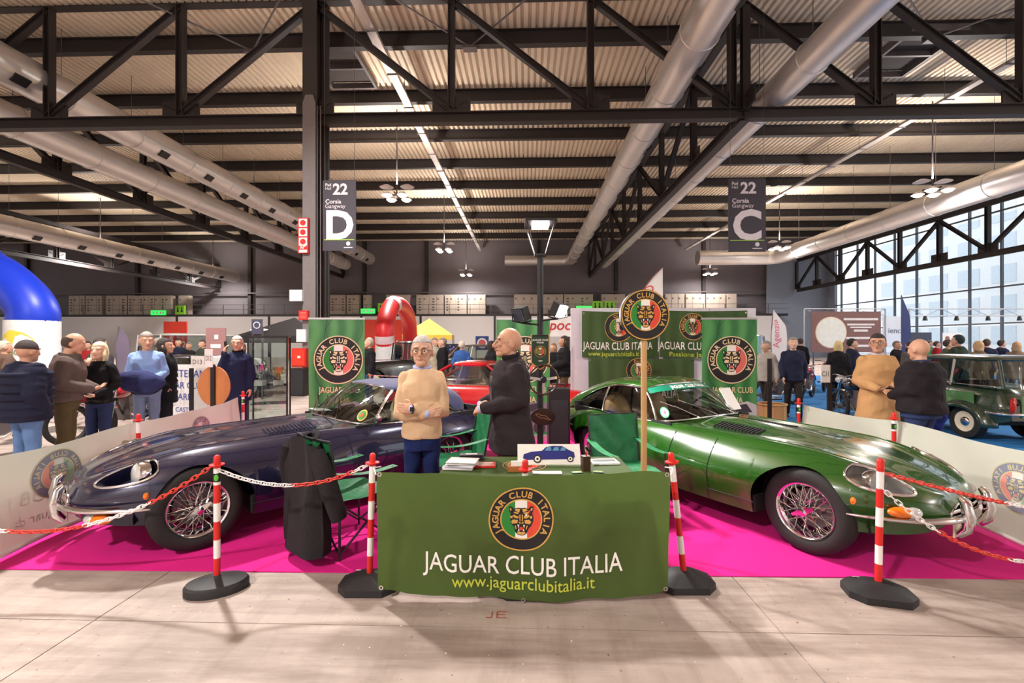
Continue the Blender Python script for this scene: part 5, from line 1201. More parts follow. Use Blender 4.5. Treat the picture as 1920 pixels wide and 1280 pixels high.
# stand number posts
def number_post(label, px, top, d, num, sx, sy, spx, wood=None):
    t = thing('number_post', label, 'sign post', cw((px - 960) / FPX * d, d, 0), YAW); zt = CAMH + (HORIZ - top) / FPX * d
    m = MB(); m.box((0, 0, zt / 2), (.055, .03, zt)); m.build('post', M_BLACK, t); m = MB(); m.box((0, 0, .01), (.3, .3, .02)); m.build('foot_plate', M_BLACK, t)
    if num:
        w, h = spx[0] / FPX * d, spx[1] / FPX * d; c = ((sx - px) / FPX * d, -.03, CAMH + (HORIZ - sy) / FPX * d)
        m = MB(); m.box(c, (w, .01, h)); pl = m.build('number_plate', M_WHITE, t); m = MB(); put_text(m, num, Matrix.Translation((c[0], -.037, c[2] - .035)) @ RX90, .10, bold=.01, width=w * .72); m.build('lettering', mat('text_grey', (90, 90, 96), .6), pl, None)
    if wood:
        m = MB(); m.prism([(.235 * math.cos(a), .29 * math.sin(a)) for a in np.linspace(0, 2 * PI, 41)[:-1]], .02, Matrix.Translation((0, .04, CAMH + (HORIZ - wood) / FPX * d)) @ RX90); m.build('wooden_disc', mat('disc_wood', (196, 122, 72), .5, 0, .25, 5, stretch=(1.5, 1, .25)), t)
number_post('black post with an oval wooden disc behind the left barrier', 399, 683, 6.6, 'D12', 394, 671, (15, 34), 724)
number_post('thin post with the white plate D13 left of the wooden disc', 359, 690, 7.0, 'D13', 373, 678, (24, 22))
number_post('black post with the white plate C11 by the right barrier', 1555, 685, 6.4, 'C11', 1545, 700, (17, 33))
number_post('plain black post behind the bonnet of the green car', 1443, 672, 7.0, None, 0, 0, (1, 1))
# ================================================================== PEOPLE
TMP = bpy.data.scenes.new('workshop')
def tmp_graph():
    with bpy.context.temp_override(scene=TMP, view_layer=TMP.view_layers[0]):
        dg = bpy.context.evaluated_depsgraph_get()
    dg.update(); return dg
def remesh(mb, voxel, smooth=4, fac=.6):
    """fuse overlapping closed pieces into one continuous surface"""
    me = mb.mesh('blank'); o = bpy.data.objects.new('blank', me); TMP.collection.objects.link(o)
    m = o.modifiers.new('r', 'REMESH'); m.mode = 'VOXEL'; m.voxel_size = voxel; m.use_smooth_shade = True
    if smooth: s = o.modifiers.new('s', 'SMOOTH'); s.factor = fac; s.iterations = smooth
    dg = tmp_graph()
    out = bpy.data.meshes.new_from_object(o.evaluated_get(dg), depsgraph=dg)
    bpy.data.objects.remove(o); bpy.data.meshes.remove(me); out.materials.clear()
    out.polygons.foreach_set('use_smooth', [True] * len(out.polygons))
    return out
def limb(mb, pts, rs, n=12, flat=1.0):
    pts = [Vector(p) for p in pts]
    a, b = (pts[0] - pts[1]).normalized(), (pts[-1] - pts[-2]).normalized()
    P_ = [pts[0] + a * rs[0] * .95, pts[0] + a * rs[0] * .6] + pts + [pts[-1] + b * rs[-1] * .6, pts[-1] + b * rs[-1] * .95]
    mb.tube(P_, [rs[0] * .3, rs[0] * .8] + list(rs) + [rs[-1] * .8, rs[-1] * .3], n, flat=flat)
def loft(mb, secs, n=20, sq=2.3):
    """secs: (z, cy, rx, ry) from bottom to top; superellipse rings, capped"""
    vs = []
    for z, cy, rx, ry in secs:
        for k in range(n):
            a = 2 * PI * k / n; c, s = math.cos(a), math.sin(a)
            vs.append((math.copysign(abs(c) ** (2 / sq), c) * rx, cy + math.copysign(abs(s) ** (2 / sq), s) * ry, z))
    fs = [(i * n + k, i * n + (k + 1) % n, (i + 1) * n + (k + 1) % n, (i + 1) * n + k) for i in range(len(secs) - 1) for k in range(n)]
    mb.add(vs, fs + [tuple(range(n - 1, -1, -1)), tuple((len(secs) - 1) * n + k for k in range(n))])
TORSO = [(.84, .0, .160, .112), (.93, .008, .172, .122), (1.03, .0, .158, .114), (1.14, -.008, .158, .118), (1.27, -.006, .176, .126), (1.36, .0, .174, .114), (1.42, .006, .122, .088), (1.475, .012, .075, .066)]
SH, HIPJ = Vector((.176, .005, 1.378)), Vector((.092, .0, .90))
def hand(mb, w, dirv, palm, curl, s, k=1.0, thumb=1.0):
    """palm and five fingers from the wrist w along dirv; palm: normal the fingers curl towards; s: side"""
    d = Vector(dirv).normalized(); pn = Vector(palm); pn = (pn - d * pn.dot(d)).normalized(); x = d.cross(pn).normalized() * s
    w = Vector(w); pc = w + d * .045 * k
    limb(mb, [w, w + d * .03 * k, w + d * .075 * k], [.024 * k, .032 * k, .034 * k], 10, .62) if False else None
    Mx = Matrix((x, d, pn)).transposed(); mb.ball(pc, (.041 * k, .052 * k, .019 * k), 14, 10, M=Mx)
    for i, (off, ln) in enumerate(((-.030, .070), (-.010, .080), (.010, .076), (.029, .060))):
        b = w + d * .082 * k + x * off * k; pts = [b - d * .02]; ang = 0; q = b
        for j, f in enumerate((.45, .32, .23)):
            ang += curl * (.55, .8, .6)[j]; q = q + (d * math.cos(ang) + pn * math.sin(ang)) * ln * f * k; pts.append(q)
        limb(mb, pts, [.0092 * k, .0092 * k, .0085 * k, .0075 * k], 8)
    tb = w + d * .022 * k - x * .030 * k
    t1 = tb + (d * .55 - x * .62 * thumb + pn * .35) * .040 * k; t2 = t1 + (d * .8 - x * .15 + pn * .35) * .030 * k; t3 = t2 + (d * .85 + pn * .3) * .022 * k
    limb(mb, [tb, t1, t2, t3], [.013 * k, .0115 * k, .0100 * k, .0085 * k], 8)
POSES = {   # per side (left +x, right -x): elbow, wrist, hand direction, palm normal, curl
 'down': (((.235, .03, 1.12), (.245, -.03, .87), (0, -.12, -1), (-1, 0, 0), .35),) * 2,
 'pockets': (((.27, .06, 1.12), (.215, -.05, .93), (-.4, -.2, -1), (-1, 0, 0), .3),) * 2,
 'crossed': (((.225, -.045, 1.125), (-.060, -.225, 1.165), (-1, .05, .06), (0, 1, 0), .25), ((.225, -.045, 1.105), (-.045, -.195, 1.120), (-1, .10, .10), (0, 1, 0), .25)),
 'clasp': (((.245, .03, 1.14), (.075, -.255, 1.075), (-.75, -.45, -.15), (-.3, .6, -.6), .7), ((.245, .03, 1.14), (.065, -.235, 1.095), (-.8, -.40, -.10), (-.3, .6, -.6), .7)),
 'front': (((.245, .02, 1.13), (.115, -.255, 1.04), (-.6, -.7, .1), (0, .2, 1), .6), ((.245, .02, 1.13), (.115, -.255, 1.04), (-.6, -.7, .1), (0, .2, 1), .6)),
 'phone': (((.235, .03, 1.12), (.245, -.03, .87), (0, -.12, -1), (-1, 0, 0), .35), ((.235, -.12, 1.16), (.145, -.135, 1.47), (-.15, .05, 1), (-.8, .5, 0), .8)),
 'chin': (((.245, .03, 1.13), (.12, -.20, 1.00), (-.7, -.5, -.2), (0, .3, 1), .7), ((.22, -.10, 1.12), (.045, -.185, 1.40), (-.35, .05, .9), (0, 1, 0), .9)),
 'walk': (((.24, .10, 1.13), (.26, .08, .89), (0, -.1, -1), (-1, 0, 0), .4), ((.24, -.02, 1.12), (.23, -.16, .91), (0, -.4, -1), (-1, 0, 0), .4)),
}
def face_frame(yaw, pitch):
    c = Vector((0, .0, 1.53)); R = Matrix.Rotation(yaw, 3, 'Z') @ Matrix.Rotation(pitch, 3, 'X')
    dn = Vector((0, -.004, -.030))
    return lambda p: c + dn + R @ ((Vector(p) - c) * 1.12), R * 1.12
SKIN = [(206, 158, 132), (196, 146, 120), (214, 170, 146), (186, 136, 110)]
def cloth_mat(c, rough=.85, bump=.35, bs=14):
    return mat('cloth_%d_%d_%d_%g' % (*c, rough), c, rough, 0, .10, 7, bump=bump, bscale=bs, spec=.2)
def wrinkle(me, amp, seed=0):
    n = len(me.vertices); co = np.empty(n * 3); me.vertices.foreach_get('co', co); co = co.reshape(-1, 3); no = np.empty(n * 3); me.vertices.foreach_get('normal', no); no = no.reshape(-1, 3)
    x, y, z = co.T; s = seed * 1.7
    d = np.sin(26 * z + 9 * x + 5 * np.sin(7 * y + s) + s) * .5 + np.sin(41 * z - 17 * x + 8 * y + 2 * s) * .3 + np.sin(15 * x + 13 * z * np.sign(x) + s) * .4
    co += no * (amp * d)[:, None]; me.vertices.foreach_set('co', co.ravel()); me.update()
def person(label, r, d, rz, H=1.75, pose='down', top=(60, 60, 70), bottom=(50, 60, 90), skin=0, hair=('short', (90, 70, 55)), shoes=(40, 34, 32), topkind='jacket', hem=.84, g=.026, head=(0, 0), vox=.011, lean=0.0, fat=1.0, extra=None, stride=0.0, group=None, z0=0.0, wid=.88):
    t = thing('person', label, 'person', cw(r, d, z0), YAW + rz, group)
    K = H / 1.75; hi = vox < .010
    def fin(me):
        n = len(me.vertices); co = np.empty(n * 3); me.vertices.foreach_get('co', co); co = co.reshape(-1, 3)
        bl = np.clip((co[:, 2] - 1.44) / .06, 0, 1); co[:, 0] *= wid + (1 - wid) * bl
        co[:, 1] -= lean * np.maximum(0, co[:, 2] - .9); co *= K; me.vertices.foreach_set('co', co.ravel()); me.update(); return me
    M_S = mat('skin_%d' % skin, SKIN[skin], .5, 0, .06, 18)
    hf, HR = face_frame(*head); hb = lambda mb, c, rr, n=14, m=10: mb.ball(hf(c), rr, n, m, M=HR)
    pl, pr = POSES[pose]; arms = []
    for s, (e, w, hd, pn, cu) in ((1, pl), (-1, pr)):
        S = lambda v: Vector((v[0] * s, v[1], v[2])); arms.append((s, S(SH), S(e), S(w), S(hd), S(pn), cu))
    legs = [(s, Vector((s * .092, 0, .90)), Vector((s * .102, -.015 - s * stride * .5, .49)), Vector((s * .105, .03 - s * stride, .085 + (.05 if s * stride < 0 else 0)))) for s in (1, -1)]
    # ---- body
    b = MB(); loft(b, [(z, cy, rx * .93 * fat, ry * .93 * fat) for z, cy, rx, ry in TORSO])
    limb(b, [(0, .018, 1.44), hf((0, .006, 1.56))], [.058, .054], 14)
    hb(b, (0, .010, 1.655), (.076, .092, .098), 20, 14); hb(b, (0, -.022, 1.605), (.060, .070, .078), 18, 12); hb(b, (0, -.070, 1.554), (.034, .032, .027)); hb(b, (0, -.026, 1.676), (.066, .056, .056)); hb(b, (0, -.030, 1.570), (.055, .050, .034)); hb(b, (0, -.050, 1.585), (.050, .040, .030))
    b.tube([hf(p) for p in ((0, -.086, 1.660), (0, -.103, 1.640), (0, -.121, 1.616), (0, -.110, 1.606), (0, -.085, 1.606))], [.009, .011, .015, .014, .009], 8)
    for s in (1, -1):
        hb(b, (s * .012, -.098, 1.612), (.011, .012, .009), 8, 6); hb(b, (s * .034, -.072, 1.625), (.024, .020, .020), 10, 8); hb(b, (s * .030, -.082, 1.672), (.026, .012, .010), 10, 6)
        hb(b, (s * .078, .012, 1.628), (.011, .022, .034), 10, 8)
    hb(b, (0, -.088, 1.586), (.024, .012, .006), 10, 6); hb(b, (0, -.086, 1.575), (.021, .012, .007), 10, 6)
    for s, sh, e, w, hd, pn, cu in arms:
        limb(b, [sh, sh.lerp(e, .5), e, e.lerp(w, .35), w], [.052, .047, .040, .040, .026]); limb(b, [w, w + hd.normalized() * .03], [.026, .027], 10)
        hand(b, w, hd, pn, cu, s, 1.06)
    for s, h, k, a in legs:
        limb(b, [h, h.lerp(k, .5), k, k.lerp(a, .35), a], [.083, .072, .053, .056, .038], 14); limb(b, [a + Vector((0, .03, -.045)), a + Vector((s * .01, -.13, -.055))], [.035, .03], 8)
    bo = obj('body', fin(remesh(b, vox * .62 if hi else vox, 2 if hi else 3, .5)), M_S, t)
    # ---- garments
    M_T, M_B = cloth_mat(top, bump=.5 if topkind != 'puffer' else .25), cloth_mat(bottom, .9, .4, 18)
    c = MB(); secs = [(z, cy, (rx + g) * fat, (ry + g) * fat) for z, cy, rx, ry in TORSO if z > max(hem, .84) + .02]
    z0_, cy0, rx0, ry0 = secs[0]; rx0 = max(rx0, (.172 + g) * fat)
    if hem < .8: secs = [(hem, .01, (.205 + g) * fat, (.150 + g) * fat), ((hem + .9) / 2, .008, (.192 + g) * fat, (.138 + g) * fat)] + secs
    else: secs = [(hem, .006, rx0 * 1.0, max(ry0, .125 + g)), (hem + .03, .006, rx0 * 1.02, max(ry0, .128 + g))] + [q for q in secs if q[0] > hem + .05]
    loft(c, secs, 26)
    for s in (1, -1): limb(c, [(s * .035, .008, 1.452), (s * .10, .006, 1.425), (s * .168, .005, 1.378)], [.036, .046 + g * .3, .054 + g * .4], 12)
    for s, sh, e, w, hd, pn, cu in arms:
        cuff = w + (e - w).normalized() * .012
        if topkind == 'puffer':
            N = 7; pts = [sh.lerp(e, i / N) for i in range(N)] + [e.lerp(cuff, i / N) for i in range(N + 1)]
            limb(c, pts, [(.066 + g) * (1 - .02 * i) * (1.0 + .035 * (i % 2)) for i in range(len(pts))], 14)
        else: limb(c, [sh, sh.lerp(e, .3), sh.lerp(e, .7), e, e.lerp(cuff, .25), e.lerp(cuff, .6), cuff], [.058 + g * .8, .056 + g * .7, .057 + g * .7, .053 + g * .8, .055 + g * .7, .046 + g * .6, .034 + g * .55], 14)
    if topkind in ('jacket', 'coat', 'puffer'): c.tube([Vector((.074 * math.cos(a), .020 + .062 * math.sin(a), 1.475 + .016 * math.sin(a))) for a in np.linspace(0, 2 * PI, 21)[:-1]], .021, 8, closed=True)
    else: c.tube([Vector((.078 * math.cos(a), .014 + .066 * math.sin(a), 1.462 + .016 * math.sin(a))) for a in np.linspace(0, 2 * PI, 21)[:-1]], .013, 8, closed=True)
    if topkind == 'puffer':
        for k in range(6): z = hem + .08 + k * .095; c.tube([Vector(((.178 + g) * fat * math.cos(a), .004 + (.128 + g) * fat * math.sin(a), z)) for a in np.linspace(0, 2 * PI, 29)[:-1]], .020, 8, closed=True)
    me = remesh(c, max(vox, .009), 4); wrinkle(me, .0075 if topkind != 'puffer' else .002, len(label))
    nm = {'puffer': 'puffer_jacket', 'jacket': 'jacket', 'coat': 'overcoat', 'sweater': 'sweater', 'shirt': 'shirt'}[topkind]
    obj(nm, fin(me), M_T, t)
    c = MB(); loft(c, [(.80, .004, .176 * fat, .128 * fat), (.88, .008, .184 * fat, .136 * fat), (.96, .006, .178 * fat, .130 * fat), (1.02, .0, .168 * fat, .122 * fat)], 24)
    for s, h, k, a in legs:
        limb(c, [h + Vector((0, 0, -.02)), h.lerp(k, .5), k, k.lerp(a, .5), a + Vector((0, 0, -.015))], [.100 * fat, .088, .075, .070, .064], 16)
    me = remesh(c, max(vox, .009), 3); wrinkle(me, .006, len(label) + 3); obj('trousers', fin(me), M_B, t)
    for s, h, k, a in legs:
        c = MB(); limb(c, [a + Vector((0, .035, -.045)), a + Vector((s * .004, -.04, -.045)), a + Vector((s * .012, -.155, -.055))], [.042, .043, .036], 12, .8); c.box(a + Vector((s * .005, -.055, -.076)), (.085, .27, .018))
        obj('shoe', fin(remesh(c, max(vox, .010), 2)), mat('shoe_%d_%d_%d' % shoes, shoes, .5), t)
    # ---- hair
    kind, hc = hair; MH = mat('hair_%d_%d_%d' % hc, hc, .75, 0, .22, 60, bump=.6, bscale=90)
    if kind in ('short', 'long', 'cap', 'balding'):
        c = MB()
        def hp(u, v):
            th = PI * v; a = 2 * PI * u; return hf((.083 * math.sin(th) * math.cos(a), .012 + .103 * math.sin(th) * math.sin(a), 1.658 + .108 * math.cos(th)))
        def keep(u, v):
            a = 2 * PI * u; y = math.sin(PI * v) * math.sin(a); z = math.cos(PI * v)
            if kind == 'balding': return -.72 < z < .34 and y > -.10 + .5 * max(0, z)
            if kind == 'cap': return z > .05
            return (z > .40 and y < .2) or (y > -.12 and z > -.45) or (y > .3 and z > -.78) if kind == 'short' else (z > .46) or (y > -.25 and z > -.9)
        c.grid(hp, 40, 28, keep=keep, cu=True); me = c.mesh('hair')
        o = bpy.data.objects.new('hair', me); TMP.collection.objects.link(o); so = o.modifiers.new('t', 'SOLIDIFY'); so.thickness = .018 if kind != 'balding' else .003; so.offset = 1 if kind != 'balding' else 0
        sm = o.modifiers.new('s', 'SMOOTH'); sm.factor = .5; sm.iterations = 5
        dg = tmp_graph(); m2 = bpy.data.meshes.new_from_object(o.evaluated_get(dg), depsgraph=dg); bpy.data.objects.remove(o); bpy.data.meshes.remove(me)
        m2.polygons.foreach_set('use_smooth', [True] * len(m2.polygons)); ho = obj('hair' if kind != 'cap' else 'cap', fin(m2), MH, t)
        if kind == 'long':
            c = MB(); loft(c, [(1.44, .05, .060, .030), (1.50, .048, .084, .046), (1.58, .042, .092, .066), (1.66, .030, .086, .078)], 20); limb(c, [(.070, .0, 1.64), (.080, -.02, 1.56), (.072, -.02, 1.47)], [.022, .026, .018]); limb(c, [(-.070, .0, 1.64), (-.080, -.02, 1.56), (-.072, -.02, 1.47)], [.022, .026, .018])
            me = remesh(c, .009, 3); me.transform(Matrix.Translation((0, 0, 0))); obj('hair', fin(me), MH, t)
    if hi or vox < .0125:
        KV = lambda v: Vector((v.x, v.y - lean * max(0, v.z - .9), v.z)) * K
        for s in (1, -1):
            c = MB(); c.ball((0, 0, 0), (.0120, .0070, .0055), 10, 8, M=HR); o = c.build('eye', mat('eye_white', (225, 220, 215), .2), t, 180); o.location = KV(hf((s * .031, -.0835, 1.645))); o.scale = (K,) * 3
            c = MB(); c.ball((0, 0, 0), (.0052, .003, .0056), 8, 6, M=HR); i = c.build('iris', mat('iris_dark', (52, 40, 34), .2), o, 180); i.location = HR @ Vector((0, -.0062, 0))
            c = MB(); c.tube([hf((s * x, y, z)) for x, y, z in ((.013, -.098, 1.673), (.030, -.096, 1.677), (.049, -.084, 1.669))], [.003, .0042, .002], 6); me = c.mesh('eyebrow'); obj('eyebrow', fin(me), MH, t)
        c = MB(); c.tube([hf(p) for p in ((-.027, -.090, 1.5855), (-.011, -.100, 1.581), (0, -.1015, 1.580), (.011, -.100, 1.581), (.027, -.090, 1.5855))], [.0015, .0042, .0046, .0042, .0015], 6); obj('mouth', fin(c.mesh('mouth')), mat('lips', (176, 104, 92), .5), t)
    if extra:
        for e in extra: e(t, fin, hf, K, vox)
    return t
def glasses(rim=(40, 32, 30), r_=.0022):
    def f(t, fin, hf, K, vox):
        c = MB()
        for s in (1, -1):
            c.tube([hf((s * .032 + .025 * math.cos(a), -.104 + .012 * abs(math.cos(a)) * (1 if s * math.cos(a) > 0 else .1), 1.643 + .019 * math.sin(a))) for a in np.linspace(0, 2 * PI, 21)[:-1]], r_, 5, closed=True)
            c.tube([hf((s * .057, -.094, 1.648)), hf((s * .078, -.02, 1.645)), hf((s * .080, .018, 1.640))], r_, 5)
        c.tube([hf((-.008, -.105, 1.648)), hf((.008, -.105, 1.648))], r_, 5); obj('glasses', fin(c.mesh('glasses')), mat('glasses_%d' % rim[0], rim, .3), t)
    return f
def shirt_collar(col):
    def f(t, fin, hf, K, vox):
        c = MB(); c.tube([Vector((.068 * math.cos(a), .010 + .060 * math.sin(a), 1.488 + .012 * math.sin(a))) for a in np.linspace(0, 2 * PI, 25)[:-1]], .016, 8, closed=True)
        for s in (1, -1): c.prism([(s * .004, 0), (s * .05, .012), (s * .058, -.030), (s * .022, -.050)][::s], .010, Matrix.Translation((0, -.066, 1.478)) @ Matrix.Rotation(PI / 2 - .25, 4, 'X'))
        obj('shirt_collar', fin(remesh(c, .006, 1)), cloth_mat(col, .8, .1), t)
    return f
def cuffs(col, pose, w=.012):
    def f(t, fin, hf, K, vox):
        for s, q in ((1, POSES[pose][0]), (-1, POSES[pose][1])):
            e, wv = Vector(q[0]), Vector(q[1]); e.x *= s; wv.x *= s; dv = (e - wv).normalized()
            c = MB(); limb(c, [wv + dv * .012, wv - dv * .018], [.041, .037], 12); obj('shirt_cuff', fin(remesh(c, .007, 1)), cloth_mat(col, .8, .1), t)
    return f
def watch(pose):
    def f(t, fin, hf, K, vox):
        e, wv = Vector(POSES[pose][0][0]), Vector(POSES[pose][0][1]); dv = (wv - e).normalized(); c = MB(); q = wv + dv * .018
        c.lathe([(.036, -.010), (.039, 0), (.036, .010)], 16, Matrix.Translation(q) @ dv.to_track_quat('Z', 'Y').to_matrix().to_4x4()); c.box(q + Vector((0, -.040, .004)), (.034, .012, .034)); obj('wristwatch', fin(c.mesh('wristwatch')), M_BLACK, t)
    return f
def plate(name, pts, col, off=.0, th=.012):
    """cloth panel lying on the front of the body: pts z0, z1, half widths, ease and girth"""
    def f(t, fin, hf, K, vox):
        zs_ = [q[0] for q in TORSO]; z0, z1, w0, w1, g, fat = pts
        def sf(u, v):
            z = z0 + (z1 - z0) * v; x = (2 * u - 1) * (w0 + (w1 - w0) * v)
            cy, rx, ry = (float(np.interp(z, zs_, [q[i] for q in TORSO])) for i in (1, 2, 3)); rx, ry = (rx + g) * fat, (ry + g) * fat
            return Vector((x, cy - ry * max(.0, 1 - (abs(x) / rx) ** 2.3) ** (1 / 2.3) - .001, z))
        c = MB(); c.grid(sf, 6, 20); me = c.mesh(name); me.polygons.foreach_set('use_smooth', [True] * len(me.polygons)); o = obj(name, fin(me), cloth_mat(col, .85, .2), t); so = o.modifiers.new('t', 'SOLIDIFY'); so.thickness = .010; so.offset = 0
    return f
def held(name, c0, size, col, rot=(0, 0, 0), soft=False):
    def f(t, fin, hf, K, vox):
        from mathutils import Euler
        c = MB(); c.box(c0, size, M=Euler(rot).to_matrix())
        if soft:
            c = MB(); q0 = Vector(c0); rr = Euler(rot).to_matrix()
            for ax, az, sc in ((0, 0, .62), (-.30, .05, .45), (.30, -.02, .45), (-.22, -.40, .34), (.10, -.48, .36), (.28, -.34, .30)): c.ball(q0 + rr @ Vector((ax * size[0], (ax + az) * .15 * size[1], az * size[2])), [sc * v for v in size], 14, 10, M=rr)
            me = remesh(c, .012, 5); wrinkle(me, .008, len(name)); obj(name, fin(me), cloth_mat(col, .8, .6), t)
        else: obj(name, fin(c.mesh(name)), mat('held_%d_%d_%d' % col, col, .4), t)
    return f
def collar_up(col, h=.05, r_=.076):
    def f(t, fin, hf, K, vox):
        c = MB(); c.grid(lambda u, v: Vector(((r_ + .010 * v) * math.cos(2 * PI * u), .012 + (r_ - .006 + .010 * v) * math.sin(2 * PI * u), 1.462 + h * v * (1 + .25 * math.sin(2 * PI * u)))), 28, 3, cu=True)
        me = c.mesh('collar'); me.polygons.foreach_set('use_smooth', [True] * len(me.polygons)); o = obj('collar', fin(me), cloth_mat(col, .9, .2), t); so = o.modifiers.new('t', 'SOLIDIFY'); so.thickness = .012
    return f
HP = math.pi / 2
# the two men at the table
person('grey haired man in cream sweater with folded arms left of the table', -.735, 3.72, .12, 1.685, 'crossed', (206, 172, 138), (26, 38, 84), 0, ('short', (188, 182, 178)), (40, 34, 32), 'sweater', .90, .026, (-.08, .02), .0085, 0, 1.08,
       [glasses(), shirt_collar((170, 176, 220)), cuffs((176, 182, 224), 'crossed'), watch('crossed')], z0=CZ, wid=.80)
person('bald man in dark jacket turned sideways behind the table', -.01, 3.95, -HP + .30, 1.76, 'clasp', (46, 38, 42), (104, 78, 62), 1, ('bald', (110, 90, 80)), (40, 34, 32), 'jacket', .70, .034, (-.12, .0), .0085, .02, 1.08,
       [glasses((150, 140, 130), .0016), collar_up((34, 30, 34), .062, .078), plate('inner_sweater', (.88, 1.34, .02, .045, .030, 1.08), (84, 78, 80)), cuffs((176, 182, 224), 'clasp')], z0=CZ)
# onlookers on the left
person('man in navy puffer jacket and flat cap seen from behind at far left', -5.50, 5.15, PI - .25, 1.66, 'pockets', (30, 32, 52), (92, 122, 168), 1, ('cap', (58, 46, 46)), (50, 40, 36), 'puffer', .80, .055, (.2, .1), .0115, 0, 1.22)
person('man in brown bomber jacket looking down beside the puffer jacket man', -5.62, 5.72, PI - 1.0, 1.76, 'front', (92, 78, 74), (84, 72, 50), 1, ('balding', (70, 52, 44)), (50, 40, 36), 'jacket', .90, .046, (.1, .30), .0115, .06, 1.02)
person('blonde woman in black top and jeans holding her chin', -5.66, 6.24, .10, 1.64, 'chin', (26, 24, 28), (44, 54, 92), 2, ('long', (232, 214, 172)), (40, 34, 32), 'sweater', .86, .020, (.15, .0), .0115, 0, .95,
       [held('red_purse', (-.04, -.28, .96), (.12, .05, .08), (150, 24, 34)), held('belt', (0, .0, .90), (.365, .27, .04), (20, 18, 20))])
person('grey haired man in light blue shirt carrying a navy jacket', -5.60, 6.98, .45, 1.79, 'front', (132, 158, 206), (118, 134, 168), 0, ('short', (150, 140, 134)), (60, 44, 36), 'shirt', .93, .024, (.35, .12), .0115, .03, 1.10,
       [held('jacket_over_arm', (0, -.31, 1.05), (.46, .22, .24), (44, 48, 90), (0, .12, 0), True), held('belt_bag', (0, -.12, .93), (.34, .16, .13), (30, 30, 48), (0, 0, 0), True)])
person('person in black quilted coat behind the man in the light blue shirt', -5.72, 7.5, PI / 2 + .4, 1.70, 'pockets', (24, 24, 28), (30, 30, 36), 1, ('long', (46, 36, 34)), (30, 28, 28), 'puffer', .66, .04, (0, 0), .014)
person('white haired man in navy coat talking on a phone by the cabinet', -4.62, 7.65, .15, 1.74, 'phone', (30, 34, 62), (34, 40, 66), 0, ('short', (205, 200, 196)), (40, 34, 32), 'coat', .66, .034, (.25, .0), .0115, 0, 1.05, [glasses(), collar_up((20, 20, 26), .05), held('phone', (-.135, -.10, 1.60), (.02, .07, .13), (24, 24, 28), (.2, 0, 0))])
# onlookers on the right
person('man in camel overcoat holding a dark phone behind the right barrier', 4.86, 6.05, -.30, 1.75, 'front', (190, 146, 100), (206, 180, 136), 1, ('short', (48, 40, 38)), (60, 44, 36), 'coat', .62, .038, (-.45, .0), .0115, 0, 1.10,
       [glasses(), plate('jumper', (.95, 1.36, .055, .06, .022, 1.10), (206, 184, 164)), held('phone', (0, -.33, 1.06), (.13, .07, .018), (36, 28, 28)), shirt_collar((190, 196, 220))])
person('heavy bald man in black sweater seen from behind at right', 4.76, 5.30, PI + .35, 1.68, 'front', (34, 28, 32), (44, 56, 92), 1, ('bald', (110, 90, 80)), (40, 34, 32), 'sweater', .86, .045, (-.2, .12), .0115, 0, 1.34,
       [held('blue_jacket', (-.32, -.10, .86), (.22, .36, .52), (36, 50, 128), (0, .15, 0), True), collar_up((60, 66, 96), .03, .078)])
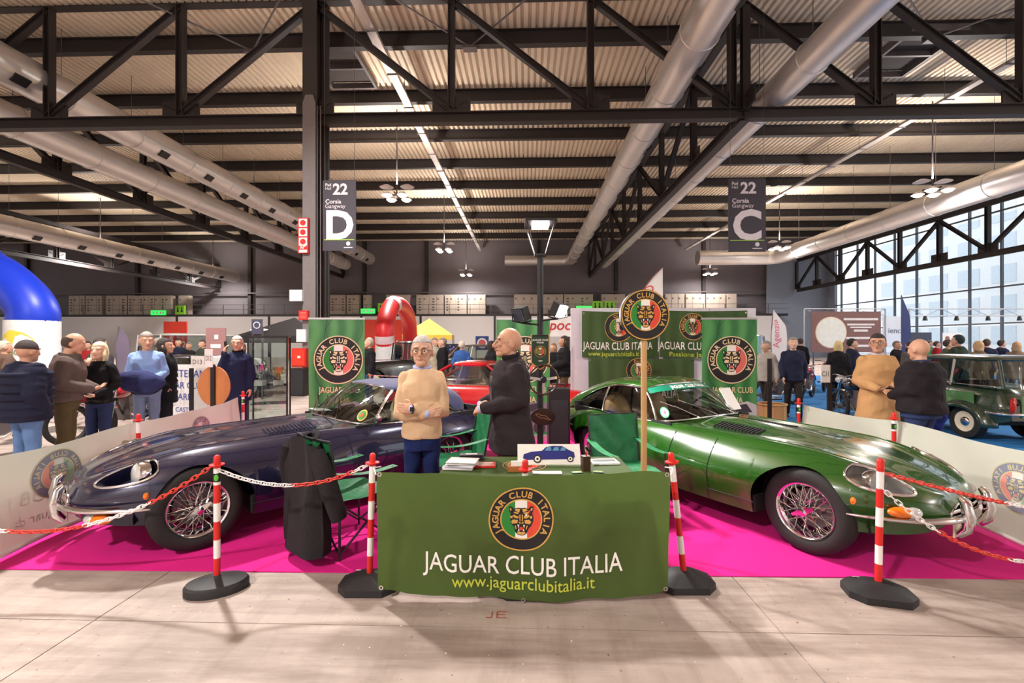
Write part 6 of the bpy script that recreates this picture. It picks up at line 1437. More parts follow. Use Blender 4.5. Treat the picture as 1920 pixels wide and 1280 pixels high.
# ================================================================== BEHIND THE STAND
def D(px, d, z=0.0): return cw((px - 960) / FPX * d, d, z)
def simple_wheel(parent, x, y, R, s, wall, hubm):
    w = bpy.data.objects.new('wheel', None); COL.objects.link(w); w.parent = parent; w.location = (x, y, R); w.rotation_euler = (-PI / 2 * s, 0, 0)
    m = MB(); m.lathe([(R * .60, -.07), (R * .8, -.08), (R * .96, -.07), (R, -.03), (R, .03), (R * .96, .07), (R * .8, .08), (R * .62, .07)], 28); m.build('tyre', M_TYRE, w, 50)
    m = MB(); m.lathe([(R * .62, .06), (R * .60, .072), (R * .50, .06), (R * .30, .05), (0, .05)], 28); m.build('wheel_disc', wall, w, 50)
    m = MB(); m.lathe([(R * .30, .045), (R * .27, .07), (R * .15, .088), (0, .092)], 20); m.build('hub_cap', hubm, w, 50)
def classic_car(name, label, loc, rz, paint, L=4.2, W=1.6, belt=.80, hood=.80, roof=1.27, trunk=.80, cab=(.55, .05, -.95, -1.6), wy=.66, ry=.50, R=.31, axle=(1.3, -1.2), low=.24, wall=None, roofm=None, wagon=False, group=None):
    t = thing(name, label, 'car', loc, rz, group); h = L / 2; w = W / 2
    K = dict(zc=[(h, low + .28), (h - .06, hood - .16), (h - .35, hood - .03), (cab[0] + .1, hood + .03), (cab[0] - .3, belt), (cab[3] + .2, belt), (cab[3] - .1, trunk), (-h + .25, trunk - .05), (-h + .05, trunk - .18), (-h, trunk - .28)],
             yf=[(h, w * .62), (h - .1, w * .72), (h - .5, w * .80), (0, w * .86), (-h + .5, w * .80), (-h, w * .62)],
             zf=[(h, low + .27), (h - .06, hood - .18), (h - .35, hood - .05), (cab[0], hood - .02), (cab[0] - .4, belt - .01), (cab[3] + .2, belt - .01), (cab[3] - .1, trunk - .02), (-h + .25, trunk - .07), (-h + .05, trunk - .20), (-h, trunk - .29)],
             ym=[(h, w * .80), (h - .1, w * .90), (h - .5, w * .98), (0, w), (-h + .5, w * .98), (-h + .1, w * .90), (-h, w * .78)],
             zm=[(h, low + .2), (0, .52), (-h, low + .3)], yb=[(h, w * .78), (h - .2, w * .9), (0, w * .93), (-h + .2, w * .9), (-h, w * .76)],
             zb=[(h, low + .08), (h - .3, low), (0, low - .02), (-h + .3, low), (-h, low + .1)], bul=[(h, .5), (-h, .5)])
    B = Body(K, [(axle[0], R + .05, R + .03, R), (axle[1], R + .05, R + .02, R)], h, -h)
    mb = B.shell([], lambda x, y, z: False, 12, 16)
    for x in (h, -h):
        a = B.sec(x); ring = [(x, p[0], p[1]) for p in a[::4]] + [(x, -p[0], p[1]) for p in a[::-4]]; mb.add(ring, [tuple(range(len(ring)))])
    bo = mb.build('body', paint, t, 180); weld(bo); bo.data.polygons.foreach_set('use_smooth', [True] * len(bo.data.polygons)); bo.data.set_sharp_from_angle(angle=math.radians(50))
    # greenhouse: rounded loops from belt to roof
    def loop(x0, x1, yy, n=40, e=5):
        out = []
        for i in range(n):
            a = 2 * PI * i / n; c, s = math.cos(a), math.sin(a)
            out.append(((x0 + x1) / 2 + (x0 - x1) / 2 * math.copysign(abs(c) ** (2 / e), c), yy * math.copysign(abs(s) ** (2 / e), s)))
        return out
    lo, hi_ = loop(cab[0], cab[3], wy), loop(cab[1], cab[2], ry); n = len(lo); gz = belt - .03; tz = roof - .09
    m = MB(); m.add([(x, y, gz) for x, y in lo] + [(x, y, tz) for x, y in hi_], [(i, (i + 1) % n, n + (i + 1) % n, n + i) for i in range(n)]); m.build('glasshouse', M_GLASS, t, 60)
    m = MB(); vs = []; fs = []
    for k, (sc_, z) in enumerate(((1.0, tz - .012), (1.02, tz + .015), (.93, roof - .035), (.6, roof - .008), (.0, roof))):
        for x, y in hi_: cx = (cab[1] + cab[2]) / 2; vs.append((cx + (x - cx) * sc_, y * sc_, z))
    for k in range(4):
        for i in range(n): fs.append((k * n + i, k * n + (i + 1) % n, (k + 1) * n + (i + 1) % n, (k + 1) * n + i))
    m.add(vs, fs); m.build('roof', roofm or paint, t, 70)
    for sy in (1, -1):
        mid = [(cab[0] * .99, cab[1]), ((cab[0] + cab[3]) / 2 - .1, (cab[1] + cab[2]) / 2 - .1), (cab[3] * .99, cab[2])]
        for k, (xa, xb) in enumerate(mid):
            ya = wy * (.84 if k != 1 else 1.0); yb = ry * (.86 if k != 1 else 1.0)
            m = MB(); m.tube([(xa - (.04 if k == 0 else (-.04 if k == 2 else 0)), sy * ya, gz), (xb, sy * yb, tz + .01)], .024 if k != 1 else .018, 8); m.build('window_pillar', paint if k != 1 else M_CHROME, t)
        m = MB(); m.tube([(cab[0] - .1, sy * wy * 1.0, belt), (cab[3] + .1, sy * wy * 1.0, belt)], .009, 6); m.build('belt_trim', M_CHROME, t)
        m = MB(); m.lathe([(0, .035), (.05, .025), (.075, .0), (.085, -.01)], 16, Matrix.Translation((h - .05, sy * w * .68, hood - .20)) @ Matrix.Rotation(PI / 2, 4, 'Y')); m.build('headlamp', M_CLEARL, t, 60)
        m = MB(); m.ball((-h + .01, sy * w * .72, trunk - .24), (.03, .05, .07), 10, 8); m.build('tail_lamp', MATS['tail_red'], t, 60)
        m = MB(); y = B.side_y(.0, belt - .12) if False else w * .99; m.beam((cab[3] * .35, sy * (y - .01), belt - .12), (cab[3] * .35 + .12, sy * (y - .01), belt - .12), .02, .02); m.build('door_handle', M_CHROME, t)
        for xl in (cab[0] - .15, cab[3] * .42):
            m = MB(); m.tube([(xl, sy * (B.side_y(xl, z) + .001), z) for z in np.linspace(low + .06, belt - .06, 8)], .005, 4); m.build('shut_line', M_DARK, t)
        for xa in axle: simple_wheel(t, xa, sy * (w - .12), R, sy, wall or mat('disc_silver', (170, 168, 168), .4, .5), M_CHROME)
    for x, s in ((h + .03, 1), (-h - .03, -1)):
        m = MB(); m.tube(catmull([(x - s * .30, -w * .96, low + .2), (x - s * .06, -w * .86, low + .2), (x, 0, low + .2), (x - s * .06, w * .86, low + .2), (x - s * .30, w * .96, low + .2)], 5), .032, 8, flat=.8); m.build('bumper', M_CHROME, t, 60)
    m = MB(); m.box((h + .005, 0, low + .30), (.02, w * .9, .14)); m.build('grille', M_DARK, t)
    m = MB(); m.box((0, 0, low + .03), (L * .8, W * .78, .1)); m.box(((cab[0] + cab[3]) / 2, 0, belt - .10), (.12, W * .6, .3)); m.build('underbody', M_DARK, t, None)
    return t
# red coupe behind the men and other cars further back
classic_car('red_coupe', 'shiny red classic coupe parked behind the two men', D(925, 9.4), YAW - .28, paintmat('red_car_paint', (176, 16, 22)), 4.3, 1.62, .80, .78, 1.26, .80, (.62, .02, -.75, -1.55), .68, .52)
classic_car('vintage_car', 'dark grey classic saloon far behind between the men', D(905, 18.3), YAW + .2, paintmat('grey_car_paint', (62, 58, 60)), 4.4, 1.7, .95, .98, 1.55, .92, (.55, .25, -1.0, -1.55), .66, .54, R=.35)
classic_car('vintage_car', 'small black vintage car with cream wheels by the red arch', D(752, 15.6), YAW - 2.4, paintmat('black_car_paint', (24, 22, 24)), 3.6, 1.4, 1.0, 1.02, 1.68, .95, (.15, .05, -1.15, -1.45), .58, .52, R=.37, wall=mat('cream_disc', (220, 206, 180), .5))
classic_car('white_van', 'white classic van far behind the number plates on the left', D(385, 17), YAW + 1.2, paintmat('white_van_paint', (222, 220, 216)), 4.2, 1.7, 1.15, 1.0, 1.95, 1.15, (1.3, 1.0, -1.9, -2.0), .74, .68, wagon=True)
classic_car('classic_sedan', 'dark low classic car left behind the white club panel', D(372, 13.2), YAW + .5, paintmat('dark_car_paint', (50, 48, 56)), 4.2, 1.6, .78, .76, 1.28, .78)
classic_car('classic_sedan', 'pale blue classic van far behind right of the roll-up banner', D(1400, 20), YAW + 1.0, paintmat('pale_blue_paint', (130, 190, 205)), 4.2, 1.7, 1.1, 1.0, 1.95, 1.1, (1.3, 1.0, -1.9, -2.0), .74, .68)
# green estate at right
P_DG, P_LG = paintmat('estate_dark_green', (38, 54, 40)), paintmat('estate_light_green', (74, 116, 70))
rw = Vector((7.72, 7.75)); hd_ = Vector((.03, .99955)); left_ = Vector((-.99955, .03)); ctr = rw + hd_ * .95 - left_ * .56
es = classic_car('vintage_estate_car', 'small two-tone green vintage estate car on the blue carpet', cw(ctr.x, ctr.y, .008), math.atan2(hd_.y, hd_.x) + YAW, P_DG, 3.25, 1.26, .92, .86, 1.42, .93, (.35, .12, -1.42, -1.58), .60, .55, R=.285, axle=(1.0, -.95), low=.30, wall=mat('cream_disc', (220, 206, 180), .5))
for s in (1, -1):
    for xa in (1.0, -.95):
        m = MB(); m.grid(lambda u, v, xa=xa, s=s: Vector((xa + (.50 - .10 * (2 * v - 1) ** 2) * math.cos(PI * u), s * (.44 + .27 * v + .0), .285 + (.40 - .12 * max(0, 2 * v - 1) ** 2) * math.sin(PI * u) - .03)), 18, 8); o = m.build('wing', P_DG, es, 60); so = o.modifiers.new('t', 'SOLIDIFY'); so.thickness = .02
    m = MB(); m.box((0, s * .62, .30), (1.1, .14, .03)); m.build('running_board', M_DARK, es)
    m = MB(); m.box((-.55, s * .632, .66), (1.25, .012, .28)); m.build('side_panel', P_LG, es)
    m = MB(); m.ball((-1.655, s * .50, .62), (.03, .045, .10), 10, 8); m.build('rear_lamp', MATS['tail_red'], es)
m = MB(); m.box((-1.63, 0, .62), (.02, .7, .34)); m.build('rear_panel', P_LG, es)
bcp = MB(); q = [cw(4.6, 6.2), cw(12.5, 6.2), cw(26, 22), cw(9.0, 22)]; bcp.prism([(p.x, p.y) for p in q], .006); tag(bcp.build('blue_carpet', mat('blue_carpet', (24, 120, 190), .95, 0, .06, 40), None, None), 'bright blue carpet of the neighbouring stand on the right', 'carpet')
# motorcycles
def motorcycle(label, px, d, rz, paint, group):
    t = thing('motorcycle', label, 'motorcycle', D(px, d, .007), YAW + rz, group)
    for x in (.68, -.68):
        w = bpy.data.objects.new('wheel', None); COL.objects.link(w); w.parent = t; w.location = (x, 0, .32)
        m = MB(); m.tube([(.28 * math.cos(a), 0, .28 * math.sin(a)) for a in np.linspace(0, 2 * PI, 33)[:-1]], .042, 8, closed=True); m.build('tyre', M_TYRE, w, 60)
        m = MB()
        for k in range(18): a = 2 * PI * k / 18; m.tube([(0, .02 * (1 if k % 2 else -1), 0), (.25 * math.cos(a), 0, .25 * math.sin(a))], .003, 4, cap=False)
        tag(m.build('spokes', M_CHROME, w), kind='stuff'); m = MB(); m.lathe([(.0, -.05), (.05, -.05), (.05, .05), (0, .05)], 12, RX90); m.build('hub', M_STEELR, w)
        m = MB(); m.grid(lambda u, v, x=x: Vector((x + .35 * math.cos(.35 + 2.0 * u + (.3 if x < 0 else .1)), (v - .5) * .12, .32 + .35 * math.sin(.35 + 2.0 * u + (.3 if x < 0 else .1)))), 10, 3); o = m.build('mudguard', paint, t, 60); so = o.modifiers.new('t', 'SOLIDIFY'); so.thickness = .006
    m = MB(); m.tube([(.50, 0, .80), (.15, 0, .40), (-.30, 0, .36), (-.30, 0, .68), (.40, 0, .78)], .02, 6); m.tube([(-.3, 0, .5), (-.68, 0, .32)], .02, 6); m.build('frame', M_BLACK, t)
    for s in (1, -1):
        m = MB(); m.tube([(.68, s * .07, .32), (.48, s * .07, .90)], .018, 8); m.build('fork_leg', M_CHROME, t)
        m = MB(); m.tube([(.15, s * .10, .42), (-.1, s * .13, .27), (-.85, s * .14, .32)], [.022, .026, .036], 8); m.build('exhaust_pipe', M_CHROME, t)
    m = MB(); m.ball((.20, 0, .80), (.28, .13, .12), 14, 10, M=Matrix.Rotation(.12, 3, 'Y')); m.build('fuel_tank', paint, t, 60)
    m = MB(); m.ball((-.35, 0, .76), (.36, .12, .065), 14, 8); m.build('seat', M_BLACK, t, 60)
    m = MB(); m.box((.0, 0, .42), (.34, .22, .22)); m.box((.05, 0, .60), (.16, .15, .20)); m.build('engine', M_STEELR, t, None)
    m = MB(); m.tube([(.38, -.34, .98), (.46, -.2, .98), (.50, 0, .93), (.46, .2, .98), (.38, .34, .98)], .013, 6); m.build('handlebar', M_CHROME, t)
    m = MB(); m.lathe([(.0, .10), (.07, .09), (.09, 0), (.07, -.09), (0, -.12)], 14, Matrix.Translation((.60, 0, .86)) @ Matrix.Rotation(PI / 2, 4, 'Y')); m.build('headlamp', M_CLEARL, t, 60)
M_MR = paintmat('moto_red', (150, 20, 28)); M_MB = paintmat('moto_black', (28, 28, 32))
for px, d, rz, pm_, lab in ((1458, 11.6, .5, M_MB, 'dark motorcycle behind the walking man in grey jacket'), (1478, 14.5, .7, M_MR, 'red motorcycle behind the plate C11, leftmost of the row'), (1512, 13.0, .8, M_MR, 'red motorcycle nearest the plate C11 on the blue carpet'), (1548, 15.5, .9, M_MR, 'red motorcycle farthest back on the blue carpet'), (1588, 13.8, .9, M_MB, 'black motorcycle between the blonde woman and the camel coat'), (1616, 8.7, 1.5, M_MB, 'black motorcycle right behind the camel coat man')):
    motorcycle(lab, px, d, rz, pm_, 'motorcycles on the blue carpet')
for px, d, rz, pm_, lab in ((15, 6.6, 1.2, M_MR, 'red scooter like motorcycle at the left edge behind the barrier'), (90, 8.2, -1.2, M_MB, 'dark motorcycle behind the man in the brown jacket'), (240, 7.9, -1.3, M_MR, 'red motorcycle behind the blonde woman'), (325, 10.2, .6, M_MR, 'red motorcycle before the white club panel')):
    motorcycle(lab, px, d, rz, pm_, 'motorcycles behind the left barrier')
# trophy cabinet
t = thing('display_cabinet', 'tall glass display cabinet with black frame behind the blue car', 'cabinet', D(506, 8.9), YAW + .35)
cw_, cd_, ch_ = .66, .50, 1.76
for sx in (-1, 1):
    for sy in (-1, 1): m = MB(); m.box((sx * cw_ / 2, sy * cd_ / 2, ch_ / 2), (.03, .03, ch_)); m.build('frame_post', M_BLACK, t)
for z, th in ((.04, .08), (ch_ - .02, .04)): m = MB(); m.box((0, 0, z), (cw_ + .04, cd_ + .04, th)); m.build('frame_panel', M_BLACK, t)
for z in (.45, .80): m = MB(); m.box((0, 0, z), (cw_ - .04, cd_ - .04, .008)); m.build('glass_shelf', glass('shelf_glass', (215, 235, 232), .12), t)
for sx, sy, a, b in ((0, -1, cw_, .006), (0, 1, cw_, .006), (-1, 0, .006, cd_), (1, 0, .006, cd_)): m = MB(); m.box((sx * cw_ / 2, sy * cd_ / 2, ch_ / 2), (a if a > .1 else .006, b if b > .1 else .006, ch_ - .1)); m.build('glass_pane', glass('cabinet_glass', (240, 245, 244), .05), t)
CABM = t.matrix_basis.copy()
for k, (x, y, z, sc_, col, lab) in enumerate(((-.16, -.05, .804, 1.0, (200, 200, 205), 'silver trophy cup standing left in the glass cabinet'), (.15, .0, .804, .85, (205, 150, 60), 'gold trophy cup standing right in the glass cabinet'))):
    tr = thing('trophy_cup', lab, 'trophy', CABM @ Vector((x, y, z)), YAW, 'trophies in the display cabinet'); mt = mat('trophy_metal_%d' % k, col, .15, 1.0)
    m = MB(); m.box((0, 0, .05 * sc_), (.16 * sc_, .16 * sc_, .10 * sc_)); m.build('plinth', mat('trophy_marble', (225, 220, 215), .3), tr)
    m = MB(); m.lathe([(0, .10), (.05, .10), (.02, .14), (.015, .18), (.05, .21), (.09, .28), (.11, .38), (.115, .40), (.105, .40), (.08, .29), (.04, .22), (0, .21)], 20, Matrix.Scale(sc_, 4)); m.build('cup', mt, tr, 50)
    for s in (1, -1): m = MB(); m.tube([(s * .10 * sc_, 0, .36 * sc_), (s * .16 * sc_, 0, .34 * sc_), (s * .15 * sc_, 0, .27 * sc_), (s * .07 * sc_, 0, .25 * sc_)], .008, 6); m.build('handle', mt, tr)
# flat boards and posters
def board(name, label, cat, px, py, d, w, h, col, lines=(), rot=0.0, legs=True, discs=(), floor=False, th=.03, rough=.6, bars=()):
    q = P(px, py, d); t = thing(name, label, cat, (q.x, q.y, 0), YAW + rot); z = q.z
    m = MB(); m.box((0, 0, z), (w, th, h)); m.build('board_panel', mat('board_%d_%d_%d' % col, col, rough, 0, .06, 3), t)
    for k, (dx, dz, r_, c) in enumerate(discs): m = MB(); m.lathe([(0, 0), (r_, 0), (r_, .004), (0, .004)], 32, Matrix.Translation((dx, -th / 2 - .001 - .005 * k, z + dz)) @ RX90); m.build('printed_disc', mat('disc_%d_%d_%d' % c, c, .6), t)
    for dx, dz, bw, bh in bars: m = MB(); m.box((dx, -th / 2 - .004, z + dz), (bw, .006, bh)); m.build('printed_line', mat('print_line_cream', (246, 234, 226), .6), t)
    for tx, dx, dz, sz, c, sh in lines:
        m = MB(); put_text(m, tx, Matrix.Translation((dx, -th / 2 - .012, z + dz)) @ RX90, sz, bold=.008, shear=sh); m.build('lettering', mat('ink_%d_%d_%d' % c, c, .6), t, None)
    if legs:
        for s in (-1, 1): m = MB(); m.box((s * w * .46, .03, (z - h / 2) / 2 + .1), (.04, .04, z - h / 2 + .2)); m.build('board_leg', M_STEELR, t)
    return t
board('club_board', 'white panel with blue veteran car club lettering behind the barrier', 'panel', 352, 733, 8.4, .86, .98, (232, 230, 232), [('VETERAN', .02, .26, .19, (70, 76, 150), 0), ('CAR CLUB', .02, .05, .17, (70, 76, 150), 0), ('CARD', -.08, -.16, .17, (70, 76, 150), 0), ('CAST', -.10, -.38, .12, (70, 76, 150), 0)], -.2)
board('wall_sign', 'white board with red slanted lettering behind the lantern post', 'sign', 1048, 612, 14, .95, .62, (236, 230, 228), [('epoca', .0, -.10, .44, (200, 40, 48), .25)])
board('round_poster', 'blue poster with a white round badge far behind the bald man', 'poster', 904, 643, 21.5, .62, .66, (44, 66, 130), [], 0, True, [(0, 0, .24, (226, 222, 226)), (0, 0, .17, (200, 90, 90))])
board('light_screen', 'dark screen with blue light dots far behind the men', 'screen', 850, 660, 20.5, .9, .75, (30, 32, 56), [], 0, True, [(random.uniform(-.35, .35), random.uniform(-.3, .3), .03 + .02 * random.random(), (140, 130, 220)) for _ in range(14)])
board('brown_stand_banner', 'large brown banner with a cream round emblem on the right stand', 'banner', 1586, 622, 18, 2.75, 1.62, (134, 92, 84), [], 0, True, [(-.60, -.02, .62, (240, 206, 170)), (-.60, -.02, .585, (246, 238, 222))], bars=[(.58, .50, 1.36, .085), (.58, .29, 1.08, .07), (.58, .18, .84, .055), (.58, .05, .55, .085), (.62, -.24, 1.24, .085), (.68, -.55, 1.10, .085)])
board('white_wall_banner', 'white banner with grey letters right of the brown banner', 'banner', 1676, 622, 19, .9, 1.3, (236, 238, 240), [('ienc', 0, -.05, .32, (120, 124, 130), 0)])
board('poster_board', 'white board with small pictures far right of the blue flag', 'poster', 1785, 640, 16, .75, .62, (230, 228, 226), [], .1, True, [(-.2, .1, .09, (150, 90, 70)), (.15, .12, .08, (70, 90, 120)), (.0, -.14, .08, (190, 150, 110))])
board('dark_stand_panel', 'dark grey screens under the white truss at right', 'panel', 1727, 640, 20, .9, .8, (70, 72, 82))
board('red_white_banner', 'pinkish banner with red lettering behind the phone man', 'banner', 405, 640, 12, .52, .72, (150, 110, 110), [], bars=[(.02, .12, .10, .12), (0, -.12, .26, .10)])
board('steering_wheel_poster', 'dark poster with a white steering wheel drawing on the back wall', 'poster', 482, 612, 13, .30, .42, (62, 62, 84), [], 0, True, [(0, .04, .10, (206, 206, 214)), (0, .04, .075, (62, 62, 84))])
# inflatable arches
def arch(name, label, path, r_, mats_, bands, wrap=None):
    t = thing(name, label, 'inflatable arch', (path[0][0], path[0][1], 0)); c = catmull(path, 7)
    m = MB(); n = 20
    m.tube(c, r_, n, mi=0); o = m.build('arch_tube', mats_[0], t, 60, True)
    for k, i in enumerate(bands):
        m = MB(); m.tube(c[i:i + 3], r_ + .012, n, cap=False); m.build('arch_band', mats_[1], t, 60, True)
    return t
M_IB = mat('inflatable_blue', (14, 52, 190), .4, 0, .05); M_IR = mat('inflatable_red', (214, 36, 40), .4, 0, .05)
a = D(62, 11); L_ = D(-420, 11.4)
blue_arch = arch('inflatable_arch', 'big blue inflatable arch with a white and yellow foot at far left', [(a.x, a.y, 0), (a.x, a.y, 1.2), (a.x, a.y, 2.0), (a.x, a.y, 2.4), (a.x - .35, a.y, 2.85), (a.x - 1.1, a.y + .05, 3.35), (a.x - 2.6, a.y + .2, 3.75), (L_.x, L_.y, 2.3), (L_.x, L_.y, 0)], .48, [M_IB, M_IB], [])
m = MB(); m.lathe([(.495, 0), (.495, 2.15)], 28, Matrix.Translation((a.x, a.y, 0))); m.build('foot_wrap', mat('arch_white', (226, 226, 228), .6), blue_arch, 60, True)
wr = lambda x, z, o=.5: Vector((a.x + o * math.sin(x / o), a.y - o * math.cos(x / o), z))
m = MB(); q = [(-.42, 1.50), (-.2, 1.80), (.0, 1.92), (.25, 1.86), (.42, 1.72), (.45, 1.25), (-.42, 1.25)]
m.add([wr(0, 1.5)] + [wr(*p) for p in sum([[((q[i][0] * (1 - k / 4) + q[(i + 1) % 7][0] * k / 4), (q[i][1] * (1 - k / 4) + q[(i + 1) % 7][1] * k / 4)) for k in range(4)] for i in range(7)], [])], [(0, i + 1, (i + 1) % 28 + 1) for i in range(28)]); m.build('yellow_logo', mat('logo_yellow', (232, 214, 70), .6), blue_arch, 60, True)
m = MB(); put_text(m, 'GIRO NOTTE', None, .19, bold=.008, width=.78, f=lambda x, y: wr(x + .03, y + 1.34, .51)); m.build('lettering', mat('logo_grey', (120, 120, 90), .6), blue_arch, None, True)
a, b = D(722, 18.0), D(768, 22.5)
ra = arch('inflatable_arch', 'red inflatable arch standing far behind the left banner', [(a.x, a.y, 0), (a.x, a.y, 1.3), (a.x, a.y, 2.3), ((a.x * 2 + b.x) / 3 - .1, (a.y * 2 + b.y) / 3, 3.2), ((a.x + 2 * b.x) / 3, (a.y + 2 * b.y) / 3, 3.2), (b.x, b.y, 2.4), (b.x, b.y, 0)], .36, [M_IR, mat('arch_print', (226, 200, 206), .6)], [9, 20])
m = MB(); m.lathe([(.375, .25), (.375, 1.55)], 24, Matrix.Translation((a.x, a.y, 0))); m.build('foot_wrap', MATS['arch_white'], ra, 60, True)
# feather flags
def feather(label, px, ptop, d, w, col, lines=(), lean=.10, edge=None, sail=False):
    q = D(px, d); t = thing('feather_flag', label, 'flag', q, YAW); H = CAMH + (HORIZ - ptop) / FPX * d; h0 = .75
    m = MB(); m.tube([(0, 0, 0), (0, 0, h0 + (H - h0) * .68)] + [(lean * 1.1 * k ** 1.7, 0, h0 + (H - h0) * (.68 + .32 * k)) for k in (.25, .5, .75, 1)] if sail else [(0, 0, 0), (0, 0, H * .7), (lean, 0, H)], .012, 6); m.build('flag_pole', M_STEELR, t); m = MB(); m.box((0, 0, .02), (.4, .4, .04)); m.build('flag_base', M_BLACK, t)
    def f(u, v, o=0): return Vector((lean * max(0, v - .6) * 2.0 + (u) * w * (math.sin(PI * min(1, .12 + .78 * v)) ** .6) * (1 if v < .75 else max(.05, (1 - v) / .25) ** .6), .015 * math.sin(8 * v) - o, h0 + (H - h0) * v))
    if sail:
        def f(u, v, o=0): x0 = lean * 1.1 * (max(0, v - .68) / .32) ** 1.7; return Vector((x0 + u * (lean * 1.1 + .02 - x0), .012 * math.sin(8 * v) - o, h0 + (H - h0) * v))
    m = MB(); m.grid(f, 6, 26); m.build('flag_cloth', mat('flag_%d_%d_%d' % col, col, .7, 0, .05, 4, trans=.2), t, 180)
    if edge: m = MB(); m.tube([f(0, v, .004) for v in np.linspace(0, 1, 20)], .012, 5); m.build('flag_edge', edge, t)
    for tx, v0, sz, c in lines: m = MB(); put_text(m, tx, None, sz, bold=.01, f=lambda x, y: f(.5 - y / w, v0 + x / (H - h0), .006)); m.build('lettering', mat('ink_%d_%d_%d' % c, c, .6), t, None)
feather('white feather flag with a red edge rising above the partition', 1199, 502, 11.5, .42, (232, 228, 226), [('O', .80, .30, (214, 90, 84))], .52, M_RED, True)
feather('white feather flag with pink lettering right of the partition', 1446, 580, 13, .45, (238, 232, 232), [('Agenzia', .62, .26, (226, 120, 150))], .05)
feather('slim dark blue feather flag on the right stand', 1690, 553, 14, .28, (52, 62, 110), [], .0)
feather('pale purple feather flag far left behind the blonde woman', 218, 612, 12, .36, (120, 108, 130), [], .06)
# tents
def tent(label, px, d, w, zt, zr, col, leg=True):
    t = thing('gazebo_tent', label, 'tent', D(px, d), YAW + .1); h = w / 2; mt = mat('tent_%d_%d_%d' % col, col, .7, 0, .05)
    m = MB(); m.add([(-h, -h, zt), (h, -h, zt), (h, h, zt), (-h, h, zt), (0, 0, zr)], [(0, 1, 4), (1, 2, 4), (2, 3, 4), (3, 0, 4)]); m.build('tent_roof', mt, t, None)
    for k, (a, b) in enumerate((((-h, -h), (h, -h)), ((h, -h), (h, h)), ((h, h), (-h, h)), ((-h, h), (-h, -h)))): m = MB(); m.add([(a[0], a[1], zt), (b[0], b[1], zt), (b[0], b[1], zt - .25), (a[0], a[1], zt - .25)], [(0, 1, 2, 3)]); m.build('tent_valance', mt, t, None)
    for sx in (-h, h):
        for sy in (-h, h): m = MB(); m.box((sx, sy, zt / 2), (.04, .04, zt)); m.build('tent_leg', M_STEELR, t)
    return t
tn = tent('black gazebo tent with a white logo left of the column', 552, 17.2, 2.9, 1.85, 2.55, (40, 36, 38))
m = MB(); m.prism([(.30 * math.cos(k), .11 * math.sin(k)) for k in np.linspace(0, 2 * PI, 25)[:-1]], .004, Matrix.Translation((-.75, -1.20, 2.06)) @ Matrix.Rotation(.45, 4, 'X')); m.build('tent_logo', M_PRINTW, tn)
tent('small yellow gazebo tent far behind the cream sweater man', 805, 25, 2.6, 2.0, 2.9, (232, 190, 70))
# light gantries on the right stands
def gantry(label, px0, px1, py, d):
    a, b = P(px0, py, d), P(px1, py, d); t = thing('light_gantry', label, 'gantry', (a.x, a.y, 0)); dv = (b - a); n = max(3, int(dv.length / .5)); up = Vector((0, 0, .24)); M_AL = mat('gantry_alu', (188, 190, 196), .35, .6)
    for o in (Vector((0, 0, 0)), up): m = MB(); m.tube([a + o, b + o], .022, 6); m.build('gantry_rail', M_AL, t, 60, True)
    for i in range(n):
        q0, q1 = a + dv * (i / n), a + dv * ((i + 1) / n); m = MB(); m.tube([q0 if i % 2 else q0 + up, q1 + up if i % 2 else q1], .010, 5); m.build('gantry_lacing', M_AL, t, 60, True)
    for p in (a, b): m = MB(); m.tube([(p.x, p.y, 0), p + up], .03, 8); m.build('gantry_leg', M_AL, t, 60, True)
    for i in range(1, n, 2): q = a + dv * (i / n); m = MB(); m.lathe([(0, .1), (.04, .1), (.07, -.06), (0, -.05)], 10, Matrix.Translation(q - Vector((0, 0, .1)))); m.build('spot_lamp', M_BLACK, t, 60, True)
gantry('aluminium light gantry above the brown banner', 1508, 1660, 590, 18.2)
gantry('aluminium light gantry at the right edge above the green estate car', 1705, 2000, 592, 15.5)
# loose barrier tape around the red coupe
t = thing('barrier_tape', 'red barrier tape stretched behind the two men', 'barrier tape', D(690, 11)); m = MB(); m.tube([D(690, 11, .83), D(790, 10.9, .80), D(900, 10.8, .83)], .028, 4, flat=.15); m.build('tape', M_POLER, t, None, True)
for px in (690, 900): m = MB(); q = D(px, 11); m.tube([q, q + Vector((0, 0, .86))], .02, 8); m.build('tape_post', M_BLACK, t, 60, True)
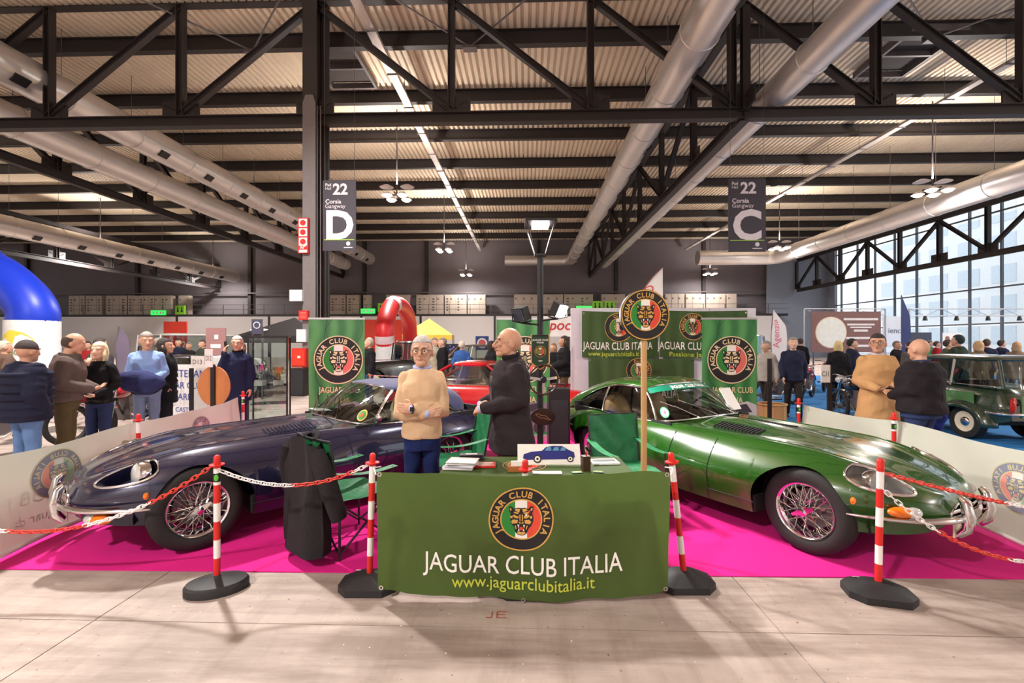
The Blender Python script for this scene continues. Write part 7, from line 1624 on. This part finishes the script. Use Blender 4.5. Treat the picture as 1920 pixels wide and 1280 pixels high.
# the crowd: a few built figures, the rest copies in other clothes
PR = []
for k, (pose, hair, kind, hem, st) in enumerate((('down', ('short', (70, 52, 42)), 'jacket', .82, 0), ('pockets', ('short', (120, 112, 106)), 'coat', .66, 0), ('walk', ('short', (48, 38, 34)), 'jacket', .82, .16), ('front', ('long', (92, 66, 46)), 'puffer', .80, 0), ('down', ('long', (214, 188, 130)), 'coat', .70, .06))):
    PR.append(dict(pose=pose, hair=hair, topkind=kind, hem=hem, stride=st))
built = {}
def crowd(label, k, px, d, rz, H, top, bottom, hair=None):
    g_ = 'visitors in the background'
    if k not in built:
        q = PR[k]; built[k] = person(label, (px - 960) / FPX * d, d, rz, 1.72, q['pose'], top, bottom, k % 4, hair and (q['hair'][0], hair) or q['hair'], (40, 36, 36), q['topkind'], q['hem'], .035, (0, 0), .017, 0, 1.05, None, q['stride'], g_); built[k].scale = (H / 1.72,) * 3
        return
    o = dup(built[k]); o.location = D(px, d); o.rotation_euler = (0, 0, YAW + rz); o.scale = (H / 1.72,) * 3; o['label'] = label
    for c in o.children:
        n = c.name.split('.')[0]; m_ = cloth_mat(top, bump=.5) if n in ('jacket', 'overcoat', 'puffer_jacket') else cloth_mat(bottom, .9, .4, 18) if n == 'trousers' else (mat('hair_%d_%d_%d' % hair, hair, .75, 0, .22, 60, bump=.6, bscale=90) if n == 'hair' and hair else None)
        if m_: c.material_slots[0].link = 'OBJECT'; c.material_slots[0].material = m_
NV, BK, GY, BR, RD, BL = (34, 38, 60), (28, 26, 30), (120, 116, 114), (92, 70, 54), (160, 36, 40), (60, 84, 130)
for a in (('man in grey jacket walking past the right roll-up banner', 2, 1437, 10.0, -1.2, 1.66, (176, 168, 160), (50, 44, 42), (150, 140, 134)),
          ('man in navy jacket walking by the motorcycles', 2, 1487, 9.6, -.4, 1.74, NV, (46, 40, 40), None),
          ('man in black jacket standing behind the walking man', 0, 1501, 16, 2.6, 1.76, BK, BL, None),
          ('blonde woman in black coat beside the motorcycles', 4, 1572, 11.0, 2.5, 1.66, BK, BK, None),
          ('dark haired man in navy coat beside the blonde woman', 0, 1598, 11.6, 1.2, 1.72, NV, NV, (36, 32, 32)),
          ('man in black puffer jacket behind the coupe by the partition', 3, 1058, 10.9, -1.5, 1.78, BK, BR, (58, 44, 38)),
          ('woman with brown hair right of the lantern post', 4, 1038, 12.4, -.6, 1.60, BK, BK, (150, 104, 70)),
          ('man in black jacket and jeans right of the left roll-up banner', 0, 692, 11.6, -1.0, 1.74, BK, BL, (170, 160, 150)),
          ('man in black leather jacket far behind the cream sweater man', 0, 830, 13.0, -1.3, 1.75, BK, (110, 96, 70), (130, 120, 112)),
          ('thin man in blue jeans far behind the grey haired man', 1, 815, 13.6, .8, 1.76, (170, 160, 140), BL, None),
          ('man in bright blue sweater seen from behind far off', 1, 866, 12.5, PI, 1.66, (54, 88, 150), BK, (206, 190, 176)),
          ('dark haired woman directly behind the bald man', 4, 922, 11.0, 2.0, 1.66, BK, BK, (42, 30, 28)),
          ('dark haired man in navy coat far left near the white van', 0, 334, 15, .4, 1.74, NV, NV, (30, 28, 28)),
          ('short man in black coat far left near the white van', 1, 354, 14.5, .2, 1.62, BK, BK, None),
          ('man in dark green jacket right of the white van', 0, 380, 14, -.4, 1.70, (60, 66, 58), BK, None),
          ('woman behind the phone man beside the cabinet', 4, 452, 10.5, -.3, 1.62, (60, 48, 46), BK, (84, 56, 44)),
          ('man in red sweater far behind the brown jacket man', 0, 163, 12.5, .3, 1.66, RD, NV, (60, 44, 38)),
          ('man in dark jacket left of the red sweater man', 1, 146, 14.0, .5, 1.66, BK, BK, None),
          ('grey haired visitor behind the blue shirt man', 1, 298, 9.6, 2.8, 1.72, (70, 66, 66), NV, (120, 110, 104)),
          ('visitor in dark coat just behind the blonde woman', 1, 188, 8.6, PI, 1.72, (52, 50, 60), BK, (60, 50, 46)),
          ('visitor in brown coat at the left edge behind the cap man', 1, 8, 8.8, PI - .4, 1.66, (96, 74, 64), BK, (190, 176, 160)),
          ('man with dark green hat behind the roof of the green estate car', 1, 1796, 10.4, PI + .3, 1.80, (46, 58, 48), BK, (24, 44, 44)),
          ('fair haired woman behind the green estate car roof', 4, 1834, 11.2, PI, 1.66, (110, 92, 70), BK, (206, 164, 120)),
          ('man in camouflage coloured jacket left of the hat wearer', 0, 1778, 12.8, 1.2, 1.70, (88, 86, 66), BK, None),
          ('dark haired visitor far right above the estate car', 0, 1850, 13.5, 2.2, 1.72, NV, BK, None),
          ('visitor in navy jacket near the right edge', 1, 1878, 15.0, 1.5, 1.70, NV, NV, (50, 40, 36)),
          ('visitor in red jacket below the posters at right', 0, 1757, 17, 1.0, 1.66, RD, BK, None),
          ('visitor in green jacket below the posters at right', 0, 1744, 19, .6, 1.68, (50, 120, 70), BK, None),
          ('visitor in dark coat between the camel coat and the blue flag', 1, 1682, 13.5, .4, 1.66, BK, BK, None),
          ('visitor in grey coat beside the blue flag', 4, 1706, 12.0, PI, 1.64, (92, 84, 84), BK, (70, 50, 42)),
          ('fair haired visitor at the far right edge', 4, 1906, 12.2, PI - .5, 1.64, (120, 100, 84), BK, (190, 150, 110)),
          ('visitor in black seen between the red arch and the sweater man', 0, 745, 24, 0, 1.72, BK, BL, None),
          ('visitor in white shirt far behind right of the red arch', 1, 796, 22, .5, 1.72, (206, 200, 196), BL, None),
          ('visitor in dark jacket far behind left of the red door', 0, 268, 20, .4, 1.74, (60, 50, 50), NV, None),
          ('visitor in black coat far off left of the club panel', 1, 312, 19, 0, 1.72, BK, BK, None)):
    crowd(*a)
